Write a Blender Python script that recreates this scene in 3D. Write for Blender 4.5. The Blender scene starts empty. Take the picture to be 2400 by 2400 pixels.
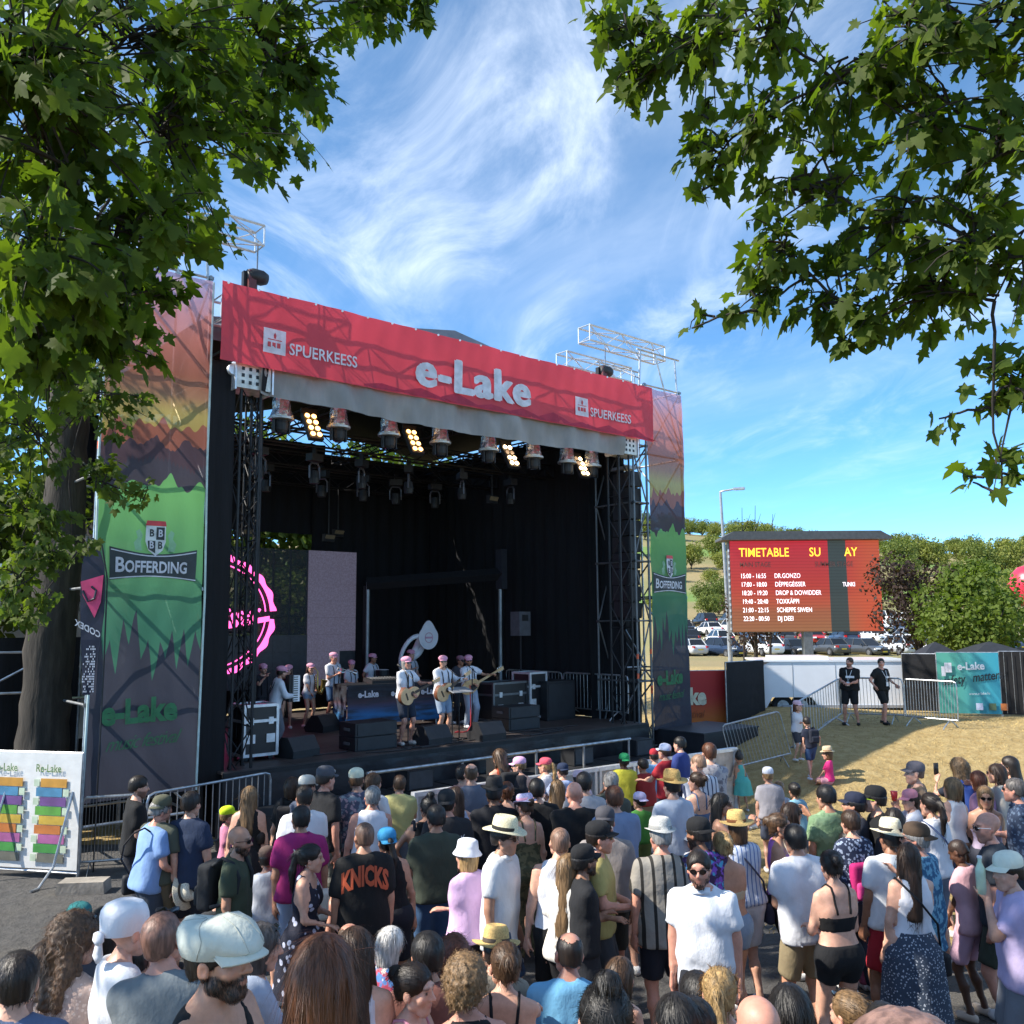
import bpy, math, random
import numpy as np
from mathutils import Matrix, Vector
# ---------------------------------------------------------------- camera, sky, sun, exposure
scene = bpy.context.scene
COL = scene.collection
FPX, CZ = 2100.0, 3.5
PITCH, ROLL = math.atan(260 / 2100), 0.0071
_f = np.array([0, math.cos(PITCH), math.sin(PITCH)])
_u = np.array([0, -math.sin(PITCH), math.cos(PITCH)])
_r = np.array([1.0, 0, 0])
RT = math.cos(ROLL) * _r - math.sin(ROLL) * _u
UP = math.sin(ROLL) * _r + math.cos(ROLL) * _u
CAM = np.array([0, 0, CZ])
cam_d = bpy.data.cameras.new('camera')
cam_d.sensor_width = 36
cam_d.lens = 36 * FPX / 2400
cam_d.clip_start, cam_d.clip_end = 0.05, 4000
cam = bpy.data.objects.new('camera', cam_d)
COL.objects.link(cam)
cam.matrix_world = Matrix(((RT[0], UP[0], -_f[0], 0), (RT[1], UP[1], -_f[1], 0), (RT[2], UP[2], -_f[2], CZ), (0, 0, 0, 1)))
scene.camera = cam
SUN_EL, SUN_TO = math.radians(43), np.array([-0.98, -0.20])     # horizontal direction towards the sun
SUN_ROT = math.atan2(SUN_TO[0], SUN_TO[1])
wd = bpy.data.worlds.new('World'); scene.world = wd; wd.use_nodes = True
def world():
    nt = wd.node_tree; N = nt.nodes; L = nt.links; N.clear()
    out = N.new('ShaderNodeOutputWorld'); bg = N.new('ShaderNodeBackground'); bg.inputs[1].default_value = 0.15
    sky = N.new('ShaderNodeTexSky'); sky.sky_type = 'NISHITA'; sky.sun_disc = False
    sky.sun_elevation = SUN_EL; sky.sun_rotation = SUN_ROT; sky.air_density = 0.45; sky.dust_density = 0.0; sky.ozone_density = 3.5
    tc = N.new('ShaderNodeTexCoord'); sp = N.new('ShaderNodeSeparateXYZ'); L.new(tc.outputs['Generated'], sp.inputs[0])
    zc = N.new('ShaderNodeMath'); zc.operation = 'MAXIMUM'; L.new(sp.outputs[2], zc.inputs[0]); zc.inputs[1].default_value = 0.05
    dv = []
    for k in (0, 1):                                             # a cloud layer: direction divided by its height
        m = N.new('ShaderNodeMath'); m.operation = 'DIVIDE'; L.new(sp.outputs[k], m.inputs[0]); L.new(zc.outputs[0], m.inputs[1]); dv.append(m)
    cb = N.new('ShaderNodeCombineXYZ'); L.new(dv[0].outputs[0], cb.inputs[0]); L.new(dv[1].outputs[0], cb.inputs[1])
    mp = N.new('ShaderNodeMapping'); mp.inputs['Rotation'].default_value = (0, 0, 0.05); mp.inputs['Scale'].default_value = (1.05, 0.42, 1); mp.inputs['Location'].default_value = (1.9, 0.35, 0)
    L.new(cb.outputs[0], mp.inputs[0])
    def noise(scale, det, rough, dist, src):
        n = N.new('ShaderNodeTexNoise'); n.inputs['Scale'].default_value = scale; n.inputs['Detail'].default_value = det
        n.inputs['Roughness'].default_value = rough; n.inputs['Distortion'].default_value = dist; L.new(src.outputs[0], n.inputs['Vector']); return n
    def ramp(src, a, b, hi=1.0):
        m = N.new('ShaderNodeMapRange'); m.interpolation_type = 'SMOOTHSTEP'; L.new(src.outputs[0], m.inputs[0])
        m.inputs[1].default_value = a; m.inputs[2].default_value = b; m.inputs[4].default_value = hi; return m
    def mul(a, b):
        m = N.new('ShaderNodeMath'); m.operation = 'MULTIPLY'; L.new(a.outputs[0], m.inputs[0]); L.new(b.outputs[0], m.inputs[1]); return m
    big = ramp(noise(0.85, 2, .5, .3, cb), .28, .58)
    wisp = ramp(noise(1.9, 9, .63, 1.1, mp), .40, .86, .72)
    veil = ramp(noise(1.1, 6, .6, .6, mp), .36, .90, .36)
    veil.inputs[3].default_value = .05; a = mul(wisp, big)
    ad = N.new('ShaderNodeMath'); ad.operation = 'ADD'; ad.use_clamp = True; L.new(a.outputs[0], ad.inputs[0]); L.new(veil.outputs[0], ad.inputs[1])
    fade = ramp(sp, .06, .40)
    L.new(sp.outputs[2], fade.inputs[0])
    al = mul(ad, fade)
    hs = N.new('ShaderNodeHueSaturation'); hs.inputs['Saturation'].default_value = 1.16; hs.inputs['Hue'].default_value = 0.488; hs.inputs['Value'].default_value = 1.0; L.new(sky.outputs[0], hs.inputs['Color'])
    mx = N.new('ShaderNodeMix'); mx.data_type = 'RGBA'; L.new(al.outputs[0], mx.inputs[0]); L.new(hs.outputs[0], mx.inputs[6]); mx.inputs[7].default_value = (4.3, 4.7, 5.3, 1)
    L.new(mx.outputs[2], bg.inputs[0]); L.new(bg.outputs[0], out.inputs[0])
world()
sun_d = bpy.data.lights.new('sun', 'SUN'); sun_d.energy = 3.7; sun_d.angle = math.radians(0.53); sun_d.color = (1.0, 0.93, 0.82)
sun = bpy.data.objects.new('sun', sun_d); COL.objects.link(sun)
_sd = Vector((SUN_TO[0] * math.cos(SUN_EL), SUN_TO[1] * math.cos(SUN_EL), math.sin(SUN_EL)))
sun.rotation_euler = (_sd).to_track_quat('Z', 'Y').to_euler(); sun.location = (-20, -5, 30)
vs = scene.view_settings; vs.view_transform = 'Standard'; vs.look = 'None'; vs.exposure = 1.25; vs.gamma = 1.0; vs.use_curve_mapping = False
scene.cycles.use_denoising = True
scene.cycles.max_bounces = 8; scene.cycles.transparent_max_bounces = 24; scene.cycles.sample_clamp_indirect = 6
# ---------------------------------------------------------------- pixel of the photograph -> point of the place
def ray(u, v): return _f + (u - 1200) / FPX * RT + (1200 - v) / FPX * UP
def atz(u, v, z): d = ray(u, v); return CAM + d * ((z - CZ) / d[2])
def aty(u, v, y): d = ray(u, v); return CAM + d * (y / d[1])
SA = math.radians(40.67); E1 = np.array([math.cos(SA), math.sin(SA), 0]); E2 = np.array([-math.sin(SA), math.cos(SA), 0]); S0 = np.array([-4.4745, 15.2214, 0])
DECK = 1.13
def ST(s, d, z=0): return S0 + E1 * s + E2 * d + np.array([0, 0, z])        # stage frame: along the front, into the depth, up
def stf(u, v, d=0.0):                                                        # pixel on the vertical plane at stage depth d -> (s, z)
    r = ray(u, v); t = ((S0 - CAM) @ E2 + d) / (r @ E2); P = CAM + r * t; return (P - S0) @ E1, P[2]
def stz(u, v, z=DECK): P = atz(u, v, z); return (P - S0) @ E1, (P - S0) @ E2
def sm(x): x = np.clip(x, 0, 1); return x * x * (3 - 2 * x)
def ground_z(x, y):
    x = np.asarray(x, float); y = np.asarray(y, float)
    bank = 1.85 * np.clip((6.3 - y) / 4.6, 0, 1)
    mound = .97 * sm((y - 15.2) / 6.2) * sm((x - 2.2 - .12 * (y - 15)) / 4.2)
    mound = mound + .05 * np.sin(x * .9 + y * .5) * sm((y - 15) / 4) * sm((x - 4) / 3)
    far = np.interp(y, [30, 60, 78, 110, 160, 230, 330, 420, 900], [0, -.35, -.45, 2.1, 6.5, 15.5, 31, 37, 39])
    roll = sm((y - 150) / 150) * (4.5 * np.sin(x * .011 + 1.9) + 2.0 * np.sin(x * .029 + .4))
    return bank + mound + far + roll
def gz(x, y): return float(ground_z(x, y))
# ---------------------------------------------------------------- mesh helpers
class MB:
    def __init__(s): s.v = []; s.f = []; s.n = 0
    def add(s, v, f):
        v = np.asarray(v, float).reshape(-1, 3); s.v.append(v); s.f += [tuple(int(i) + s.n for i in q) for q in f]; s.n += len(v); return s
    def box(s, c, sz, rz=0.0, R=None, taper=1.0):
        x, y, z = [k / 2 for k in sz]
        v = np.array([(-x, -y, -z), (x, -y, -z), (x, y, -z), (-x, y, -z), (-x * taper, -y * taper, z), (x * taper, -y * taper, z), (x * taper, y * taper, z), (-x * taper, y * taper, z)])
        if rz: R = np.array([[math.cos(rz), -math.sin(rz), 0], [math.sin(rz), math.cos(rz), 0], [0, 0, 1]])
        if R is not None: v = v @ np.asarray(R).T
        return s.add(v + np.asarray(c), [(3, 2, 1, 0), (4, 5, 6, 7), (0, 1, 5, 4), (1, 2, 6, 5), (2, 3, 7, 6), (3, 0, 4, 7)])
    def tube(s, p, q, r, n=6, r2=None): return s.path([p, q], [r, r if r2 is None else r2], n)
    def path(s, pts, rad, n=6, cap=True):
        pts = np.asarray(pts, float); m = len(pts); rad = np.broadcast_to(np.asarray(rad, float), (m,))
        T = np.gradient(pts, axis=0); T /= np.linalg.norm(T, axis=1)[:, None] + 1e-9
        ref = np.array([0, 0, 1.0]) if abs(T[0][2]) < .9 else np.array([1.0, 0, 0])
        V = []
        a = np.cross(T[0], ref); a /= np.linalg.norm(a)
        an = np.arange(n) * 2 * math.pi / n
        for i in range(m):
            a = a - T[i] * (a @ T[i]); a /= np.linalg.norm(a) + 1e-9; b = np.cross(T[i], a)
            V.append(pts[i] + rad[i] * (np.cos(an)[:, None] * a + np.sin(an)[:, None] * b))
        f = [(i * n + j, i * n + (j + 1) % n, (i + 1) * n + (j + 1) % n, (i + 1) * n + j) for i in range(m - 1) for j in range(n)]
        if cap: f += [tuple(range(n - 1, -1, -1)), tuple(range((m - 1) * n, m * n))]
        return s.add(np.concatenate(V), f)
    def lathe(s, prof, n=16, c=(0, 0, 0), sx=1, sy=1, R=None):
        an = np.arange(n) * 2 * math.pi / n
        V = np.concatenate([np.stack([r * np.cos(an) * sx, r * np.sin(an) * sy, np.full(n, z)], 1) for r, z in prof])
        if R is not None: V = V @ np.asarray(R).T
        m = len(prof); f = [(i * n + j, i * n + (j + 1) % n, (i + 1) * n + (j + 1) % n, (i + 1) * n + j) for i in range(m - 1) for j in range(n)]
        f += [tuple(range(n - 1, -1, -1)), tuple(range((m - 1) * n, m * n))]
        return s.add(V + np.asarray(c), f)
    def prism(s, poly, h0, h1, M=None):                      # polygon (x, y) raised from h0 to h1; M maps to place
        p = np.asarray(poly, float); n = len(p)
        V = np.concatenate([np.c_[p, np.full(n, h0)], np.c_[p, np.full(n, h1)]])
        if M is not None: V = V @ np.asarray(M)[:3, :3].T + np.asarray(M)[:3, 3]
        return s.add(V, [tuple(range(n - 1, -1, -1)), tuple(range(n, 2 * n))] + [(i, (i + 1) % n, n + (i + 1) % n, n + i) for i in range(n)])
    def grid(s, fn, nu, nv):
        V = np.array([fn(i / nu, j / nv) for j in range(nv + 1) for i in range(nu + 1)])
        return s.add(V, [(j * (nu + 1) + i, j * (nu + 1) + i + 1, (j + 1) * (nu + 1) + i + 1, (j + 1) * (nu + 1) + i) for j in range(nv) for i in range(nu)])
    def data(s): return (np.concatenate(s.v), s.f)
def mesh(name, V, Fc, m=None, smooth=False, col=None):
    me = bpy.data.meshes.new(name)
    if isinstance(Fc, np.ndarray):
        nf, k = Fc.shape
        me.vertices.add(len(V)); me.vertices.foreach_set('co', np.asarray(V, np.float32).ravel())
        me.loops.add(nf * k); me.loops.foreach_set('vertex_index', Fc.astype(np.int32).ravel())
        me.polygons.add(nf); me.polygons.foreach_set('loop_start', np.arange(0, nf * k, k, dtype=np.int32)); me.update(calc_edges=True); me.validate()
    else:
        me.from_pydata(np.asarray(V).tolist(), [], Fc); me.update()
    if smooth: me.polygons.foreach_set('use_smooth', np.ones(len(me.polygons), bool))
    if col is not None:
        at = me.attributes.new('Col', 'FLOAT_COLOR', 'POINT'); at.data.foreach_set('color', np.c_[col, np.ones(len(V))].astype(np.float32).ravel())
    if m is not None: me.materials.append(m)
    return me
def tag(o, label=None, cat=None, group=None, kind=None):
    for k, x in (('label', label), ('category', cat), ('group', group), ('kind', kind)):
        if x: o[k] = x
    return o
def put(name, me, parent=None, loc=None, rz=0.0, color=None):
    o = bpy.data.objects.new(name, me); COL.objects.link(o)
    if parent is not None: o.parent = parent
    if loc is not None: o.location = [float(x) for x in loc]
    if rz: o.rotation_euler = (0, 0, rz)
    if color is not None: o.color = (*color[:3], 1)
    return o
def thing(name, label, cat, loc=(0, 0, 0), rz=0.0, group=None):
    o = put(name, None, None, loc, rz); o.empty_display_size = .1
    return tag(o, label, cat, group)
def obj(name, mb, m, parent=None, smooth=False, color=None, loc=None, rz=0.0):    # vertices in the parent's frame (or the world's: origin then at the base)
    V, Fc = mb.data() if isinstance(mb, MB) else mb
    V = np.asarray(V)
    if parent is None and loc is None:
        c = (V.min(0) + V.max(0)) / 2; c[2] = V[:, 2].min(); V = V - c; loc = c
    return put(name, mesh(name, V, Fc, m, smooth), parent, loc, rz, color)
def dup(o, parent=None, loc=None, rz=None, label=None, color=None):
    c = o.copy(); COL.objects.link(c); c.parent = parent
    if loc is not None: c.location = [float(x) for x in loc]
    if rz is not None: c.rotation_euler = (0, 0, rz)
    if label: c['label'] = label
    for ch in o.children: dup(ch, c)
    return c
def tint(o, col, names):
    for ch in o.children:
        if ch.name.split('.')[0] in names: ch.color = (*col, 1)
        tint(ch, col, names)
# ---------------------------------------------------------------- materials
MATS = {}
def srgb(h):
    h = h.lstrip('#'); c = [int(h[i:i + 2], 16) / 255 for i in (0, 2, 4)]
    return tuple(((x + .055) / 1.055) ** 2.4 if x > .04045 else x / 12.92 for x in c)
def newmat(name):
    m = bpy.data.materials.new(name); m.use_nodes = True; nt = m.node_tree
    return m, nt.nodes, nt.links, nt.nodes['Principled BSDF']
def nz(N, L, scale, det=4, src='Object', rough=.55, stretch=None):
    tc = N.new('ShaderNodeTexCoord'); n = N.new('ShaderNodeTexNoise'); n.inputs['Scale'].default_value = scale; n.inputs['Detail'].default_value = det; n.inputs['Roughness'].default_value = rough
    s = tc.outputs[src]
    if stretch:
        mp = N.new('ShaderNodeMapping'); mp.inputs['Scale'].default_value = stretch; L.new(s, mp.inputs[0]); s = mp.outputs[0]
    L.new(s, n.inputs['Vector']); return n
def bump(N, L, b, src, dist, strength=.6):
    bp = N.new('ShaderNodeBump'); bp.inputs['Distance'].default_value = dist; bp.inputs['Strength'].default_value = strength
    L.new(src, bp.inputs['Height']); L.new(bp.outputs[0], b.inputs['Normal']); return bp
def mixc(N, L, fac, a, b, mode='MIX'):
    mx = N.new('ShaderNodeMix'); mx.data_type = 'RGBA'; mx.blend_type = mode
    for k, x in ((0, fac), (6, a), (7, b)):
        if hasattr(x, 'links') or isinstance(x, bpy.types.NodeSocket): L.new(x, mx.inputs[k])
        elif k == 0: mx.inputs[0].default_value = x
        else: mx.inputs[k].default_value = (*x[:3], 1)
    return mx.outputs[2]
def rampf(N, L, src, a, b, smooth=True):
    m = N.new('ShaderNodeMapRange'); m.interpolation_type = 'SMOOTHSTEP' if smooth else 'LINEAR'; L.new(src, m.inputs[0]); m.inputs[1].default_value = a; m.inputs[2].default_value = b; return m.outputs[0]
def M(name, col=(.5, .5, .5), rough=.6, metal=0.0, var=.18, scale=6.0, bmp=0.0, bscale=40.0, emit=None, use_obj=False, transl=0.0, alpha=1.0, stretch=None, coat=0.0):
    if name in MATS: return MATS[name]
    m, N, L, b = newmat(name)
    n = nz(N, L, scale, 5, stretch=stretch)
    f = rampf(N, L, n.outputs[0], .3, .7)
    base = col
    if use_obj:
        oi = N.new('ShaderNodeObjectInfo'); base = oi.outputs['Color']
    dark = mixc(N, L, 1.0, base, (1 - var,) * 3, 'MULTIPLY'); lite = mixc(N, L, 1.0, base, (1 + var * .6,) * 3, 'MULTIPLY')
    c = mixc(N, L, f, dark, lite); L.new(c, b.inputs['Base Color'])
    b.inputs['Roughness'].default_value = rough; b.inputs['Metallic'].default_value = metal
    if coat: b.inputs['Coat Weight'].default_value = coat
    if bmp: bump(N, L, b, nz(N, L, bscale, 4, stretch=stretch).outputs[0], bmp)
    if emit: b.inputs['Emission Color'].default_value = (*emit[:3], 1); b.inputs['Emission Strength'].default_value = emit[3]
    if transl or alpha < 1:
        out = N['Material Output']; sh = b.outputs[0]
        if transl:
            t = N.new('ShaderNodeBsdfTranslucent'); L.new(c, t.inputs[0]); x = N.new('ShaderNodeMixShader'); x.inputs[0].default_value = transl; L.new(sh, x.inputs[1]); L.new(t.outputs[0], x.inputs[2]); sh = x.outputs[0]
        if alpha < 1:
            t = N.new('ShaderNodeBsdfTransparent'); x = N.new('ShaderNodeMixShader'); x.inputs[0].default_value = alpha; L.new(t.outputs[0], x.inputs[1]); L.new(sh, x.inputs[2]); sh = x.outputs[0]
        L.new(sh, out.inputs[0])
    MATS[name] = m; return m
def ST_thing(name, label, cat, s, d, z=DECK, rot=0.0, group=None): return thing(name, label, cat, ST(s, d, z), SA + rot, group)
STEEL = M('galvanised steel', (.46, .48, .50), .42, .85, .3, 9, .0006, 60)
ALU = M('truss aluminium', (.66, .68, .71), .38, .45, .15, 10)
BLKM = M('black painted metal', (.012, .013, .016), .5, .2, .3, 8)
BLKC = M('black drape cloth', (.006, .0065, .009), .95, 0, .3, 3, .01, 6, stretch=(6, 6, .5))
BLKP = M('black plastic', (.014, .015, .018), .55, 0, .2, 12, .0008, 90)
WHITE = M('white print', (.78, .79, .82), .6, 0, .05)
def text_mesh(txt, size, M44, mat, name='lettering', parent=None, bold=0.0, shear=0.0, depth=.002, fn=None, align='LEFT', color=None, sx=1.0, space=1.0):
    cu = bpy.data.curves.new('t', 'FONT'); cu.body = txt; cu.size = size; cu.offset = bold; cu.shear = shear; cu.align_x = align; cu.resolution_u = 3; cu.space_character = space
    o = bpy.data.objects.new('t', cu); me = bpy.data.meshes.new_from_object(o)
    V = np.array([v.co[:] for v in me.vertices]).reshape(-1, 3); Fc = [tuple(p.vertices) for p in me.polygons]
    bpy.data.objects.remove(o); bpy.data.curves.remove(cu); bpy.data.meshes.remove(me)
    V[:, 0] *= sx
    if fn is not None: V = fn(V)
    else: V = V @ np.asarray(M44)[:3, :3].T + np.asarray(M44)[:3, 3]
    return obj(name, (V, Fc), mat, parent, color=color, loc=(0, 0, 0) if parent is None else None)
# ---------------------------------------------------------------- people: distance-field figures turned into one surface
def snet(Fv, o, h):
    S = Fv < 0; nx, ny, nz_ = Fv.shape
    A = [S[i:nx - 1 + i, j:ny - 1 + j, k:nz_ - 1 + k] for i in (0, 1) for j in (0, 1) for k in (0, 1)]
    cnt = sum(a.astype(np.int8) for a in A); act = (cnt > 0) & (cnt < 8)
    idx = np.argwhere(act)
    if len(idx) == 0: return np.zeros((0, 3)), np.zeros((0, 4), int)
    ids = -np.ones(act.shape, np.int64); ids[act] = np.arange(len(idx))
    acc = np.zeros((len(idx), 3)); w = np.zeros(len(idx))
    off = [(i, j, k) for i in (0, 1) for j in (0, 1) for k in (0, 1)]
    val = [Fv[idx[:, 0] + a, idx[:, 1] + b, idx[:, 2] + c] for a, b, c in off]
    for p in range(8):
        for ax in range(3):
            if off[p][ax]: continue
            q = off.index(tuple(off[p][t] + (t == ax) for t in range(3)))
            cr = (val[p] < 0) != (val[q] < 0)
            t = np.where(cr, val[p] / (val[p] - val[q] + 1e-12), 0)
            pos = np.array(off[p], float)[None].repeat(len(idx), 0); pos[:, ax] += t
            acc += pos * cr[:, None]; w += cr
    V = (idx + acc / w[:, None]) * h + o
    Q = []
    for ax in range(3):
        sl0 = [slice(1, -1)] * 3; sl1 = [slice(1, -1)] * 3; sl0[ax] = slice(0, -1); sl1[ax] = slice(1, None)
        a = S[tuple(sl0)]; b = S[tuple(sl1)]
        for flip in (0, 1):
            e = np.argwhere((a & ~b) if not flip else (~a & b))
            if len(e) == 0: continue
            e = e + np.array([0 if t == ax else 1 for t in range(3)])
            u, v = [(1, 2), (2, 0), (0, 1)][ax]
            du = np.zeros(3, int); du[u] = 1; dv = np.zeros(3, int); dv[v] = 1
            c = [e - du - dv, e - dv, e, e - du]
            q = np.stack([ids[x[:, 0], x[:, 1], x[:, 2]] for x in c], 1)
            Q.append(q if not flip else q[:, ::-1])
    Q = np.concatenate(Q); Q = Q[(Q >= 0).all(1)]
    for _ in range(1):                                            # one relaxing pass
        s = np.zeros_like(V); n = np.zeros(len(V))
        for i in range(4):
            np.add.at(s, Q[:, i], V[Q[:, (i + 1) % 4]]); np.add.at(n, Q[:, i], 1)
        V = V * .55 + .45 * s / np.maximum(n, 1)[:, None]
    return V, Q
def smin(a, b, k): h = np.clip(.5 + .5 * (b - a) / k, 0, 1); return b + (a - b) * h - k * h * (1 - h)
def rc(P, a, b, ra, rb, flat=1.0):
    a = np.asarray(a, np.float32); b = np.asarray(b, np.float32); d = b - a
    Q = P - a; t = np.clip((Q @ d) / (d @ d + 1e-9), 0, 1)
    R = Q - t[..., None] * d
    if flat != 1.0: R = R * np.array([1, flat, 1], np.float32)
    return np.sqrt((R * R).sum(-1)) - (ra + (rb - ra) * t)
def ell(P, c, r):
    r = np.asarray(r, np.float32); q = (P - np.asarray(c, np.float32)) / r; l = np.sqrt((q * q).sum(-1)); return (l - 1) * r.min()
def gridpts(lo, hi, h):
    ax = [np.arange(l, u + h, h, dtype=np.float32) for l, u in zip(lo, hi)]
    return np.stack(np.meshgrid(*ax, indexing='ij'), -1), np.array(lo, float)
def rot(rx=0, ry=0, rz=0):
    cx, sx, cy, sy, cz, sz = math.cos(rx), math.sin(rx), math.cos(ry), math.sin(ry), math.cos(rz), math.sin(rz)
    return np.array([[cz, -sz, 0], [sz, cz, 0], [0, 0, 1]]) @ np.array([[1, 0, 0], [0, cx, -sx], [0, sx, cx]]) @ np.array([[cy, 0, sy], [0, 1, 0], [-sy, 0, cy]])
_HD = {}
def head_tpl(h, fem):
    k = (h, fem)
    if k in _HD: return _HD[k]
    P, o = gridpts((-.105, -.135, -.14), (.105, .145, .15), h)
    j = .93 if fem else 1.0
    F = ell(P, (0, -.018, .045), (.077, .097, .083))
    F = smin(F, ell(P, (0, .022, -.03), (.06 * j, .07, .085)), .03)
    F = smin(F, rc(P, (-.018 * j, .062, -.098), (.018 * j, .062, -.098), .022 * j, .022 * j), .03)
    F = smin(F, rc(P, (-.052 * j, .005, -.06), (.052 * j, .005, -.06), .022, .022), .03)
    F = smin(F, rc(P, (-.036, .082, .034), (.036, .082, .034), .012, .012), .016)
    for s in (-1, 1):
        F = smin(F, ell(P, (s * .043, .058, -.022), (.022, .024, .024)), .02)
        F = -smin(-F, ell(P, (s * .033, .107, .012), (.02, .02, .014)), .010)
        F = np.minimum(F, rc(P, (s * .032, .074, .012), (s * .032, .074, .012), .0135, .0135))
        e = ell(P, (s * .079, -.008, -.006), (.013, .022, .034)); e = np.maximum(e, -ell(P, (s * .095, .0, -.004), (.011, .012, .02)))
        F = smin(F, e, .006)
    F = smin(F, rc(P, (0, .088, .02), (0, .113, -.022), .008, .0125), .010)
    for s in (-1, 1): F = smin(F, rc(P, (s * .011, .099, -.026), (s * .011, .099, -.026), .009, .009), .006)
    F = smin(F, rc(P, (-.016, .086, -.053), (.016, .086, -.053), .0075, .0075), .006)
    F = smin(F, rc(P, (-.013, .085, -.066), (.013, .085, -.066), .009, .009), .006)
    V, Q = snet(F, o, h)
    _HD[k] = (V, Q); return V, Q
def head_colors(V, skin, hairc, beard, fem, brow=True, lips=None):
    C = np.tile(np.array(skin, float), (len(V), 1))
    x, y, z = V.T; ax = np.abs(x)
    def mix(w, c): nonlocal C; w = np.clip(w, 0, 1)[:, None]; C = C * (1 - w) + np.array(c) * w
    red = np.array(skin) * np.array([1.02, .78, .74])
    mix(.5 * np.exp(-(((ax - .045) / .02) ** 2 + ((z + .02) / .018) ** 2)) * (y > .03), red)
    mix(.4 * np.exp(-((ax / .013) ** 2 + ((z + .02) / .014) ** 2)) * (y > .09), red)
    mix(.45 * (ax > .079), red)
    if beard:
        w = sm((-.02 - z + .35 * np.clip(.05 - y, -.02, .08)) / .02) * (y > -.02) * sm((.115 - y) / .01)
        mo = np.exp(-((ax / .03) ** 2 + ((z + .041) / .008) ** 2) ** 2) * (y > .07)
        w = np.maximum(w * (z < -.025), mo) * (1 - np.exp(-((ax / .022) ** 2 + ((z + .059) / .009) ** 2) ** 2))
        global BW; BW = w * beard; mix(w * beard * .85, np.array(hairc) * 1.1 + np.array(skin) * .04)
    lc = np.array(lips) if lips is not None else np.array(skin) * np.array([.88, .5, .5])
    mix((.75 if fem else .5) * np.exp(-((ax / .021) ** 2 + ((z + .059) / .0105) ** 2) ** 2) * (y > .075), lc)
    if brow: mix(.8 * np.exp(-((ax - .034) / .02) ** 4 - ((z - .036 + .1 * (ax - .034)) / .0065) ** 4) * (y > .06), np.array(hairc) * .7 + .002)
    r = np.sqrt((ax - .032) ** 2 + (z - .012) ** 2)
    eye = (y > .076) & (r < .0125) & (np.abs(z - .012) < .0075)
    C[eye] = (.36, .33, .31); C[eye & (r < .0062)] = (.02, .014, .01)
    mix(.55 * np.exp(-((ax - .032) / .017) ** 4 - ((z - .021) / .0045) ** 2) * (y > .07), (.03, .02, .015))
    return C
_HN = {}
def hand_tpl(h, grip):                                             # hand along +z from the wrist, palm facing +y, thumb to +x
    k = (h, grip)
    if k in _HN: return _HN[k]
    P, o = gridpts((-.075, -.05, -.03), (.085, .10, .21), h)
    F = rc(P, (-.012, 0, .0), (-.018, .004, .085), .024, .030, 1.6)
    F = smin(F, rc(P, (.012, 0, .0), (.022, .004, .085), .022, .026, 1.6), .02)
    for i, (x, ln) in enumerate(((-.036, .055), (-.013, .070), (.010, .075), (.033, .068))):
        a = np.array([x, .002, .088]); c = 1.25 if grip else .30; l1, l2, l3 = ln * .48, ln * .32, ln * .28
        d1 = np.array([x * .5, math.sin(c), math.cos(c)]); b = a + d1 * l1
        d2 = np.array([0, math.sin(c * 2.0), math.cos(c * 2.0)]); e = b + d2 * l2
        d3 = np.array([0, math.sin(c * 2.5), math.cos(c * 2.5)]); g = e + d3 * l3
        f = np.minimum(rc(P, a, b, .0105, .0098), np.minimum(rc(P, b, e, .0098, .009), rc(P, e, g, .009, .0078)))
        F = smin(F, f, .005)
    t = [(.03, .004, .025), (.056, .018, .06), (.058 if not grip else .035, .04, .088)]
    F = smin(F, np.minimum(rc(P, t[0], t[1], .016, .0125), rc(P, t[1], t[2], .012, .010)), .008)
    _HN[k] = snet(F, o, h); return _HN[k]
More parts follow.
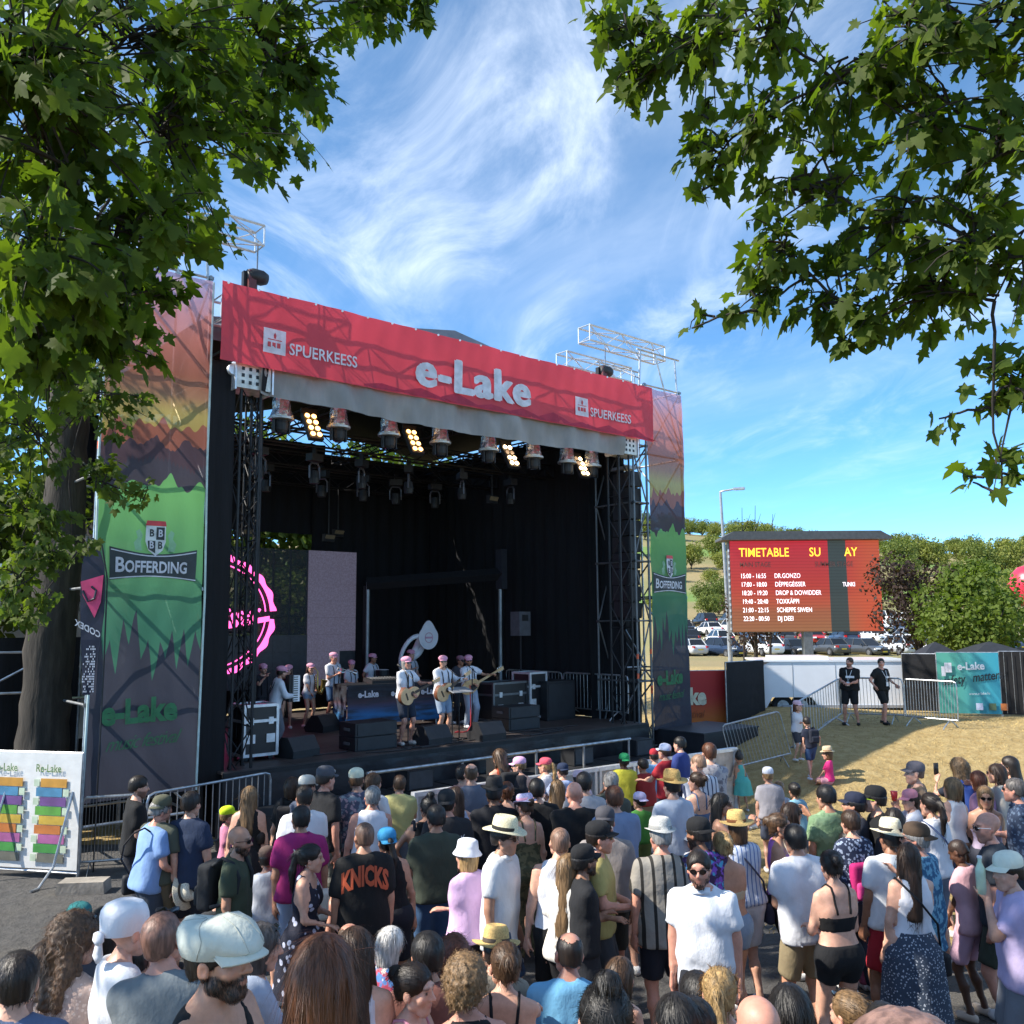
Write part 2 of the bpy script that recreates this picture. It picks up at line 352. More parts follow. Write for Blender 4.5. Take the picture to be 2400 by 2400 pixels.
def hair_mesh(kind, h, rnd, length=.32, hatted=False):
    long = kind in ('long', 'curlylong', 'pony', 'bob')
    lo = (-.17, -.24, -.12 - (length if long else .06)); hi = (.17, .15, .22)
    P, o = gridpts(lo, hi, h); x, y, z = P[..., 0], P[..., 1], P[..., 2]; ax = np.abs(x)
    ph = rnd.uniform(0, 6, 6); t = .010
    if kind in ('buzz', 'fringe'): t = .0022
    if hatted: t = min(t, .0045)
    if kind == 'curly' or kind == 'curlylong': t = .028
    if kind == 'short': t = .009 + .004 * rnd.rand()
    F = ell(P, (0, -.018, .045), (.0775 + t, .0975 + t, .084 + t))
    F = smin(F, ell(P, (0, -.04, -.01), (.068 + t * .6, .07 + t, .08 + t)), .02)
    face = np.minimum(ell(P, (0, .115, -.03), (.085, .075, .115)), 9)
    F = np.maximum(F, -face)
    side = z - (-.045 + .55 * np.clip(y + .06, 0, .2) + .004 * np.sin(x * 90 + ph[0]))
    if kind == 'fringe':
        F = np.maximum(F, -side); F = np.maximum(F, -ell(P, (0, .0, .125), (.058, .11, .05)) + .006 * np.sin(x * 70 + ph[4]) * np.sin(y * 50))
    elif kind in ('short', 'buzz', 'bun', 'topbun', 'pony', 'curly'):
        F = np.maximum(F, -side - (.02 if kind == 'curly' else 0))
    elif kind == 'bob':
        d = rc(P, (0, -.035, .02), (0, -.03, -.09), .092, .082); d = np.maximum(d, -.125 - z); d = np.maximum(d, -ell(P, (0, .13, -.06), (.072, .13, .15))); F = smin(F, d, .02)
    if kind in ('long', 'curlylong'):
        w = .05 if kind == 'long' else .085
        d = np.minimum(rc(P, (-w * .8, -.055, .03), (-w, -.105, -length), .052, .036), rc(P, (w * .8, -.055, .03), (w, -.105, -length), .052, .036))
        d = smin(d, rc(P, (0, -.06, .03), (0, -.115, -length), .06, .045), .03)
        d = np.minimum(d, rc(P, (-.074, -.02, .0), (-.098, -.03, -length * .62), .022, .016)); d = smin(d, rc(P, (.074, -.02, .0), (.098, -.03, -length * .62), .022, .016), .02)
        F = smin(F, d, .025)
    if kind == 'pony':
        F = np.minimum(F, rc(P, (0, -.10, .06), (0, -.145, .045), .02, .026)); F = smin(F, rc(P, (0, -.145, .045), (.01, -.17, -.10), .03, .034), .02); F = smin(F, rc(P, (.01, -.17, -.10), (.015, -.15, -length), .034, .014), .02)
    if kind == 'bun': F = smin(F, ell(P, (0, -.125, .065), (.045, .04, .042)), .012)
    if kind == 'topbun': F = smin(F, ell(P, (.0, -.06, .15), (.045, .045, .04)), .012)
    if kind in ('curly', 'curlylong'):
        F = F + .009 * np.sin(x * 95 + 2 * np.sin(z * 60 + ph[1])) * np.sin(y * 90 + ph[2] + 2 * np.sin(x * 55)) * np.sin(z * 85 + ph[3] + 1.5 * np.sin(y * 70)) + .006 * np.sin(x * 31 + ph[4]) * np.sin(z * 27 + ph[5])
    else:
        an = np.arctan2(x, -(y + .02)); F = F + (.0010 if kind != 'buzz' else .0004) * np.sin(an * 26 + ph[1] + 3 * np.sin(z * 18 + ph[2])) + .0012 * np.sin(an * 11 + z * 25 + ph[3])
    V, Q = snet(F, o, h)
    return V, Q
def strands(V, Q, kind, rnd, n, ln, w):
    e1 = V[Q[:, 1]] - V[Q[:, 0]]; e2 = V[Q[:, 3]] - V[Q[:, 0]]; N_ = np.cross(e1, e2); N_ /= np.linalg.norm(N_, axis=1)[:, None] + 1e-12
    k = rnd.randint(0, len(Q), n); f = rnd.rand(n, 2); p = V[Q[k, 0]] + e1[k] * f[:, :1] + e2[k] * f[:, 1:]; N_ = N_[k]
    down = np.array([0, -.15, -1.0]) if kind in ('long', 'curlylong', 'bob', 'pony') else None
    d = (p - np.array([0, -.01, .16])) if down is None else np.where((p[:, 2] > .03)[:, None], p - np.array([0, .02, .17]), down[None])
    if kind in ('bun', 'topbun', 'pony'): d = np.where((p[:, 2] > -.02)[:, None] & (p[:, 1] > -.10)[:, None], np.array([0, -.125, .06]) - p, d)
    d = d + rnd.normal(0, .02 if not kind.startswith('curl') else .06, d.shape); t = d - N_ * (d * N_).sum(1)[:, None]; t /= np.linalg.norm(t, axis=1)[:, None] + 1e-9; b = np.cross(t, N_)
    ln = ln * rnd.uniform(.5, 1.3, n)[:, None]; m = 4; R = []; cu = kind.startswith('curl'); ph = rnd.uniform(0, 6, n)[:, None]; lift = rnd.uniform(.0005, .004 if not cu else .012, n)[:, None]
    for j in range(m + 1):
        s = j / m; c = p + t * ln * s + N_ * (lift * math.sin(s * 2.4 + .5) + (.0 if down is None else -.0)) + np.array([0, 0, -1]) * ln * .12 * s * s
        if cu: c = c + b * .008 * np.sin(ph + s * 7) + N_ * .006 * np.cos(ph + s * 7)
        ww = w * (1 - .75 * s); R += [c - b * ww, c + b * ww]
    R = np.stack(R, 1).reshape(-1, 3); i = np.arange(n)[:, None] * (2 * (m + 1)); qs = np.concatenate([i + np.array([[2 * j, 2 * j + 1, 2 * j + 3, 2 * j + 2]]) for j in range(m)])
    return np.concatenate([V, R]), np.concatenate([Q, qs + len(V)])
def grain(name, s, bumpd, rough, stretch=(1, 1, 1), var=.35):
    return M(name, rough=rough, use_obj=True, var=var, scale=s, bmp=bumpd, bscale=s * 1.7, stretch=stretch)
HAIRM = grain('hair', 60, .004, .5, (1, 1, .14), .5)
CURLM = grain('curly hair', 70, .006, .55, (1, 1, .6), .5)
CLOTH = grain('cloth', 7, .022, .9, (1, 1, .6), .10)
SLICK = grain('smooth fabric', 5, .012, .7, (1, 1, 1), .08)
STRAWM = M('woven straw', rough=.8, use_obj=True, var=.3, scale=90, bmp=.003, bscale=160)
GLASSM = M('dark lenses', (.012, .010, .010), .12, 0, .1)
def skin_mat():
    m, N, L, b = newmat('skin'); at = N.new('ShaderNodeAttribute'); at.attribute_name = 'Col'
    n = nz(N, L, 30, 4); f = rampf(N, L, n.outputs[0], .3, .7)
    c = mixc(N, L, f, at.outputs[0], (0, 0, 0)); mx = N.new('ShaderNodeMix'); mx.data_type = 'RGBA'; mx.blend_type = 'MULTIPLY'
    d = mixc(N, L, f, (.90, .86, .84), (1.06, 1.02, 1.0)); mx.inputs[0].default_value = 1; L.new(at.outputs[0], mx.inputs[6]); L.new(d, mx.inputs[7]); L.new(mx.outputs[2], b.inputs['Base Color'])
    b.inputs['Roughness'].default_value = .5; b.inputs['Subsurface Weight'].default_value = .12; b.inputs['Subsurface Radius'].default_value = (.012, .005, .003); b.inputs['Subsurface Scale'].default_value = .6
    bump(N, L, b, nz(N, L, 160, 3).outputs[0], .0012)
    return m
SKIN = skin_mat()
def pattern(kind, a, bcol, scale=1.0, c3=None):
    key = f'print {kind} {a} {bcol} {scale} {c3}'
    if key in MATS: return MATS[key]
    m, N, L, b = newmat('printed cloth ' + kind); tc = N.new('ShaderNodeTexCoord'); A = srgb(a); B = srgb(bcol)
    if kind in ('vstripe', 'hstripe'):
        sp = N.new('ShaderNodeSeparateXYZ'); L.new(tc.outputs['Object'], sp.inputs[0])
        ma = N.new('ShaderNodeMath'); ma.operation = 'MULTIPLY'; ma.inputs[1].default_value = (95 if kind == 'vstripe' else 85) * scale; L.new(sp.outputs[0 if kind == 'vstripe' else 2], ma.inputs[0])
        si = N.new('ShaderNodeMath'); si.operation = 'SINE'; L.new(ma.outputs[0], si.inputs[0]); f = rampf(N, L, si.outputs[0], .55, .75)
    elif kind == 'floral':
        vo = N.new('ShaderNodeTexVoronoi'); vo.inputs['Scale'].default_value = 15 * scale; wn = nz(N, L, 14 * scale, 3)
        mx = N.new('ShaderNodeVectorMath'); mx.operation = 'MULTIPLY_ADD'; L.new(wn.outputs[1], mx.inputs[0]); mx.inputs[1].default_value = (.09 / scale,) * 3; L.new(tc.outputs['Object'], mx.inputs[2]); L.new(mx.outputs[0], vo.inputs[0])
        f = rampf(N, L, vo.outputs[0], .42, .34)
    elif kind == 'blot':
        f = rampf(N, L, nz(N, L, 13 * scale, 3).outputs[0], .47, .55)
    else:
        vo = N.new('ShaderNodeTexVoronoi'); vo.inputs['Scale'].default_value = 26 * scale; L.new(tc.outputs['Object'], vo.inputs[0]); f = rampf(N, L, vo.outputs[0], .32, .26)
    c = mixc(N, L, f, A, B)
    if c3: c = mixc(N, L, rampf(N, L, nz(N, L, 11 * scale, 2).outputs[0], .55, .62), c, srgb(c3))
    L.new(c, b.inputs['Base Color']); b.inputs['Roughness'].default_value = .85
    bump(N, L, b, nz(N, L, 9, 4).outputs[0], .03); MATS[key] = m; return m
def fit_wave(P, rnd, amp, n=5):
    f = 0
    for _ in range(n):
        k = rnd.normal(0, 1, 3) * np.array([18, 18, 12]); f = f + np.sin((P @ k.astype(np.float32)) + rnd.uniform(0, 6) + 1.4 * np.sin(P[..., 2] * rnd.uniform(8, 20) + rnd.uniform(0, 6)))
    return f * (amp / n)
ARMS = {'down': (.24, .04, .84), 'hold': (.07, .27, 1.10), 'cross': (-.09, .22, 1.17), 'phone': (.07, .32, 1.44), 'hip': (.20, .03, 1.00), 'pocket': (.21, .07, .87), 'behind': (.03, -.17, .97),
        'drink': (.05, .20, 1.47), 'chest': (.04, .22, 1.24), 'rail': (.14, .40, 1.15), 'up': (.22, .12, 1.95), 'lap': (.10, .34, .92), 'side': (.42, .12, 1.02), 'knee': (.16, .42, .95),
        'lowfront': (.06, .24, .92), 'reach': (.20, .52, 1.22), 'shoulder': (-.12, .16, 1.42), 'wide': (.5, .2, 1.15)}
def ik(S, T, l1, l2, hint):
    d = T - S; L = np.linalg.norm(d); mx = (l1 + l2) * .995
    if L > mx: T = S + d / L * mx; d = T - S; L = mx
    a = (l1 * l1 - l2 * l2 + L * L) / (2 * L); hh = math.sqrt(max(l1 * l1 - a * a, 0)); u = d / L
    hp = hint - u * (hint @ u); hp /= np.linalg.norm(hp) + 1e-9
    return S + u * a + hp * hh, T
def face_basis(z, ylike):
    z = z / np.linalg.norm(z); y = ylike - z * (z @ ylike); y /= np.linalg.norm(y) + 1e-9; return np.stack([np.cross(y, z), y, z], 1)
TONES = {'f': (.62, .36, .26), 'l': (.66, .41, .31), 't': (.48, .26, .17), 'b': (.30, .15, .09), 'd': (.10, .048, .028), 'r': (.58, .29, .21)}
HAIRC = {'k': (.012, .010, .009), 'd': (.016, .010, .007), 'b': (.045, .023, .012), 'm': (.085, .045, .022), 'l': (.20, .12, .055), 'y': (.40, .26, .11), 'g': (.26, .25, .24), 'w': (.62, .60, .57), 'r': (.12, .035, .015), 's': (.09, .08, .075), 'a': (.10, .035, .014)}
def person(loc, face, label, H=1.75, dist=9.0, fem=0, top=('tee', '888888'), bot=('shorts', '333344'), hair=('short', 'd'), hat=None, arms=None, skin='f', beard=0.0, glasses=None, head=(0, 0), shoes='d8d8d8',
           seat=None, walk=0.0, lean=0.0, hands=None, group=None, build=1.0, hair_len=.32, name='person', legs=None, straps=None, kid=0, lips=None, seed=None, hh=None, still=0):
    rnd = np.random.RandomState((seed if seed is not None else abs(hash_(label))) % 99991)
    root = thing(name, label, 'person', loc, face, group)
    if arms is None: arms = [('down', 'down'), ('hold', 'hold'), ('cross', 'cross'), ('pocket', 'pocket'), ('hip', 'down'), ('down', 'phone'), ('behind', 'behind'), ('hold', 'drink'), ('down', 'down')][rnd.choice(9, p=[.26, .22, .1, .1, .06, .07, .04, .06, .09])]
    k = H / 1.75; hs = (1.0 if H > 1.5 else 1.0 + .42 * (1.5 - H)) * (k if H > 1.5 else max(k, .86 * 1.0 * (k ** .45)))
    if H <= 1.5: hs = max(.80, min(1, .86 + .1 * (H - 1.2)))
    sk = np.array(TONES[skin]) * rnd.uniform(.92, 1.08); hc = np.array(HAIRC[hair[1]] if len(hair[1]) == 1 else srgb(hair[1]))
    if hair[0] == 'buzz': hc = .5 * hc + .5 * sk * .55
    h = float(np.clip(.0034 * dist, .0205, .036)); bw = build
    sh = (.152 if fem else .176) * (.5 + .5 * bw); hipw = (.088 if fem else .085)
    base_h = 1.75 - (.235 * hs / k - .235)
    # skeleton in metres for 1.75 m, scaled by k at the end
    pz = .95; py = 0.0
    if seat is not None: pz = .13 + seat
    if kid: sh *= .94
    if head == (0, 0): head = (rnd.normal(0, .2), rnd.normal(0, .06))
    if lean == 0 and not still: lean = abs(rnd.normal(0, .035))
    Rt = rot(-lean, 0 if still else rnd.normal(0, .035), 0 if still else rnd.normal(0, .10)); px_ = 0 if still or seat is not None else rnd.normal(0, .022); pel = np.array([px_, py, pz])
    TF = lambda p: pel + Rt @ np.asarray(p, float)
    hips = [np.array([s * .09 + px_, py, pz - .04]) for s in (-1, 1)]; knees, anks = [], []
    for i, s in enumerate((-1, 1)):
        if seat is not None:
            kz = max(seat + .10, .30); knees.append(np.array([s * .13, py + .42, kz])); anks.append(np.array([s * .13, py + .40 + rnd.uniform(-.05, .1), kz - .41]))
        else:
            st = walk * s; sp = rnd.uniform(.10, .145) + (.035 if build > 1.15 else 0)
            a = np.array([s * sp, -.02 + st * .30, .085]); K, a = ik(hips[i], a, .44, .42, np.array([0, 1.0, 0])); knees.append(K); anks.append(a)
    if legs == 'cross':
        for i, s in enumerate((-1, 1)): knees[i] = np.array([s * .32, .25, .12]); anks[i] = np.array([-s * .08, .30, .06])
    shd = [TF((s * sh, 0, .455)) for s in (-1, 1)]; elb, wri = [], []
    for i, s in enumerate((-1, 1)):
        t = arms[i]; T = np.array(ARMS[t] if isinstance(t, str) else t, float); T = T * np.array([s, 1, 1]) + rnd.normal(0, .012, 3)
        if isinstance(t, str): T = TF(T - np.array([0, 0, .95]))
        hint = np.array([s * .5, -.6, -.6]) if not (isinstance(t, str) and t == 'hip') else np.array([s * 1.0, -.5, 0])
        e, w = ik(shd[i], T, .285, .255, hint); elb.append(e); wri.append(w)
    neck0, neck1 = TF((0, -.012, .47)), TF((0, .012, .575)); hc0 = TF((0, .028, .660)) if hs == k else TF((0, .028, .560 + .100 * hs / k))
    def torso(P, g=0.0, loose=0.0):                                   # g grows every radius, loose fills the waist
        Q = (P - pel.astype(np.float32)) @ Rt.astype(np.float32)
        hr, wr, cr = (.118, .100, .118) if fem else (.113, .112, .128)
        hr, wr, cr = hr * bw + g, wr * bw + g + loose, cr * (.4 + .6 * bw) + g
        F = rc(Q, (-hipw, -.01, -.01), (hipw, -.01, -.01), hr, hr, 1.12)
        F = smin(F, rc(Q, (-.042 - loose * .5, .005, .15), (.042 + loose * .5, .005, .15), wr, wr, 1.12), .10)
        F = smin(F, rc(Q, (-.068, .005, .335), (.068, .005, .335), cr, cr, 1.15), .09)
        F = smin(F, rc(Q, (-sh + .045, -.005, .447), (sh - .045, -.005, .447), .056 + g, .056 + g), .06)
        F = smin(F, rc(Q, (-.035, -.022, .50), (.035, -.022, .50), .046 + g, .046 + g), .10)
        if fem and not kid:
            for s in (-1, 1): F = smin(F, rc(Q, (s * .068, .075, .30), (s * .068, .075, .30), .062 + g, .062 + g), .04)
        return F, Q
    def arm(P, i, g=0.0, to=1.0, gl=0.0):
        am = (.85 if fem else 1.0) * (.5 + .5 * bw)
        F = rc(P, shd[i], elb[i], .054 * am + g, .041 * am + g + gl)
        if to > 1.01: F = smin(F, rc(P, elb[i], wri[i], .041 * am + g + gl, .028 * am + g + gl), .02)
        return F
    def leg(P, i, g=0.0, gl=0.0):
        F = rc(P, hips[i], knees[i], .092 * (.4 + .6 * bw) + g, .056 + g + gl); c = knees[i] * .62 + anks[i] * .38 + np.array([0, -.02, 0])
        F = smin(F, rc(P, knees[i], anks[i], .053 + g + gl, .038 + g + gl), .03); return smin(F, rc(P, c, c, .056 + g, .056 + g), .04)
    def foot(P, i, g=0.0):
        d = np.array([.02 * (-1, 1)[i], .15, 0]); a = anks[i] + np.array([0, -.03, -.045]); b = a + d
        if legs == 'cross': b = a + np.array([(1, -1)[i] * .12, .08, 0])
        return np.maximum(rc(P, a, b, .038 + g, .036 + g), (anks[i][2] - .085) - P[..., 2])
    pts = np.array(knees + anks + elb + wri + shd + hips + [neck1]); lo = pts.min(0) - .16; hi = pts.max(0) + .16; lo[2] = min(a[2] for a in anks) - .10
    if lean < .12: hi[2] = max(hi[2] - .1, neck1[2] + .06)
    P, o = gridpts(lo, hi, h / k)
    F, _ = torso(P)
    F = smin(F, rc(P, neck0, neck1, .058 if not fem else .049, .054 if not fem else .045), .03)
    for i in (0, 1):
        F = smin(F, arm(P, i, 0, 2), .025); F = smin(F, np.minimum(leg(P, i), foot(P, i)), .03)
    V, Q = snet(F, o, h / k)
    C = np.tile(sk, (len(V), 1)); parts_v = [V]; parts_q = [Q]; parts_c = [C]; n = len(V)
    hres = .0058 if dist < 4 else (.0085 if dist < 7 else (.0148 if dist < 11.5 else .018))
    HVt, HQ = head_tpl(hres, fem); HC = head_colors(HVt, sk, hc, beard, fem, True, lips)
    Rh = Rt @ rot(head[1], 0, head[0]); hk = hs / k
    HV = (HVt * hk) @ Rh.T + hc0
    parts_v.append(HV); parts_q.append(HQ + n); parts_c.append(HC); n += len(HV)
    if beard > .5 and dist < 9:
        mk = (BW > .35)[HQ].all(1)
        if mk.sum() > 5: bv_, bq_ = strands(HVt, HQ[mk], 'short', rnd, int(np.clip(5200 / dist ** 1.3, 150, 1800)), .016, .0010 * max(1, dist / 3.2)); bq_ = bq_[mk.sum():]; us = np.unique(bq_); re_ = np.zeros(len(bv_), int); re_[us] = np.arange(len(us)); put('beard', mesh('beard', ((bv_[us] * hk) @ Rh.T + hc0) * k, re_[bq_], HAIRM, True), root, color=hc)
    nres = .0085 if dist < 4 else (.0135 if dist < 12 else .016)
    for i, s in enumerate((-1, 1)):
        gv, gq = hand_tpl(nres, 1 if (hands and hands[i]) else 0)
        dirv = wri[i] - elb[i]; B = face_basis(dirv, np.array([-s * .9, .3, .0]) if abs(dirv[2]) > .15 else np.array([0, .1, -1.0]))
        gv2 = gv * np.array([s, 1, 1.0]) * (.92 if fem else 1.0)
        q = gq if s > 0 else gq[:, ::-1]
        gv2 = gv2 @ B.T + wri[i] - dirv / np.linalg.norm(dirv) * .012
        parts_v.append(gv2); parts_q.append(q + n); parts_c.append(np.tile(sk * np.array([1.0, .94, .92]), (len(gv2), 1))); n += len(gv2)
    V = np.concatenate(parts_v); Q = np.concatenate(parts_q); C = np.concatenate(parts_c)
    def cmat(spec):
        c = spec[1]
        if isinstance(c, tuple): return pattern(*c), None
        return CLOTH, srgb(c)
    def add(nm, Fg, mat, color, hh=None):
        cov.append(Fg); v, q = snet(Fg, o, h / k)
        if dist < 6:
            for _ in range(3):
                s_ = np.zeros_like(v); n_ = np.zeros(len(v))
                for i_ in range(4): np.add.at(s_, q[:, i_], v[q[:, (i_ + 1) % 4]]); np.add.at(n_, q[:, i_], 1)
                v = v * .5 + .5 * s_ / np.maximum(n_, 1)[:, None]
        if len(q): put(nm, mesh(nm, v * k, q, mat, True), root, color=color)
    cov = []
    # ---- garments
    kind = top[0] if top else None; fold = fit_wave(P, rnd, .013)
    if bot and kind != 'dress':
        bk = bot[0]; m, c = cmat(bot)
        if bk in ('shorts', 'trousers', 'hotpants', 'leggings'):
            g = {'shorts': .014, 'trousers': .013, 'hotpants': .010, 'leggings': .005}[bk]; gl = {'shorts': .020, 'trousers': .018, 'hotpants': .016, 'leggings': 0}[bk]
            cvd = kind in ('tee', 'shirt', 'polo', 'longtee') and (len(top) < 3 or top[2] < 0)
            Fg, Qt = torso(P, g if not cvd else .004); Fg = np.maximum(Fg, Qt[..., 2] - (.02 if kind in ('tee', 'shirt', 'polo', 'longtee') and fem == 0 else .10))
            for i in (0, 1):
                f = leg(P, i, g, gl) + fold * .7
                if cvd: f = np.maximum(f, P[..., 2] - (hips[i][2] + .02)) if seat is None else f
                if bk in ('shorts', 'hotpants'):
                    d = knees[i] - hips[i]; fr = 1.02 if bk == 'shorts' else .36; cut = ((P - hips[i].astype(np.float32)) @ (d / np.linalg.norm(d)).astype(np.float32)) - fr * np.linalg.norm(d) + (0.06 if bk == 'shorts' else 0); f = np.maximum(f, cut)
                else: f = np.maximum(f, (anks[i][2] - .03) - P[..., 2]) if seat is None else f
                Fg = smin(Fg, f, .03)
            add('trousers' if bk in ('trousers', 'leggings') else 'shorts', Fg, m, c)
        elif bk in ('skirt', 'longskirt', 'miniskirt'):
            hem = {'skirt': .52, 'longskirt': .10, 'miniskirt': .64}[bk]; mb = MB(); nn = 28; ph = rnd.uniform(0, 6, 3)
            def sk_(u, v):
                a = u * 2 * math.pi; z = (pz + .11) * (1 - v) + hem * v; r = .150 + .062 * min(v * 6, 1) + (.09 if bk != 'miniskirt' else .03) * v; r *= 1 + .07 * v * math.sin(a * 7 + ph[0] + math.sin(v * 3)) + .04 * v * math.sin(a * 4 + ph[1])
                return (r * 1.05 * math.cos(a), r * .86 * math.sin(a) - .005, z)
            mb.grid(sk_, nn, 12); v_, f_ = mb.data(); put('skirt', mesh('skirt', v_ * k, f_, m, True), root, color=c)
    if kind:
        m, c = cmat(top); g = {'tank': .006, 'strap': .006, 'bandeau': .006, 'vest': .012, 'dress': .010}.get(kind, .014); loose = .02 if kind in ('tee', 'shirt', 'polo', 'longtee') else (.0 if fem else .008)
        Fg, Qt = torso(P, g, loose * (.6 if fem else 1)); hz = top[2] if len(top) > 2 else {'tank': .02, 'strap': .02, 'bandeau': .17, 'dress': -.1, 'shirt': -.10, 'crop': .15}.get(kind, -.055)
        if kind in ('tee', 'shirt', 'polo', 'longtee', 'crop'):
            if hz < 0: Fg = smin(Fg, rc(Qt, (-.06, 0, hz - .05), (.06, 0, hz - .05), (.125 if fem else .122) * bw + g + .024, (.125 if fem else .122) * bw + g + .024, 1.12), .08)
            for i in (0, 1):
                fr = 1.7 if kind == 'longtee' else (top[3] if len(top) > 3 else .72); d = elb[i] - shd[i]; L_ = np.linalg.norm(d); f = arm(P, i, .012, 2 if kind == 'longtee' else 1, .022 if kind != 'longtee' else .01)
                if kind != 'longtee': f = np.maximum(f, ((P - shd[i].astype(np.float32)) @ (d / L_).astype(np.float32)) - fr * L_)
                else: f = np.maximum(f, ((P - wri[i].astype(np.float32)) @ ((wri[i] - elb[i]) / np.linalg.norm(wri[i] - elb[i])).astype(np.float32)) + .01)
                Fg = smin(Fg, f, .03)
            Fg = Fg + fold
            Fg = np.maximum(Fg, -rc(Qt, (0, .02, .555), (0, .03, .64), .078 if fem else .070, .10))
        else:
            Fg = Fg + fold * .4; qx = Qt * np.array([1, 1, 1], np.float32); qx = np.stack([np.abs(Qt[..., 0]), Qt[..., 1], Qt[..., 2]], -1)
            if kind in ('bandeau', 'strap'): Fg = np.maximum(Fg, Qt[..., 2] - .335 - .35 * np.clip(Qt[..., 1], -.05, .12))
            else:
                Fg = np.maximum(Fg, -rc(Qt, (0, .06, .50), (0, .04, .66), .095, .11))
                w_ = .02 if kind == 'vest' else 0; Fg = np.maximum(Fg, -rc(qx, (sh + .035 + w_, 0, .37 + w_), (sh + .03 + w_, 0, .60), .078, .085))
            if kind == 'strap':
                mb = MB()
                for s in (-1, 1):
                    th = np.linspace(-.25, math.pi + .30, 13); rr_ = np.linspace(.03, .26, 60, dtype=np.float32); pts_ = []
                    for a_ in th:
                        q_ = np.stack([np.full(60, s * (.082 - .012 * max(0, a_ - 1.6))), rr_ * math.cos(a_), .36 + rr_ * math.sin(a_)], 1); w_ = np.array([TF(x_) for x_ in q_], np.float32); d_ = torso(w_)[0]; pts_.append(w_[min(int(np.argmax(d_ > 0)), 59)] if (d_ > 0).any() else w_[-1])
                    mb.path(pts_, .0095, 5)
                v_, f_ = mb.data(); put('shoulder_strap', mesh('shoulder_strap', v_ * k, f_, m, True), root, color=c)
        Fg = np.maximum(Fg, hz - Qt[..., 2])
        add({'dress': 'dress', 'tank': 'tank_top', 'strap': 'strap_top', 'bandeau': 'crop_top', 'vest': 'sleeveless_shirt', 'shirt': 'shirt', 'polo': 'polo_shirt'}.get(kind, 't_shirt'), Fg , m, c)
        if kind == 'polo' or kind == 'shirt':
            mb = MB(); mb.lathe([(.080, -.006), (.098, -.004), (.080, .046), (.071, .044), (.072, .0)], 16, (0, 0, 0)); cv, cf = mb.data(); cv = (cv @ rot(.30, 0, 0).T + np.array([0, -.002, .484])) @ Rt.T + pel
            put('collar', mesh('collar', cv * k, cf, m, True), root, color=c)
        if kind == 'dress':
            hem = bot[1] if bot and not isinstance(bot[1], str) else .5; mb = MB(); ph = rnd.uniform(0, 6, 3)
            def dr(u, v):
                a = u * 2 * math.pi; z = (pz + .14) * (1 - v) + hem * v; r = .135 + .075 * min(v * 4, 1) + .08 * v; r *= 1 + .07 * v * math.sin(a * 7 + ph[0] + math.sin(v * 3)) + .04 * v * math.sin(a * 4 + ph[1])
                return (r * 1.05 * math.cos(a), r * .86 * math.sin(a), z)
            mb.grid(dr, 28, 12); v_, f_ = mb.data(); put('skirt', mesh('skirt', v_ * k, f_, m, True), root, color=c)
    if shoes and seat is None:
        for i in (0, 1):
            a = anks[i]; l2 = np.array([a[0] - .11, a[1] - .13, a[2] - .11]); P2, o2 = gridpts(l2, l2 + np.array([.22, .36, .15]), max(.012, h * .7) / k)
            v, q = snet(np.maximum(foot(P2, i, .012), P2[..., 2] - (a[2] - .002)), o2, max(.012, h * .7) / k); put('shoe', mesh('shoe', v * k, q, SLICK, True), root, color=srgb(shoes))
    keep = np.ones(len(V), bool)                                      # skin far inside the clothes is left out
    if cov:
        nb = len(parts_v[0]); ii = np.clip(np.round((V[:nb] - o) / (h / k)).astype(int), 0, np.array(P.shape[:3]) - 1)
        keep[:nb] = np.min([c_[ii[:, 0], ii[:, 1], ii[:, 2]] for c_ in cov], 0) > -max(.014, .6 * h)
    Q = Q[keep[Q].any(1)]; used = np.zeros(len(V), bool); used[Q.ravel()] = True; mp_ = np.cumsum(used) - 1
    put('body', mesh('body', V[used] * k, mp_[Q], SKIN, True, C[used]), root)
    # ---- hair, hats, glasses in the head's frame
    T4 = np.eye(4); T4[:3, :3] = Rh * hs; T4[:3, 3] = hc0 * k
    ap = lambda v: np.asarray(v) @ T4[:3, :3].T + T4[:3, 3]
    if hair[0] != 'none':
        hr_ = hh if hh else (.0075 if dist < 4 else (.0105 if dist < 7 else (.0155 if dist < 11.5 else .018)))
        v, q = hair_mesh(hair[0], hr_, rnd, hair_len, bool(hat))
        if hat and hat[0] != 'bandana': kp = v[q[:, 0], 2] < .085; q = q[kp]
        ns = int(np.clip(7600 / dist ** 1.35, 110, 2000)) * (0 if hair[0] in ('buzz', 'fringe') else 1)
        if ns and dist < 13.5: v, q = strands(v, q, hair[0], rnd, ns if not hat else ns // 3, {'short': .022, 'fringe': .016, 'curly': .035, 'long': .12, 'curlylong': .07, 'bob': .07, 'pony': .08}.get(hair[0], .05), .0011 * max(1, dist / 3.2))
        if hat and hair[0] in ('curly', 'curlylong', 'short', 'long', 'bob', 'pony'):
            z = v[:, 2]; s_ = np.where(z > .05, .93, 1.0); v = v * np.stack([s_, s_, np.where(z > .08, .93, 1)], 1)
        put('hair', mesh('hair', ap(v), q, CURLM if hair[0].startswith('curl') else HAIRM, True), root, color=hc)
    if hat: add_hat(root, hat, ap, dist)
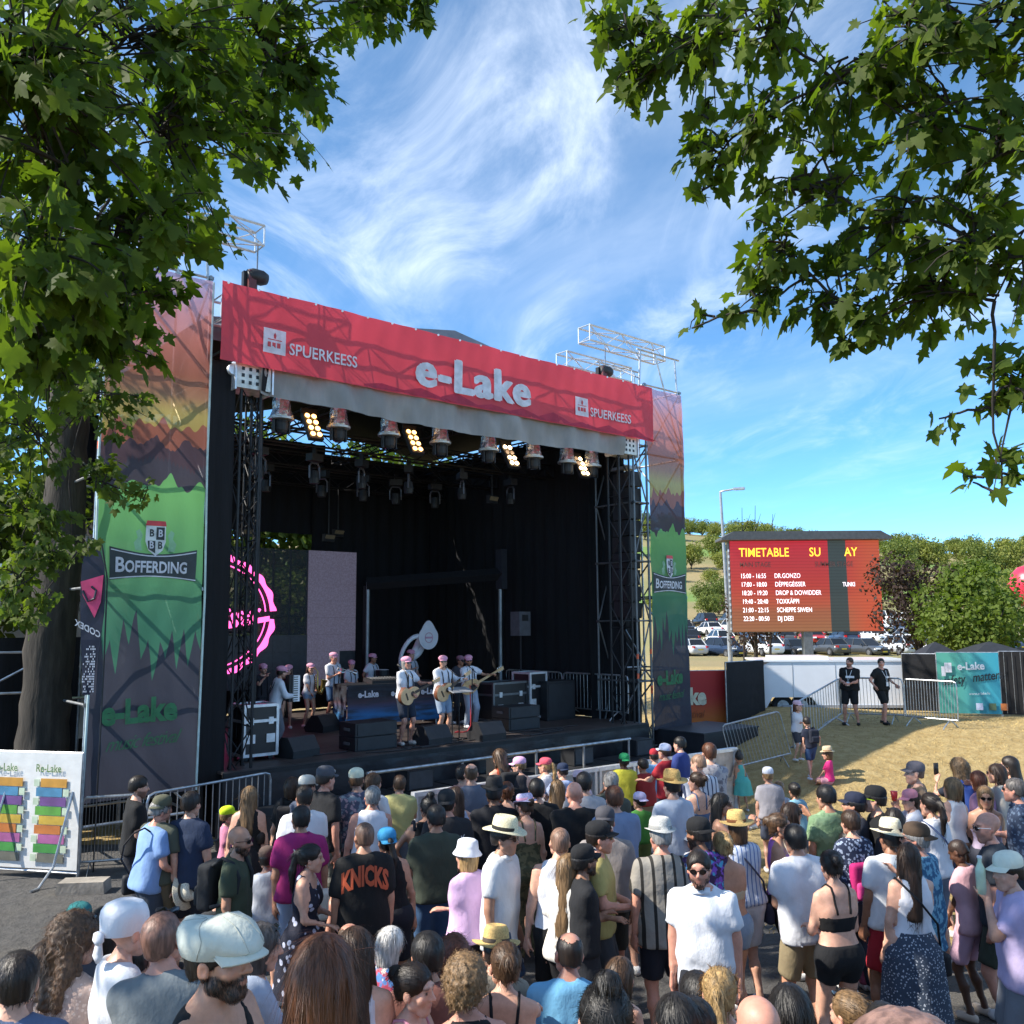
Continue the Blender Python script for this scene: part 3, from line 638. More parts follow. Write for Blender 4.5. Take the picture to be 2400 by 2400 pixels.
    if glasses:
        mb = MB(); zz, yy, tl = (.012, .098, 0) if glasses in ('on', 'white', 'neon') else (.105, .065, .9)
        R = rot(-tl, 0, 0)
        for s in (-1, 1):
            a = np.linspace(0, 2 * math.pi, 11)[:-1]; mb.add(np.r_[np.array([(s * .033 + .026 * math.cos(t), .0 - .012 * abs(math.cos(t) * s > .5), .019 * math.sin(t)) for t in a]), np.array([(s * .033 + .026 * math.cos(t), .005 - .012 * abs(math.cos(t) * s > .5), .019 * math.sin(t)) for t in a])] @ R.T + (0, yy, zz), [tuple(range(9, -1, -1)), tuple(range(10, 20))] + [(i, (i + 1) % 10, 10 + (i + 1) % 10, 10 + i) for i in range(10)])
        gl = put('sunglasses', mesh('sunglasses', ap(mb.data()[0]), mb.data()[1], GLASSM), root)
        mb = MB()
        for s in ((-1, 1) if glasses in ('on', 'white', 'neon') else ()): mb.path(np.array([(s * .058, -.006, .006), (s * .078, -.03, .008), (s * .084, -.10, .0)]) @ R.T + (0, yy, zz), .0032, 5)
        mb.tube(np.array((-.008, .002, .006)) @ R.T + (0, yy, zz), np.array((.008, .002, .006)) @ R.T + (0, yy, zz), .003, 5)
        put('glasses_frame', mesh('glasses_frame', ap(mb.data()[0]), mb.data()[1], M('frame ' + glasses, {'white': (.8, .8, .8), 'neon': (.5, .8, .02)}.get(glasses, (.015, .012, .012)), .35)), gl)
    if straps:
        m_ = srgb(straps)
        for s in (-1, 1):
            pts_ = [(s * .075, .135, .03), (s * .075, .15, .28), (s * .078, .11, .44), (s * .078, .02, .528), (s * .07, -.10, .45), (s * .03, -.16, .2), (s * .06, -.15, .05)]
            mb = MB(); mb.path([TF(p) for p in pts_], .012, 5); v_, f_ = mb.data(); put('suspender', mesh('suspender', v_ * k, f_, CLOTH, True), root, color=m_)
    info = dict(root=root, k=k, TF=lambda p: TF(p) * k, wri=[w * k for w in wri], elb=[e * k for e in elb], ap=ap, face=face, loc=np.array(loc, float), pel=pel)
    return info
def hash_(s):
    h = 5381
    for c in s: h = (h * 33 + ord(c)) & 0x7fffffff
    return h
def world_pt(info, p):
    c, s = math.cos(info['face']), math.sin(info['face']); p = np.asarray(p); return info['loc'] + np.array([c * p[0] - s * p[1], s * p[0] + c * p[1], p[2]])
def hat_mesh(kind):
    mb = MB(); n = 28; a = np.arange(n) * 2 * math.pi / n
    def rings(prof):                                              # (rx, ry, z, yoff, wave)
        V = np.concatenate([np.stack([rx * np.cos(a), ry * np.sin(a) + yo, z + wv * np.cos(2 * a)], 1) for rx, ry, z, yo, wv in prof]); m = len(prof)
        mb.add(V, [(i * n + j, i * n + (j + 1) % n, (i + 1) * n + (j + 1) % n, (i + 1) * n + j) for i in range(m - 1) for j in range(n)] + [tuple(range((m - 1) * n, m * n))])
    if kind in ('fedora', 'panama', 'straw', 'porkpie', 'trilby'):
        br = {'fedora': .052, 'panama': .075, 'straw': .075, 'porkpie': .035, 'trilby': .035}[kind]; hgt = {'porkpie': .085, 'trilby': .10}.get(kind, .115); b = .072
        rings([(.086, .106, b - .004, -.012, 0), (.092 + br, .112 + br, b - .002, -.012, .012), (.092 + br, .112 + br, b + .004, -.012, .012), (.092, .112, b + .006, -.012, 0), (.090, .110, b + .04, -.012, 0), (.085, .104, b + hgt * .75, -.012, 0), (.070, .09, b + hgt, -.014, 0), (.052, .075, b + hgt + .004, -.014, 0), (.028, .06, b + hgt - .014, -.014, 0), (.008, .03, b + hgt - .018, -.014, 0)])
    elif kind == 'bucket':
        rings([(.125, .145, .025, -.012, 0), (.128, .148, .03, -.012, 0), (.094, .114, .075, -.012, 0), (.090, .110, .10, -.014, 0), (.082, .102, .15, -.015, 0), (.06, .075, .165, -.015, 0), (.02, .03, .168, -.015, 0)])
    elif kind in ('cap', 'backcap', 'newsboy'):
        w = .012 if kind == 'newsboy' else 0
        rings([(.086, .105, .045, -.016, 0), (.090, .109, .052, -.016, 0), (.092 + w * 1.2, .110 + w, .085, -.018, 0), (.086 + w, .104 + w, .115, -.018, 0), (.068, .083, .140, -.018, 0), (.040, .05, .153, -.018, 0), (.010, .012, .157, -.018, 0)])
        s = -1 if kind == 'backcap' else 1; L_ = .075 if kind != 'newsboy' else .05
        t = np.linspace(-1.15, 1.15, 13); inner = np.stack([.088 * np.sin(t), s * (.1 * np.cos(t)) - .012, np.full(13, .054)], 1); outer = np.stack([.084 * np.sin(t) * 1.02, s * (.100 * np.cos(t) + L_ * np.cos(t * .85)) - .012, .050 - .018 * np.abs(np.sin(t)) ** 2 - .012 * np.ones(13)], 1)
        V = np.concatenate([inner, outer, inner + (0, 0, .005), outer + (0, 0, .004)]); f = []
        for i in range(12): f += [(i, i + 1, 14 + i, 13 + i), (26 + i, 39 + i, 40 + i, 27 + i), (13 + i, 14 + i, 40 + i, 39 + i)]
        mb.add(V, f)
    elif kind == 'flatcap':
        rings([(.083, .101, .018, -.018, 0), (.087, .106, .024, -.018, 0), (.094, .116, .045, -.010, 0), (.101, .130, .066, .0, 0), (.102, .136, .084, .006, 0), (.094, .126, .106, -.002, 0), (.074, .100, .126, -.018, 0), (.04, .055, .136, -.03, 0), (.010, .014, .138, -.035, 0)])
        V = mb.v[0]; an_ = np.arctan2(V[:, 1], V[:, 0]); V[:, :2] *= (1 + .022 * np.sin(an_ * 3 + V[:, 2] * 70) + .014 * np.sin(an_ * 7 - V[:, 2] * 90))[:, None]; V[:, 2] += .008; V[:, 2] -= .34 * np.clip(V[:, 1] - .02, 0, .2) * (V[:, 2] > .04) - .012 * np.sin(V[:, 1] * 30) * (V[:, 2] > .09)
        t = np.linspace(-1.15, 1.15, 13); inner = np.stack([.092 * np.sin(t), .112 * np.cos(t) - .012, np.full(13, .040)], 1); outer = np.stack([.092 * np.sin(t), .108 * np.cos(t) + .062 * np.cos(t * .9) - .012, .024 - .016 * np.sin(t) ** 2], 1)
        V = np.concatenate([inner, outer, inner + (0, 0, .014), outer + (0, 0, .006)]); f = []
        for i in range(12): f += [(i, i + 1, 14 + i, 13 + i), (26 + i, 39 + i, 40 + i, 27 + i), (13 + i, 14 + i, 40 + i, 39 + i)]
        mb.add(V, f)
    elif kind == 'bandana':
        rings([(.082, .10, .0, -.03, 0), (.090, .112, .02, -.024, 0), (.094, .118, .06, -.022, 0), (.094, .118, .085, -.026, 0), (.087, .11, .115, -.03, 0), (.070, .09, .140, -.032, 0), (.045, .056, .153, -.031, 0), (.012, .016, .157, -.03, 0)])
        mb.lathe([(.012, -.10), (.034, -.07), (.02, -.01), (.026, .01), (.012, .03)], 10, (.0, -.145, -.01), 1, .6); mb.lathe([(.014, -.03), (.03, -.01), (.026, .02), (.01, .03)], 10, (.0, -.15, .0), 1.3, .7)
    return mb.data()
HATS = {}
def add_hat(root, hat, ap, dist):
    kind, c = hat[0], hat[1]
    if kind not in HATS: HATS[kind] = hat_mesh(kind)
    v, f = HATS[kind]; m = STRAWM if kind in ('panama', 'straw', 'porkpie', 'fedora', 'trilby') else CLOTH
    if len(hat) > 4: m = pattern(*hat[4])
    tl = hat[3] if len(hat) > 3 and hat[3] else 0.0
    v2 = v @ rot(tl, 0, 0).T
    v2 = v2 * (np.array([.97, .97, .96]) if kind in ('cap', 'backcap', 'newsboy') else np.array([.985, .985, .97]) if kind not in ('bandana', 'flatcap') else (np.array([1.06, 1.12, 1.0]) if kind == 'flatcap' else 1.0))
    h = put({'panama': 'panama_hat', 'straw': 'straw_hat', 'porkpie': 'pork_pie_hat', 'fedora': 'fedora', 'trilby': 'trilby', 'bucket': 'bucket_hat', 'flatcap': 'flat_cap', 'bandana': 'head_scarf', 'newsboy': 'newsboy_cap'}.get(kind, 'baseball_cap'), mesh('hat', ap(v2), f, m, kind != 'x'), root, color=srgb(c))
    if kind in ('flatcap', 'cap', 'backcap', 'newsboy') and dist < 7:
        nr = 9 if kind == 'flatcap' else 7; sm_ = MB()
        for j in (0, 5, 9, 14, 19, 23): sm_.path(ap(v2[[i_ * 28 + j for i_ in range(1, nr)]] * 1.004), .0016, 4)
        put('seam', mesh('seam', *sm_.data(), CLOTH, True), h, color=tuple(x_ * .7 for x_ in srgb(c)))
    me = h.data
    band = hat[2] if len(hat) > 2 else None
    if band and kind in ('panama', 'straw', 'porkpie', 'fedora', 'trilby'):
        mb = MB(); b = .078; mb.lathe([(.0935, b), (.0945, b + .002), (.0935, b + .028), (.0925, b + .028)], 28, (0, -.012, 0), .985, 1.155)
        put('hat_band', mesh('hat_band', ap(mb.data()[0] @ rot(tl, 0, 0).T), mb.data()[1], CLOTH, True), h, color=srgb(band))
    elif band and kind in ('cap', 'backcap'):
        mb = MB(); s = -1 if kind == 'backcap' else 1; mb.prism([(-.022, 0), (.022, 0), (.022, .03), (-.022, .03)], 0, .003)
        q = mb.data()[0] @ np.array([[1, 0, 0], [0, .25, s], [0, 1, 0]]).T @ np.eye(3); q = q * 1.0
        V = np.stack([mb.data()[0][:, 0], s * (.098 - .28 * mb.data()[0][:, 1] + .012 * 1.0 + mb.data()[0][:, 2]), .07 + mb.data()[0][:, 1]], 1) * np.array([.97, .97, .96])
        put('badge', mesh('badge', ap(V), mb.data()[1], CLOTH), h, color=srgb(band))
BOXC = {}
def soft_box(sz, r=.04, h=.015):
    k = (tuple(sz), r)
    if k not in BOXC:
        P, o = gridpts([-x / 2 - .03 for x in sz], [x / 2 + .03 for x in sz], h); q = np.abs(P) - (np.array(sz, np.float32) / 2 - r)
        BOXC[k] = snet(np.sqrt((np.maximum(q, 0) ** 2).sum(-1)) + np.minimum(q.max(-1), 0) - r, o, h)
    return BOXC[k]
def backpack(info, color, label, sz=(.28, .15, .40), pocket=None):
    root = thing('backpack', label, 'backpack', world_pt(info, info['TF']((0, -.21, .09))), info['face'])
    v, q = soft_box(sz); c = srgb(color); k = info['k']
    put('bag_body', mesh('bag_body', (v + (0, 0, sz[2] / 2)) * k, q, CLOTH, True), root, color=c)
    v, q = soft_box((sz[0] * .8, .07, sz[2] * .45), .03); put('front_pocket', mesh('front_pocket', (v + (0, -sz[1] / 2 - .01, sz[2] * .3)) * k, q, CLOTH, True), root, color=srgb(pocket) if pocket else c)
    for s in (-1, 1):
        mb = MB(); mb.path([(s * .09, .06, .38), (s * .095, .16, .455), (s * .10, .27, .42), (s * .105, .335, .30), (s * .115, .32, .18), (s * .13, .2, .08), (s * .12, .07, .05)], .017, 6); v_, f_ = mb.data(); put('shoulder_strap', mesh('shoulder_strap', v_ * k, f_, CLOTH, True), root, color=c)
    return root
def sling(info, color, label, side=1, bag=(.24, .09, .20), low=-.02, lean=None):
    root = thing('shoulder_bag', label, 'bag', world_pt(info, info['TF']((side * .23, .0, low - bag[2]))), info['face']); k = info['k']; c = srgb(color)
    v, q = soft_box((bag[1], bag[0], bag[2]), .03); put('bag_body', mesh('bag_body', (v + (0, 0, bag[2] / 2)) * k, q, SLICK, True), root, color=c)
    off = np.array([side * .23, 0, low - bag[2]]); mb = MB()
    mb.path([np.array(p) - off for p in [(side * .22, -.05, low), (side * .14, -.155, .2), (-side * .0, -.165, .37), (-side * .10, -.10, .49), (-side * .12, .0, .535), (-side * .08, .12, .44), (side * .06, .175, .28), (side * .17, .15, .1), (side * .22, .05, low)]], .010, 5); v_, f_ = mb.data(); put('shoulder_strap', mesh('shoulder_strap', v_ * k, f_, CLOTH, True), root, color=c)
    return root
# ---------------------------------------------------------------- ground
def build_ground():
    ys = np.concatenate([np.arange(-6, 30, .4), np.arange(30, 60, 2), np.arange(60, 440, 5), np.arange(440, 1500, 80)])
    xs = np.concatenate([-np.geomspace(900, 16, 26), np.arange(-15, 20, .45), np.geomspace(20.5, 900, 34)])
    X, Y = np.meshgrid(xs, ys); Z = ground_z(X, Y); nx = len(xs)
    V = np.stack([X.ravel(), Y.ravel(), Z.ravel()], 1)
    i, j = np.meshgrid(np.arange(nx - 1), np.arange(len(ys) - 1)); a = (j * nx + i).ravel()
    Fc = np.stack([a, a + 1, a + nx + 1, a + nx], 1)
    x, y = V[:, 0], V[:, 1]
    edge = 15.0 - 5.2 * sm((x - 1.5) / 3.0)
    asph = sm((edge - y) / .5 + .5) * sm((y - 5.6) / .6)
    dry = sm((60 - y) / 6)
    lot = sm((y - 58) / 5) * sm((122 - y) / 4)
    green = sm((y - 150) / 4) * sm((172 - y + .03 * x) / 5) + sm((y - 235) / 5) * sm((262 - y) / 6)
    col = np.stack([dry, np.clip(green, 0, 1), asph], 1)
    m, N, L, b = newmat('ground'); at = N.new('ShaderNodeAttribute'); at.attribute_name = 'Col'; sp = N.new('ShaderNodeSeparateColor'); L.new(at.outputs[0], sp.inputs[0])
    n1 = nz(N, L, .35, 6); n2 = nz(N, L, 5.0, 6, rough=.65); n3 = nz(N, L, 55, 4, rough=.7); nf = nz(N, L, .03, 4)
    tan = mixc(N, L, rampf(N, L, nf.outputs[0], .35, .65), (.29, .225, .105), (.20, .19, .075))
    grass = mixc(N, L, rampf(N, L, n2.outputs[0], .35, .68), (.42, .30, .118), (.55, .42, .195))
    grass = mixc(N, L, rampf(N, L, n1.outputs[0], .60, .85), grass, (.22, .20, .07))
    grass = mixc(N, L, rampf(N, L, n3.outputs[0], .40, .75), mixc(N, L, 1, grass, (.80, .78, .74), 'MULTIPLY'), grass)
    grn = mixc(N, L, rampf(N, L, n1.outputs[0], .3, .7), (.11, .20, .035), (.16, .24, .05))
    asp = mixc(N, L, rampf(N, L, n2.outputs[0], .3, .7), (.075, .073, .072), (.115, .11, .105)); asp = mixc(N, L, rampf(N, L, n3.outputs[0], .5, .7), asp, (.15, .145, .14)); asp = mixc(N, L, rampf(N, L, n1.outputs[0], .45, .75), asp, (.13, .118, .10))
    c = mixc(N, L, sp.outputs[0], tan, grass); c = mixc(N, L, sp.outputs[1], c, grn)
    ad = N.new('ShaderNodeMath'); ad.operation = 'MULTIPLY_ADD'; L.new(n2.outputs[0], ad.inputs[0]); ad.inputs[1].default_value = .5; L.new(sp.outputs[2], ad.inputs[2])
    c = mixc(N, L, rampf(N, L, ad.outputs[0], .68, .82), c, asp); L.new(c, b.inputs['Base Color']); b.inputs['Roughness'].default_value = .93
    bp = bump(N, L, b, n3.outputs[0], .03, .8); bp2 = N.new('ShaderNodeBump'); bp2.inputs['Distance'].default_value = .12; L.new(n2.outputs[0], bp2.inputs['Height']); L.new(bp2.outputs[0], bp.inputs['Normal'])
    o = put('ground', mesh('ground', V, Fc, m, True, col)); tag(o, kind='structure')
    rnd = np.random.RandomState(3); n = 26000; bx = rnd.uniform(2.5, 15, n); by = rnd.uniform(10.5, 26, n); bz = ground_z(bx, by)
    P = np.stack([bx, by, bz], 1); a = rnd.uniform(0, 6.28, n); w = .006; hh = rnd.uniform(.02, .05, n)
    dx = np.stack([np.cos(a) * w, np.sin(a) * w, 0 * a], 1); tip = np.stack([rnd.normal(0, .035, n), rnd.normal(0, .035, n), hh], 1)
    Vb = np.stack([P - dx, P + dx, P + tip], 1).reshape(-1, 3)
    o = put('dry_grass', mesh('dry_grass', Vb, np.arange(3 * n).reshape(-1, 3), M('straw grass', (.50, .37, .15), .9, var=.4, scale=3))); tag(o, 'short dry straw coloured grass on the mound beside the stage', 'grass', kind='stuff')
    # bank of earth steps the seated people use
    for i in range(4):
        y0 = 5.35 - i * .95; z = gz(0, y0) + .16
        mb = MB(); mb.grid(lambda u, v, y0=y0, z=z: (-9 + 18 * u, y0 - .20 + .40 * v, z + .012 * math.sin(u * 40 + i)), 30, 1); mb.box((0, y0, z - .2), (18, .38, .38)); o = obj('bank_step', mb, M('worn timber sleeper', (.11, .085, .06), .9, var=.4, scale=4, bmp=.01, bscale=14)); tag(o, kind='structure')
build_ground()
# ---------------------------------------------------------------- scaffold, truss and banner builders
def truss(name, label, p, q, w=.3, r=.022, m=None, bays=None, parent=None, group=None, up=None, lab=True):
    p = np.asarray(p, float); q = np.asarray(q, float); d = q - p; L = np.linalg.norm(d); d /= L; m = m or BLKM
    up = np.array([0, 0, 1.0]) if up is None else np.asarray(up, float)
    if abs(d @ up) > .95: up = E1
    a = np.cross(d, up); a /= np.linalg.norm(a); b = np.cross(a, d); n = bays or max(2, int(L / (w * 1.4)))
    t = thing(name, label, 'truss', p, 0, group) if parent is None else parent; base = p if parent is None else np.zeros(3)
    cs = [(-1, -1), (1, -1), (1, 1), (-1, 1)]; off = [(a * i + b * j) * w / 2 for i, j in cs]
    ch = None
    for o_ in off:
        mb = MB().tube(p + o_ - base, q + o_ - base, r, 6); obj('chord', mb, m, t)
    mb = MB()
    for k in range(4):
        A, B = off[k], off[(k + 1) % 4]
        for i in range(n):
            x0 = p + d * L * i / n; x1 = p + d * L * (i + 1) / n
            mb.tube(x0 + A - base, x1 + B - base, r * .5, 4) if (i + k) % 2 == 0 else mb.tube(x0 + B - base, x1 + A - base, r * .5, 4)
            if k % 2 == 0 and i % 3 == 0: mb.tube(x0 + A - base, x0 + B - base, r * .5, 4)
        mb.tube(p + A - base, p + B - base, r * .7, 4); mb.tube(q + A - base, q + B - base, r * .7, 4)
    o = obj('lacing', mb, m, t)
    return t
def scaffold(name, label, s0, s1, d0, d1, z0, z1, lifts, m=None, diag=True):
    m = m or STEEL; t = ST_thing(name, label, 'scaffold', (s0 + s1) / 2, (d0 + d1) / 2, 0); w, dp = (s1 - s0) / 2, (d1 - d0) / 2; r = .026
    for i in (-1, 1):
        for j in (-1, 1):
            obj('standard', MB().tube((i * w, j * dp, z0), (i * w, j * dp, z1), r, 8), m, t)
            obj('base_plate', MB().box((i * w, j * dp, z0 + .012), (.15, .15, .02)), m, t)
    zs = np.linspace(z0 + .55, z1 - .05, lifts + 1)
    cp = MB()
    for n, z in enumerate(zs):
        for a, b in (((-w, -dp), (w, -dp)), ((-w, dp), (w, dp)), ((-w, -dp), (-w, dp)), ((w, -dp), (w, dp))):
            obj('ledger', MB().tube((*a, z), (*b, z), .022, 6), m, t)
            for e in (a, b): cp.box((e[0], e[1], z), (.075, .075, .055))
        if diag and n < len(zs) - 1:
            z2 = zs[n + 1]; f = 1 if n % 2 else -1
            obj('brace', MB().tube((-w * f, -dp + .03, z + .05), (w * f, -dp + .03, z2 - .05), .02, 6), m, t)
            obj('brace', MB().tube((w * f, dp - .03, z + .05), (-w * f, dp - .03, z2 - .05), .02, 6), m, t)
            obj('brace', MB().tube((w, -dp * f, z + .05), (w, dp * f, z2 - .05), .02, 6), m, t)
    obj('coupler', cp, STEEL if m is BLKM else m, t)
    mk = MB(); rr = np.random.RandomState(len(label))
    for i in (-1, 1):
        for z in rr.uniform(z0 + .6, z1 - .5, 3): mk.tube((i * w, -dp, z), (i * w, -dp, z + .12), r + .003, 8)
    obj('marking_tape', mk, M('orange tape', (.75, .13, .05), .6), t)
    return t
def cloth_fn(s0, s1, z0, z1, d, amp=.02, seed=0, sag=0.0):
    rr = np.random.RandomState(seed); ph = rr.uniform(0, 6, 8)
    def fn(a, b, off=0.0):                                          # a along, b up, both 0..1
        a = np.asarray(a, float); b = np.asarray(b, float); s = s0 + (s1 - s0) * a; z = z0 + (z1 - z0) * b
        w = amp * (np.sin(s * 3.1 + ph[0] + z * .7) + .6 * np.sin(s * 7.3 + z * 2.1 + ph[1]) + .5 * np.sin(z * 4.7 - s * 1.9 + ph[2]) + .35 * np.sin(s * 15 + 4 * np.sin(z * 1.3 + ph[3])) + .3 * np.sin((s + z) * 9 + ph[4]))
        zz = z - sag * np.sin(a * math.pi) * (1 - b) * 1.0 + (1 - np.abs(2 * b - 1)) * 0
        return s, d + w - off, zz
    fn.ext = (s0, s1, z0, z1)
    return fn
def cloth(name, fn, nu, nv, m, parent=None, label=None, cat=None, group=None):
    a, b = np.meshgrid(np.linspace(0, 1, nu + 1), np.linspace(0, 1, nv + 1)); a = a.ravel(); b = b.ravel(); s, d, z = fn(a, b)
    V = S0[None] + s[:, None] * E1 + d[:, None] * E2 + np.stack([0 * z, 0 * z, z], 1)
    i, j = np.meshgrid(np.arange(nu), np.arange(nv)); k = (j * (nu + 1) + i).ravel(); Fc = np.stack([k, k + 1, k + nu + 2, k + nu + 1], 1)
    base = ST((fn.ext[0] + fn.ext[1]) / 2, 0, fn.ext[2]); V = V - base
    me = mesh(name, V, Fc, m, True, np.stack([a, b, np.zeros_like(a)], 1))
    if parent is None:
        o = put(name, me, None, base); tag(o, label, cat, group); o['_b'] = list(base); return o
    return put(name, me, parent)
def on_cloth(fn, base, off=.012):                                       # lays (s, z) artwork onto a cloth
    s0, s1, z0, z1 = fn.ext
    def f(V):
        s, d, z = fn((V[:, 0] - s0) / (s1 - s0), (V[:, 1] - z0) / (z1 - z0), off + V[:, 2])
        return S0[None] + s[:, None] * E1 + d[:, None] * E2 + np.stack([0 * z, 0 * z, z], 1) - base
    return f
def art(name, poly, fn, parent, m, off=.012, sub=0.25):
    base = np.array(parent.location); p = np.asarray(poly, float); out = []
    for i in range(len(p)):
        q = p[(i + 1) % len(p)]; n = max(1, int(np.linalg.norm(q - p[i]) / sub)); out += [p[i] + (q - p[i]) * k / n for k in range(n)]
    p = np.array(out); me = bpy.data.meshes.new('x')
    V = np.c_[p, np.zeros(len(p))]
    import bmesh
    bm = bmesh.new(); vs_ = [bm.verts.new(v) for v in V]; bm.faces.new(vs_); bmesh.ops.triangulate(bm, faces=bm.faces[:]); bm.verts.index_update()
    Fc = [tuple(v.index for v in f.verts) for f in bm.faces]; bm.free(); bpy.data.meshes.remove(me)
    return obj(name, (on_cloth(fn, base, off)(V), Fc), m, parent)
def word(txt, s, z, size, fn, parent, m, off=.014, bold=0.0, shear=0.0, sx=1.0, space=1.0, slope=0.0, name='lettering'):
    base = np.array(parent.location); g = on_cloth(fn, base, off)
    return text_mesh(txt, size, None, m, name, parent, bold, shear, fn=lambda V: g(np.stack([s + V[:, 0], z + V[:, 1] + slope * V[:, 0], V[:, 2] * 0], 1)), sx=sx, space=space)
def circle(cx, cy, r, n=24, ry=None): return [(cx + r * math.cos(t), cy + (ry or r) * math.sin(t)) for t in np.arange(n) * 2 * math.pi / n]
def print_mat(name, alpha, transl, dark=1.0):                             # tower banner print: sunset, mountains, lake and firs
    m, N, L, b = newmat(name); at = N.new('ShaderNodeAttribute'); at.attribute_name = 'Col'; sp = N.new('ShaderNodeSeparateColor'); L.new(at.outputs[0], sp.inputs[0]); U, Vv = sp.outputs[0], sp.outputs[1]
    def mth(op, a, c_):
        x = N.new('ShaderNodeMath'); x.operation = op
        for k, q in ((0, a), (1, c_)):
            if isinstance(q, (int, float)): x.inputs[k].default_value = q
            else: L.new(q, x.inputs[k])
        return x.outputs[0]
    cr = N.new('ShaderNodeValToRGB'); L.new(Vv, cr.inputs[0]); e = cr.color_ramp.elements
    stops = [(.655, 'b89a3e'), (.72, 'c2ab5a'), (.755, 'b5805a'), (.80, 'b4674a'), (.86, 'd07a68'), (.92, 'de8c84'), (.97, 'dfaab8'), (1.0, 'e0bcd4')]
    e[0].position, e[0].color = stops[0][0], (*srgb(stops[0][1]), 1); e[1].position, e[1].color = 1.0, (*srgb(stops[-1][1]), 1)
    for p, c in stops[1:-1]: x = e.new(p); x.color = (*srgb(c), 1)
    def wav(scale, det, seed):
        n = N.new('ShaderNodeTexNoise'); n.noise_dimensions = '1D'; n.inputs['Scale'].default_value = scale; n.inputs['Detail'].default_value = det
        L.new(mth('ADD', U, seed), n.inputs['W']); return n.outputs[0]
    def below(level, amp, scale, det, seed, soft=.002):
        h = mth('ADD', mth('MULTIPLY', mth('SUBTRACT', wav(scale, det, seed), .5), amp), level); return rampf(N, L, mth('SUBTRACT', h, Vv), 0, soft)
    def firs(level, amp, n, seed, big):
        saw = mth('PINGPONG', mth('MULTIPLY', U, n), .5); h = mth('ADD', mth('ADD', mth('MULTIPLY', mth('SUBTRACT', .5, saw), -amp), level), mth('MULTIPLY', mth('SUBTRACT', wav(3.0, 2, seed), .5), big)); return rampf(N, L, mth('SUBTRACT', h, Vv), 0, .002)
    c = mixc(N, L, below(.69, .09, 5, 1, 3.3), cr.outputs[0], srgb('a2583c')); c = mixc(N, L, below(.655, .07, 6, 2, 8.1), c, srgb('4a2c35')); c = mixc(N, L, firs(.625, .02, 26, 1.0, .07), c, srgb('3b333f'))
    gr = mixc(N, L, rampf(N, L, Vv, .30, .60), srgb('2f7d5c'), srgb('74bf66')); gm = below(.575, .09, 4, 2, 5.5); c = mixc(N, L, gm, c, gr)
    c = mixc(N, L, firs(.30, .13, 9, 2.2, .22), c, srgb('2c2f40')); c = mixc(N, L, .10, c, (.40, .40, .44)); L.new(c, b.inputs['Base Color']); b.inputs['Roughness'].default_value = .7
    bump(N, L, b, nz(N, L, 2.5, 4, stretch=(1, 1, .6)).outputs[0], .05)
    t = N.new('ShaderNodeBsdfTranslucent'); L.new(c, t.inputs[0]); x = N.new('ShaderNodeMixShader'); x.inputs[0].default_value = transl; L.new(b.outputs[0], x.inputs[1]); L.new(t.outputs[0], x.inputs[2])
    tr = N.new('ShaderNodeBsdfTransparent'); L.new(mixc(N, L, .80, (1, 1, 1), c), tr.inputs[0]); y = N.new('ShaderNodeMixShader'); L.new(mth('SUBTRACT', alpha + .18, mth('MULTIPLY', rampf(N, L, Vv, .50, .95), .20)), y.inputs[0]); L.new(tr.outputs[0], y.inputs[1]); L.new(x.outputs[0], y.inputs[2]); L.new(y.outputs[0], N['Material Output'].inputs[0]); return m
PR = print_mat('scrim print', .74, .42)
INKW = M('white ink', (.74, .75, .82), .6, transl=.25); INKD = M('dark ink', (.035, .045, .05), .6, transl=.15); INKG = M('green ink', (.05, .22, .09), .6, transl=.3); INKR = M('red ink', (.55, .05, .06), .6); INKO = M('dark pattern ink', (.30, .02, .05), .7)
def beer_logo(fn, o, sc, zc, k=1.0):
    w = .68 * k
    def X(p): return [(sc + x * w / .68, zc + y) for x, y in p]
    top = [(-.68 + i * 1.36 / 12, .27 - .10 * math.sin(i / 12 * math.pi)) for i in range(13)]; bt = [(.66 - i * 1.32 / 12, -.25 + .06 * math.sin(i / 12 * math.pi)) for i in range(13)]
    art('label_panel', X(top + bt), fn, o, INKD, .022)
    for y0, sg in ((.235, 1), (-.22, 1)):
        up = [(-.66 + i * 1.32 / 12, y0 - (.09 if y0 > 0 else -.05) * math.sin(i / 12 * math.pi)) for i in range(13)]; art('label_line', X(up + [(x, y - .018) for x, y in up[::-1]]), fn, o, INKW, .032)
    word('B', sc - .60 * w / .68, zc - .12, .32, fn, o, INKW, .036, .008, sx=.80 * k); word('OFFERDING', sc - .455 * w / .68, zc - .12, .25, fn, o, INKW, .036, .007, sx=.72 * k)
    sh = [(-.15, .45), (.15, .45), (.155, .2), (.11, .06), (0, -.03), (-.11, .06), (-.155, .2)]
    art('shield', X([(x, y + .17) for x, y in sh]), fn, o, INKW, .034); art('shield_quarter', X([(.005, .40), (.13, .40), (.13, .60), (.005, .60)]), fn, o, INKD, .040); art('shield_quarter', X([(-.005, .38), (-.12, .38), (-.11, .25), (-.005, .18)]), fn, o, INKD, .040); art('shield_ribbon', X([(-.16, .62), (.16, .62), (.14, .70), (-.14, .70)]), fn, o, INKR, .040)
    for i, (x, y, mm) in enumerate(((-.10, .45, INKD), (.03, .45, INKW), (-.10, .26, INKW), (.03, .26, INKD))): word('B', sc + x * w / .68, zc + y, .16, fn, o, mm, .046, .004, sx=.8 * k)
    for s in (-1, 1): art('lion', X([(s * .20, .22), (s * .30, .22), (s * .33, .34), (s * .27, .42), (s * .30, .52), (s * .24, .56), (s * .19, .47), (s * .22, .36)]), fn, o, M('pale green ink', (.28, .5, .38), .7, alpha=.6), .012)
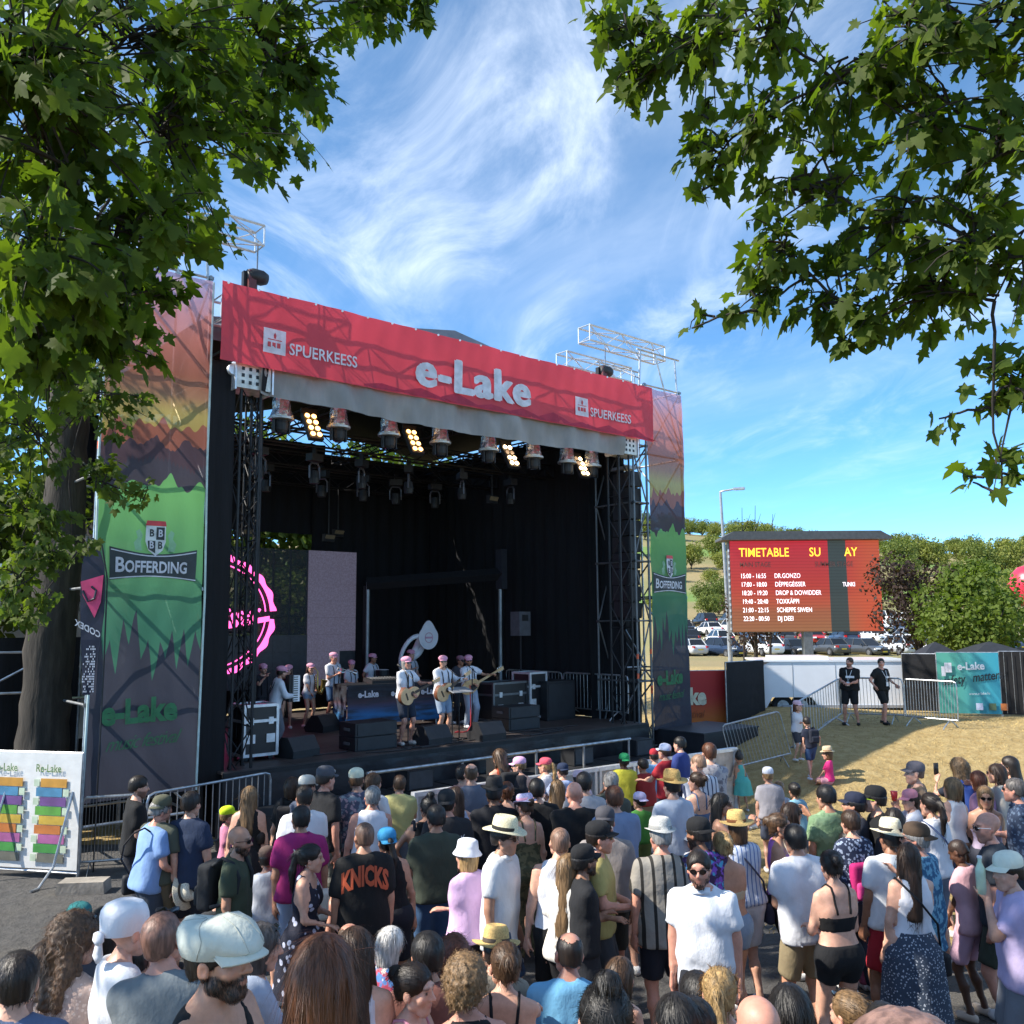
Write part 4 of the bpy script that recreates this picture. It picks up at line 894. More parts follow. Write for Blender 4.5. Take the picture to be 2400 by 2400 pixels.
# ---------------------------------------------------------------- stage
def build_stage():
    # deck and skirt
    t = ST_thing('stage_deck', 'dark plywood stage platform with black skirt below the band', 'stage', 4.8, 4.3, 0)
    W, D = 10.4, 8.8; nb = 8
    for i in range(nb):
        for j in range(5):
            mb = MB().box(((i + .5) / nb * W - W / 2, (j + .5) / 5 * D - D / 2, DECK - .02), (W / nb - .008, D / 5 - .008, .04)); obj('deck_panel', mb, M('dark stage plywood', (.055, .042, .038), .55, var=.35, scale=2.2, bmp=.002, bscale=30), t)
    mb = MB(); rr = np.random.RandomState(2)
    mb.grid(lambda u, v: (-W / 2 + W * u, -D / 2 - .03 + .035 * math.sin(u * 70 + 2 * math.sin(v * 2)) * (1 - v) - .05 * (1 - v), .03 + (DECK - .07) * v - .10 * (1 - v) * 0), 130, 4); obj('skirt', mb, M('black skirt vinyl', (.013, .013, .017), .38, var=.3, scale=2, bmp=.02, bscale=5), t, True)
    obj('deck_edge', MB().box((0, -D / 2 - .02, DECK - .05), (W, .05, .075)), BLKM, t)
    obj('under_deck', MB().box((0, 0, .5), (W - .3, D - .3, 1.0)), BLKC, t)
    # drapes: right side, back right, left part of the back stays open above the video wall
    def drape(label, P0, P1, z0, z1, n=60, amp=.05):
        P0, P1 = np.array(P0), np.array(P1); L = np.linalg.norm(P1 - P0); nn = np.array([-(P1 - P0)[1], (P1 - P0)[0], 0]) / L; mb = MB()
        mb.grid(lambda u, v: P0 + (P1 - P0) * u + nn * amp * math.sin(u * L * 14 + math.sin(v * 5 + u * 9)) + np.array([0, 0, z0 + (z1 - z0) * v]), n, 3); tag(obj('stage_drape', mb, BLKC, None, True), label, 'curtain')
    drape('black drape closing the right side of the stage', ST(10.12, .6), ST(10.12, 9.2), DECK, 8.5)
    drape('black drape across the back of the stage on the right', ST(5.95, 9.0), ST(10.2, 9.0), DECK, 8.5)
    drape('black drape low behind the video wall on the stage', ST(-.6, 9.15), ST(6.4, 9.15), DECK, 3.2)
    drape('black drape high across the back of the stage', ST(-.6, 9.15), ST(6.4, 9.15), 6.1, 8.8)  # added to keep sun patches off the inner right side
    drape('narrow black mesh drape beside the left banner tower', ST(-.72, .12), ST(-.28, .12), DECK - .2, 8.0, 14, .015)
    drape('black drape closing the left side of the stage', ST(-.45, .5), ST(-.45, 9.1), DECK - 1, 5.9)
    drape('black drape behind the right banner tower', ST(10.1, 1.75), ST(11.9, 1.75), 0, 6.2, 30)
    drape('black drape closing the bay beside the right column', ST(9.75, 1.5), ST(10.4, 1.5), DECK, 8.0, 12)
    drape('black cloth hung behind the base of the left banner tower', ST(-2.7, 2.4), ST(-.5, 2.4), .1, 3.0, 40)  # added behind the scrim so the lower banner reads darker
    # roof
    t = ST_thing('stage_roof', 'grey stage roof tarpaulin peaking above the red banner', 'roof', 4.8, 4.6, 0)
    for k, sg in enumerate((-1, 1)):
        mb = MB(); mb.grid(lambda u, v: (sg * 5.5 * u, -4.0 + 8.8 * v, 9.80 - .95 * u ** .8 + .05 * math.sin(v * 12) - .25 * (1 - v) * 0), 16, 10); obj('tarpaulin', mb, M('grey tarpaulin', (.16, .19, .22), .6, var=.15, scale=2, bmp=.02, bscale=5), t, True)
        mb = MB(); mb.grid(lambda u, v: (sg * 5.5 * u, -4.0 + 8.8 * v, 9.71 - .95 * u ** .8), 10, 3); obj('lining', mb, BLKC, t)
    mb = MB(); mb.add([(-5.5, -4.02, 8.9), (5.5, -4.02, 8.9), (0, -4.02, 9.80), (-5.5, -4.02, 8.5), (5.5, -4.02, 8.5)], [(0, 1, 2), (3, 4, 1, 0)]); obj('gable', mb, MATS['grey tarpaulin'], t)
    for dd, s0_, s1_ in ((.9, -.2, 10.0), (3.2, -.2, 10.0), (5.6, -.2, 10.0), (8.2, -.2, 10.0)):
        truss('roof_truss', {.9: 'black front lighting truss under the stage roof', 3.2: 'second black truss deep under the stage roof', 5.6: 'third black truss deep under the stage roof', 8.2: 'rearmost black truss at the back of the stage'}[dd], ST(s0_, dd, 7.95 if dd < 1 else 7.55), ST(s1_, dd, 7.95 if dd < 1 else 7.55), .34, .026)
    for ss in (0, 3.3, 6.6, 9.9): truss('roof_truss', {0: 'left', 3.3: 'second', 6.6: 'third', 9.9: 'right'}[ss] + ' black rafter truss running to the back of the stage', ST(ss, .3, 8.35), ST(ss, 8.8, 8.35), .3, .024)
    truss('header_truss', 'silver truss carrying the red header banner', ST(-.6, .28, 8.95), ST(10.2, .28, 8.95), .42, .026, ALU)
    # corner columns
    truss('column_truss', 'black vertical truss column at the left front of the stage', ST(-.02, .25, DECK - .9), ST(-.02, .25, 8.1), .36, .026)
    truss('column_truss', 'slim black vertical truss just inside the left column', ST(.42, .9, DECK), ST(.42, .9, 8.0), .22, .02)
    truss('column_truss', 'black vertical truss column at the right front of the stage', ST(9.55, .25, DECK - .9), ST(9.55, .25, 8.1), .36, .026)
    truss('column_truss', 'black rear truss column behind the video wall', ST(.1, 8.6, 0), ST(.1, 8.6, 8.4), .36, .026)
    for ss, lab in ((-.02, 'white perforated sleeve block on top of the left stage column'), (9.62, 'white perforated sleeve block on top of the right stage column')):
        t = ST_thing('sleeve_block', lab, 'rigging', ss, .22, 7.56); obj('block', MB().box((0, 0, .22), (.62, .5, .44)), M('white steel plate', (.6, .6, .56), .5, .3, .25, 8), t)
        mb = MB(); [mb.box((-.2 + .13 * i, -.253, .1 + .12 * j), (.05, .012, .06)) for i in range(4) for j in range(3)]; obj('plate_hole', mb, BLKM, t)
        for k in (-1, 1): obj('side_plate', MB().box((k * .34, -.05, .2), (.03, .46, .5)), ALU, t)
        obj('pulley', MB().lathe([(.0, -.04), (.10, -.04), (.08, 0), (.10, .04), (0, .04)], 14, (-.36, -.2, .3), 1, 1, rot(math.pi / 2)), ALU, t)
    # towers with printed scrims
    scaffold('banner_tower', 'galvanised scaffold tower behind the left printed banner', -2.47, -.8, .08, 1.7, 0, 9.45, 5)
    scaffold('banner_tower', 'galvanised scaffold tower behind the right printed banner', 10.4, 11.78, .08, 1.5, 0, 9.5, 5)
    scaffold('side_scaffold', 'narrow scaffold bay between the right column and the banner tower', 9.84, 10.32, .02, 1.3, .1, 7.9, 5, M('dull scaffold steel', (.16, .17, .18), .5, .7))
    fL = cloth_fn(-2.47, -.80, .90, 9.32, .0, .016, 4); o = cloth('banner', fL, 20, 100, PR, None, 'tall left tower banner with sunset print and brewery label', 'banner')
    beer_logo(fL, o, -1.59, 4.45); word('e-Lake', -2.28, 2.02, .50, fL, o, INKG, .036, .022, sx=.84, slope=.02); word('music festival', -2.22, 1.62, .30, fL, o, INKG, .036, -.001, .5, .82, .86, .05)
    ro = MB(); ro.path([ST(-2.49, -.02, .9), ST(-2.47, -.05, 4), ST(-2.50, -.03, 6.2), ST(-2.47, -.02, 9.3)] - np.array(o.location), .018, 6); ro.path([ST(-.79, -.02, .9), ST(-.77, -.05, 4), ST(-.80, -.03, 6.2), ST(-.79, -.02, 9.3)] - np.array(o.location), .018, 6); obj('hem', ro, M('pale hem', (.5, .62, .6), .7), o)
    fR = cloth_fn(10.38, 11.76, .92, 9.36, .0, .016, 9); o = cloth('banner', fR, 20, 100, PR, None, 'tall right tower banner with sunset print and brewery label', 'banner')
    beer_logo(fR, o, 11.06, 4.45, .95); word('e-Lake', 10.48, 1.98, .46, fR, o, INKG, .036, .02, sx=.76, slope=.02); word('music festival', 10.52, 1.60, .28, fR, o, INKG, .036, -.001, .5, .74, .86, .05)
    # header
    RED = M('red banner vinyl', (.68, .055, .080), .55, var=.10, scale=.8, transl=.30, bmp=.01, bscale=2.5); DR = M('red banner dark print', (.46, .02, .06), .55, transl=.3)
    fH = cloth_fn(-.70, 10.43, 7.94, 9.32, -.16, .013, 12); o = cloth('header_banner', fH, 150, 16, RED, None, 'long red banner across the top of the stage with festival name', 'banner')
    [word('e-Lake', 3.26 + a_, 8.20 + b_, .94, fH, o, INKW, .030 + .0005 * i_, .012, sx=1.10, space=1.10) for i_, (a_, b_) in enumerate(((0, 0), (-.045, 0), (.045, 0), (0, .022), (0, -.022), (.03, .018), (-.03, -.018)))]
    for s, k in ((.06, 1.0), (7.68, 1.0)):
        art('logo_square', [(s, 8.22), (s + .43, 8.22), (s + .43, 8.66), (s, 8.66)], fH, o, INKW, .02)
        for p in ([(s + .08, 8.46), (s + .35, 8.46), (s + .35, 8.475), (s + .08, 8.475)], [(s + .215, 8.60), (s + .245, 8.55), (s + .235, 8.49), (s + .20, 8.49), (s + .19, 8.55)]): art('logo_line', p, fH, o, INKR, .03)
        for x in (.08, .17, .26): art('logo_arch', [(s + x, 8.33), (s + x + .015, 8.33), (s + x + .015, 8.40), (s + x + .05, 8.40), (s + x + .05, 8.33), (s + x + .065, 8.33), (s + x + .065, 8.42), (s + x, 8.42)], fH, o, INKR, .03)
        word('SPUERKEESS', s + .50, 8.27, .30, fH, o, INKW, .02, .004, sx=.86)
    for i in range(9): s = 2.5 + i * .9; art('print_ridge', [(s - .4, 8.0 + .02 * (i % 3)), (s, 8.08 + .05 * ((i * 7) % 3)), (s + .5, 8.02), (s + .9, 7.97), (s - .4, 7.96)], fH, o, DR, .006)
    mb = MB(); [mb.lathe([(.0, 0), (.022, 0), (.022, .012), (0, .012)], 8, ST(-.6 + i * .55, -.2, 9.29) - np.array(o.location), 1, 1, rot(math.pi / 2, 0, 0)) for i in range(20)]; obj('eyelet', mb, ALU, o)
    fV = cloth_fn(.08, 9.42, 7.50, 8.02, -.06, .05, 21, .10); ov = cloth('valance', fV, 110, 8, M('grey valance cloth', (.26, .25, .24), .75, var=.2, scale=2, bmp=.03, bscale=4, stretch=(1, 1, .4)), None, 'sagging grey cloth valance under the red header banner', 'valance')
    art('valance_band', [(.10, 7.55), (.26, 7.55), (.26, 8.0), (.10, 8.0)], fV, ov, BLKC, .01)
    # hanging heads and blinders
    proto = None
    names = ['leftmost', 'second', 'third', 'fourth', 'fifth', 'sixth', 'seventh', 'rightmost']
    SILV = M('silver foil cover', (.62, .64, .66), .25, .9, .25, 14, .03, 22)
    for i, s in enumerate((.91, 2.12, 3.29, 4.58, 5.91, 7.26, 8.35, 9.2)):
        lab = f'{names[i]} moving head lamp in silver rain cover below the valance'
        if proto is None:
            proto = ST_thing('stage_lamp', lab, 'stage lamp', s, .8, 7.15, 0, 'stage lamps in silver rain covers'); rr = np.random.RandomState(5)
            mb = MB(); n = 14; prof = [(.20, .18), (.205, .22), (.17, .34), (.165, .48), (.14, .62), (.10, .66)]
            mb.lathe(prof, n); v = mb.v[0]; v[:, :2] *= 1 + .08 * rr.uniform(-1, 1, (len(v), 1)); obj('rain_cover', mb, SILV, proto)
            obj('cover_ring', MB().lathe([(.2, .15), (.23, .15), (.235, .19), (.2, .19)], 16), M('cover rim', (.5, .52, .55), .4, .6), proto)
            obj('lamp_head', MB().lathe([(.0, -.10), (.10, -.10), (.125, -.05), (.135, .08), (.12, .17), (.0, .17)], 14), BLKP, proto)
            obj('lens', MB().lathe([(.0, -.105), (.085, -.105), (.07, -.12), (0, -.125)], 14), M('dark lens', (.02, .03, .05), .1), proto)
            y = MB(); [y.box((k * .155, 0, .03), (.03, .08, .26)) for k in (-1, 1)]; obj('yoke', y, BLKP, proto)
            obj('clamp', MB().box((0, 0, .72), (.09, .12, .14)), BLKM, proto)
        else: dup(proto, None, ST(s, .8, 7.15), SA, lab)
    WARM = M('lit warm bulb', (1, .8, .5), .4, emit=(1.0, .50, .14, 3.2)); HOT = M('lit hot bulb', (1, .9, .7), .4, emit=(1.0, .68, .34, 6.0)); DIM = M('dim bulb', (.5, .45, .4), .2, emit=(1, .6, .3, .25))
    for bi, s in enumerate((1.58, 3.92, 6.57, 8.85)):
        t = ST_thing('blinder_lamp', f'{["leftmost", "second", "third", "rightmost"][bi]} eight bulb blinder lamp glowing under the valance', 'stage lamp', s, .75, 7.05, .0, 'eight bulb blinder lamps'); R = rot(-.55, 0, 0)
        obj('housing', MB().box((0, .10, .22), (.30, .09, .66), R=R), BLKP, t); obj('bracket', MB().box((0, .25, .55), (.34, .04, .10)), BLKM, t)
        for r_ in range(4):
            for c_ in range(2):
                p = np.array([(-.07, .07)[c_], 0, (r_ - 1.5) * .155]); p = R @ (p + np.array([0, -.05, 0])) + np.array([0, .10, .22])
                obj('bulb', MB().lathe([(0, -.02), (.035, -.015), (.048, .0), (.05, .02)], 10, p, 1, 1, R @ rot(math.pi / 2)), (WARM if bi < 2 else HOT) if not (bi == 3 and (r_, c_) in ((3, 0), (2, 0)) or bi == 2 and r_ == 2) else DIM, t, True)
    pr2 = None
    for i, (s, d, z) in enumerate([(1.6, 3.2, 6.8), (2.9, 3.2, 6.8), (4.1, 3.2, 6.8), (5.4, 3.2, 6.8), (7.0, 3.2, 6.8), (8.6, 3.2, 6.8), (2.9, 5.6, 6.9), (4.4, 5.6, 6.9), (5.6, 5.6, 6.9), (6.6, 5.6, 6.9), (7.9, 5.6, 6.9)]):
        lab = f'{["first", "second", "third", "fourth", "fifth", "sixth"][i if i < 6 else i - 6]} dark lamp from the left on the {"nearer" if i < 6 else "farther"} inner truss'
        if pr2 is None:
            pr2 = ST_thing('stage_lamp', lab, 'stage lamp', s, d, z, 0, 'dark lamps on the inner trusses'); obj('lamp_head', MB().lathe([(0, -.22), (.10, -.22), (.12, -.1), (.10, .06), (0, .08)], 12), BLKP, pr2)
            y = MB(); y.path([(-.15, 0, -.1), (-.15, 0, .16), (-.09, 0, .24), (.09, 0, .24), (.15, 0, .16), (.15, 0, -.1)], .022, 6); obj('yoke', y, M('grey yoke', (.12, .12, .14), .4, .4), pr2); obj('base', MB().box((0, 0, .36), (.34, .2, .16)), BLKP, pr2); obj('clamp', MB().box((0, 0, .50), (.06, .1, .16)), BLKM, pr2)
        else: dup(pr2, None, ST(s, d, z), SA + .3 * i, lab)
    for i, (s, d, z) in enumerate([(3.2, 7.3, 5.75), (5.6, 7.3, 5.75), (6.4, 8.2, 6.0), (2.2, 7.3, 6.0), (8.2, 3.4, 6.6)]):
        t = ST_thing('flood_lamp', f'{["first", "second", "third", "fourth", "fifth"][i]} small square flood lamp hanging inside the dark stage', 'stage lamp', s, d, z, .2, 'square flood lamps'); obj('housing', MB().box((0, .06, .1), (.36, .10, .2)), BLKP, t); obj('face', MB().box((0, .0, .1), (.32, .012, .15), R=rot(.5)), M('yellowed flood face', (.22, .17, .10), .4), t); obj('hanger', MB().tube((0, .06, .2), (0, .06, 7.5 - z), .02), BLKM, t)
    for ss, lab in ((10.08, 'hanging black line array of speakers beside the right column'), (-.62, 'hanging black line array of speakers beside the left column')):
        t = ST_thing('line_array', lab, 'speaker', ss, .55 if ss > 0 else 1.0, 3.6)
        for i in range(9): b_ = obj('cabinet', MB().box((0, -.03 * abs(i - 6) * .6, 3.4 - i * .40), (.42, .55, .37), R=rot(.02 * (i - 4))), BLKP, t); obj('grille', MB().box((0, -.285 - .03 * abs(i - 6) * .6, 3.4 - i * .40), (.38, .012, .33)), M('steel mesh grille', (.02, .022, .026)), b_)
        obj('hang_bar', MB().box((0, 0, 3.72), (.3, .6, .08)), STEEL, t)
    # rigging over the towers
    for k, (a, b_, lab) in enumerate([((-1.75, .5, 10.55), (.25, .5, 10.55), 'silver truss beam reaching out over the left banner tower'), ((8.55, .35, 10.45), (11.35, .35, 10.45), 'upper silver truss beam over the right banner tower'), ((8.7, 1.3, 10.05), (11.1, 1.3, 10.05), 'lower silver truss beam behind the right banner tower')]):
        truss('rigging_truss', lab, ST(*a), ST(*b_), .38, .024, ALU)
    for s, lab in ((-1.6, 'silver pole frame holding the rigging over the left tower'), (10.95, 'silver pole frame holding the rigging over the right tower')):
        t = ST_thing('rigging_tower', lab, 'rigging', s, .8, 9.4)
        for x in (-.75, .75):
            for y in (-.72, .7): obj('pole', MB().tube((x, y, -.1), (x * .9, y, .95), .025), STEEL, t)
        obj('rail', MB().tube((-.8, -.72, .93), (.85, -.72, .93), .024), STEEL, t); obj('rail', MB().tube((-.8, .7, .93), (.85, .7, .93), .024), STEEL, t); obj('brace', MB().tube((-.1, -.72, .9), (.8, -.74, -1.6), .024), STEEL, t); obj('brace', MB().tube((-.1, .7, .9), (-.75, -.7, .2), .022), STEEL, t)
    for s, z, lab in ((.18, 9.42, 'black chain hoist hanging above the left end of the banner'), (9.35, 9.32, 'black chain hoist hanging above the right end of the banner')):
        t = ST_thing('chain_hoist', lab, 'hoist', s, .42, z); obj('motor', MB().lathe([(0, -.2), (.10, -.19), (.14, -.1), (.14, .1), (.10, .19), (0, .2)], 14, (0, 0, .36), 1, 1, rot(0, math.pi / 2)), BLKP, t, True); obj('gear_case', MB().box((-.12, 0, .26), (.14, .2, .34)), M('dark red plastic', (.10, .015, .015), .5), t)
        obj('chain', MB().tube((0, 0, .48), (0, 0, 1.05), .014), M('chain steel', (.25, .25, .26), .4, .8), t); obj('chain', MB().tube((0, 0, .0), (0, 0, .28), .012), MATS['chain steel'], t); obj('hook', MB().path([(0, 0, .06), (.03, 0, .02), (.02, 0, -.04), (-.03, 0, -.04), (-.035, 0, .0)], .012), MATS['chain steel'], t); obj('mount', MB().box((-.2, .05, .15), (.10, .10, .55)), BLKM, t)
    # video wall with round logo
    LEDN = M('video wall panel', (.020, .020, .026), .5, 0, .4, 9); t = ST_thing('video_wall', 'half transparent video wall with pink round band logo', 'screen', 3.15, 7.0, DECK)
    s0, s1, z0, z1 = .0, 6.25, 1.9, 5.45; nx, nzz = 13, 8; LIT = M('lit lilac pixels', (.10, .09, .12), .7, var=.5, scale=26, emit=(.28, .25, .36, .10)); MESH_ = M('see through pixels', (.02, .022, .03), .6, alpha=.55)
    for i in range(nx):
        for j in range(nzz):
            x0 = s0 + (s1 - s0) * i / nx; w = (s1 - s0) / nx; hz_ = (z1 - z0) / nzz; zc = z0 + hz_ * (j + .5)
            m_ = LIT if i >= 10 and not (i == 12 and j < 2) else (MESH_ if j >= 3 else LEDN)
            obj('screen_panel', MB().box((x0 + w / 2 - 3.15, 0, zc - DECK), (w - .004, .05 if m_ is not MESH_ else .012, hz_ - .004)), m_, t)
    for i in range(nx + 1): obj('screen_rib', MB().box((s0 + (s1 - s0) * i / nx - 3.15, .06, (z0 + z1) / 2 - DECK), (.035, .05, z1 - z0)), BLKM, t)
    for i in (0, 4, 9, 13): obj('screen_leg', MB().box((s0 + (s1 - s0) * i / nx - 3.15, .1, (z0 - DECK) / 2), (.07, .07, z0 - DECK)), BLKM, t)
    PINK = M('lit pink pixels', (.9, .2, .5), .6, emit=(1.0, .105, .42, 1.15)); cx, cz = 2.1 - 3.15, 3.74 - DECK; RO = 1.78
    def ring(r0, r1, wob, t0, t1, n=90):
        V = []; 
        for i in range(n + 1):
            a = t0 + (t1 - t0) * i / n
            for r in (r0, r1 + wob * math.sin(a * 21)): V.append((cx + r * math.cos(a), -.06, cz + r * .86 * math.sin(a)))
        return (np.array(V), [(2 * i, 2 * i + 1, 2 * i + 3, 2 * i + 2) for i in range(n)])
    q1 = (math.radians(4), math.radians(176)); q2 = (math.radians(184), math.radians(356))
    for q in (q1, q2): obj('logo_ring', ring(RO - .15, RO, .032, *q), PINK, t); obj('logo_ring', ring(RO - .29, RO - .255, 0, *q, 60), PINK, t)
    obj('logo_bar', MB().add([(cx - 1.7, -.06, cz - .55), (cx + 1.62, -.06, cz - .02), (cx + 1.62, -.06, cz - .15), (cx - 1.7, -.06, cz - .70)], [(0, 1, 2, 3)]), PINK, t)
    Mx = np.array([[1, 0, 0, cx + 1.30], [0, 0, 1, -.07], [.15, 1, 0, cz - .12], [0, 0, 0, 1]]); text_mesh('déppegéisser', .60, Mx, PINK, 'lettering', t, .012, .35, sx=.80, align='RIGHT')
    # black goal frame on stage
    t = ST_thing('goal_frame', 'black steel goal frame with silver posts inside the stage', 'frame', 7.9, 5.6, DECK); A = ST(6.35, 6.6, 0); B = ST(9.45, 4.6, 0); o3 = ST(7.9, 5.6, 0)
    def loc_(P): q = np.asarray(P) - o3; return np.array([q @ E1, q @ E2, q[2]])
    obj('beam', MB().path([loc_(A) + (0, 0, 3.45), loc_(B) + (0, 0, 3.72)], .17, 4), BLKC, t); obj('beam_end', MB().box(loc_(B) + (0, 0, 3.85), (.2, .25, 1.1)), M('grey box cloth', (.02, .022, .03), .8), t)
    for P in (A, B): obj('post', MB().tube(loc_(P) * (.97, 1, 1), loc_(P) * (.97, 1, 1) + (0, 0, 3.5), .05), M('dull silver post', (.3, .33, .35), .5, .6), t); obj('side_truss', MB().box(loc_(P) + (.05, .1, 1.7), (.12, .12, 3.4)), BLKM, t)
    obj('stay', MB().tube(loc_(B) + (0, .1, 1.6), loc_(B) + (.5, .2, 0), .04), BLKM, t)
    # front of stage: rail, subs
    t = ST_thing('stage_rail', 'silver tube rail on posts along the stage front', 'rail', 5.2, -1.25, 0)
    for a, b_ in ((-3.6, .2), (.24, 2.9)): obj('rail_tube', MB().tube((a, 0, 1.03), (b_, 0, 1.03), .03, 8), STEEL, t)
    for x in (-3.5, -1.6, .2, 1.5, 2.85): obj('rail_post', MB().tube((x, 0, 0), (x, 0, 1.06), .026), STEEL, t)
    sub = None
    for i, (s, d) in enumerate([(-.1, -.75), (.95, -.75), (2.0, -.75), (3.05, -.75), (4.1, -.8), (5.15, -.8), (6.2, -.8), (7.25, -.8), (8.3, -.85), (9.3, -.85)]):
        lab = f'{["first", "second", "third", "fourth", "fifth", "sixth", "seventh", "eighth", "ninth", "last"][i]} black bass speaker from the left below the stage front'
        if sub is None:
            sub = ST_thing('bass_speaker', lab, 'speaker', s, d, 0, 0, 'bass speakers below the stage front'); obj('cabinet', MB().box((0, 0, .29), (1.0, .75, .56)), BLKP, sub); obj('grille', MB().box((0, -.385, .29), (.92, .02, .48)), M('steel mesh grille', (.02, .022, .026), .5, .3, .3, 60), sub); g = MB(); g.box((-.515, 0, .32), (.03, .2, .08)); g.box((.515, 0, .32), (.03, .2, .08)); obj('handle', g, BLKM, sub); obj('divider', MB().box((0, -.4, .29), (.03, .02, .48)), BLKP, sub)
        else: dup(sub, None, ST(s, d, 0), SA, lab)
    ff = None
    for i, s in enumerate((2.9, 5.0, 7.0, 8.9)):
        lab = f'{["leftmost", "second", "third", "rightmost"][i]} small black fill speaker on the row in front of the stage'
        if ff is None: ff = ST_thing('fill_speaker', lab, 'speaker', s, -.75, .58, 0, 'fill speakers'); obj('cabinet', MB().box((0, 0, .17), (.56, .4, .34)), BLKP, ff); obj('grille', MB().box((0, -.205, .17), (.50, .02, .29)), M('grey mesh grille', (.055, .06, .07), .6, .2), ff); obj('foot', MB().box((0, 0, .005), (.3, .3, .012)), BLKM, ff)
        else: dup(ff, None, ST(s, -.75, .58), SA, lab)
    t = ST_thing('ramp_box', 'black cloth covered box stage corner beside the right tower', 'box', 11.6, -.55, 0); obj('box_cover', MB().box((0, 0, .46), (2.2, 1.6, .92), taper=.97), M('black box vinyl', (.02, .021, .027), .45, var=.2, scale=3, bmp=.01), t); obj('box_top', MB().box((0, 0, .935), (2.18, 1.58, .03)), M('box top', (.035, .037, .045), .5), t)
    # wedges, subs, cases
    we = None
    for i, (s, d, rz) in enumerate([(1.35, .75, .25), (4.12, .42, .1), (5.35, .22, 0), (3.6, 3.9, .4)]):
        lab = ['black wedge monitor at the front left near the accordion player', 'black wedge monitor between the two acoustic guitarists', 'black wedge monitor in front of the bass player', 'black wedge monitor on the floor beside the trumpet player'][i]
        if we is None:
            we = ST_thing('wedge_monitor', lab, 'speaker', s, d, DECK, rz, 'wedge monitors'); obj('cabinet', MB().prism([(-.26, 0), (.23, 0), (.27, .10), (.07, .36), (-.11, .36), (-.27, .13)], -.31, .31, np.array([[0, 0, 1, 0], [1, 0, 0, 0], [0, 1, 0, 0], [0, 0, 0, 1]])), BLKP, we)
            Rg = rot(math.atan2(.22, .30) - 1.57 + 1.57); obj('grille', MB().prism([(.22, .13), (.062, .335), (.078, .35), (.24, .14)], -.27, .27, np.array([[0, 0, 1, 0], [1, 0, 0, 0], [0, 1, 0, 0], [0, 0, 0, 1]])), M('grey mesh grille', (.055, .06, .07)), we); obj('handle', MB().box((.315, 0, .18), (.02, .12, .05)), BLKM, we)
        else: dup(we, None, ST(s, d, DECK), SA + rz, lab)
    for i, (s, d, n, lab) in enumerate([(2.85, .75, 2, 'stack of two black centre fill speakers at the stage front'), (7.0, 1.2, 2, 'stack of two black amplifier boxes right of the bass player'), (9.0, 2.2, 1, 'large black bass cabinet by the barrier inside the stage')]):
        t = ST_thing('speaker_stack', lab, 'speaker', s, d)
        for j in range(n):
            w = (.92, .6, .52) if n == 2 else (.95, .8, .95); z = (j + .5) * (w[2] * (.5 if n == 2 else 1)); hh_ = w[2] * (.5 if n == 2 else 1)
            c = obj('cabinet', MB().box((0, 0, z), (w[0], w[1], hh_ - .012)), BLKP, t); obj('grille', MB().box((0, -w[1] / 2 - .006, z), (w[0] * .9, .012, hh_ * .82)), MATS['steel mesh grille'], c); obj('handle', MB().box((-w[0] / 2 - .01, 0, z), (.02, .2, .05)), M('grey handle', (.1, .1, .11), .5), c)
    CASE = M('black case laminate', (.012, .012, .014), .4, var=.2)
    for i, (s, d, rz, w, lab) in enumerate([(.62, 1.0, 0, (.62, .6, .95), 'tall black flight case with silver edges at the left of the stage'), (7.6, 2.4, .05, (1.1, .6, .95), 'wide dark flight case behind the amplifier boxes'), (8.45, 2.35, .05, (.55, .6, 1.15), 'upright silver edged flight case right of the wide case')]):
        t = ST_thing('flight_case', lab, 'flight case', s, d, DECK, rz); x, y, z = w[0] / 2, w[1] / 2, w[2]
        obj('case_body', MB().box((0, 0, z / 2 + .05), (w[0], w[1], z - .1)), CASE, t)
        for a, b_, c_ in ((-x, -y, 0), (x, -y, 0), (-x, y, 0), (x, y, 0)): obj('edge_profile', MB().box((a, b_, z / 2 + .05), (.05, .05, z - .08)), ALU if i != 1 else M('dark alu', (.16, .17, .18), .4, .7), t)
        for zz in (.1, z, z * .72):
            for b_ in (-y, y): obj('edge_profile', MB().box((0, b_, zz), (w[0] + .03, .045, .05)), ALU if i != 1 else MATS['dark alu'], t)
            for a in (-x, x): obj('edge_profile', MB().box((a, 0, zz), (.045, w[1] + .01, .048)), ALU if i != 1 else MATS['dark alu'], t)
        for a in (-.3, .3): obj('handle_dish', MB().box((a * w[0], -y - .012, z * .4), (.16, .02, .15)), ALU, t); obj('latch', MB().box((a * w[0], -y - .014, z * .72), (.09, .024, .12)), ALU, t)
        for a in (-1, 1):
            for b_ in (-1, 1): obj('castor', MB().lathe([(0, -.02), (.045, -.02), (.045, .02), (0, .02)], 10, (a * x * .75, b_ * y * .7, .045), 1, 1, rot(math.pi / 2)), BLKP, t)
    # desk with printed cloth
    t = ST_thing('mixing_desk_table', 'table with blue lake print cloth in the middle of the stage', 'table', 5.25, 3.75, DECK, -.12); W, D2, H2 = 2.45, .8, .98
    obj('table_top', MB().box((0, 0, H2), (W, D2, .04)), BLKM, t)
    for a in (-1, 1):
        for b_ in (-1, 1): obj('leg', MB().tube((a * W * .45, b_ * D2 * .4, 0), (a * W * .45, b_ * D2 * .4, H2), .025), STEEL, t)
    m, N, L, b = newmat('lake print cloth'); tc = N.new('ShaderNodeTexCoord'); sp = N.new('ShaderNodeSeparateXYZ'); L.new(tc.outputs['Object'], sp.inputs[0])
    cr = N.new('ShaderNodeValToRGB'); L.new(rampf(N, L, sp.outputs[2], .14, .98, False), cr.inputs[0]); e = cr.color_ramp.elements; e[0].color = (*srgb('1c5f94'), 1); e[1].color = (*srgb('14161f'), 1); e[1].position = .72
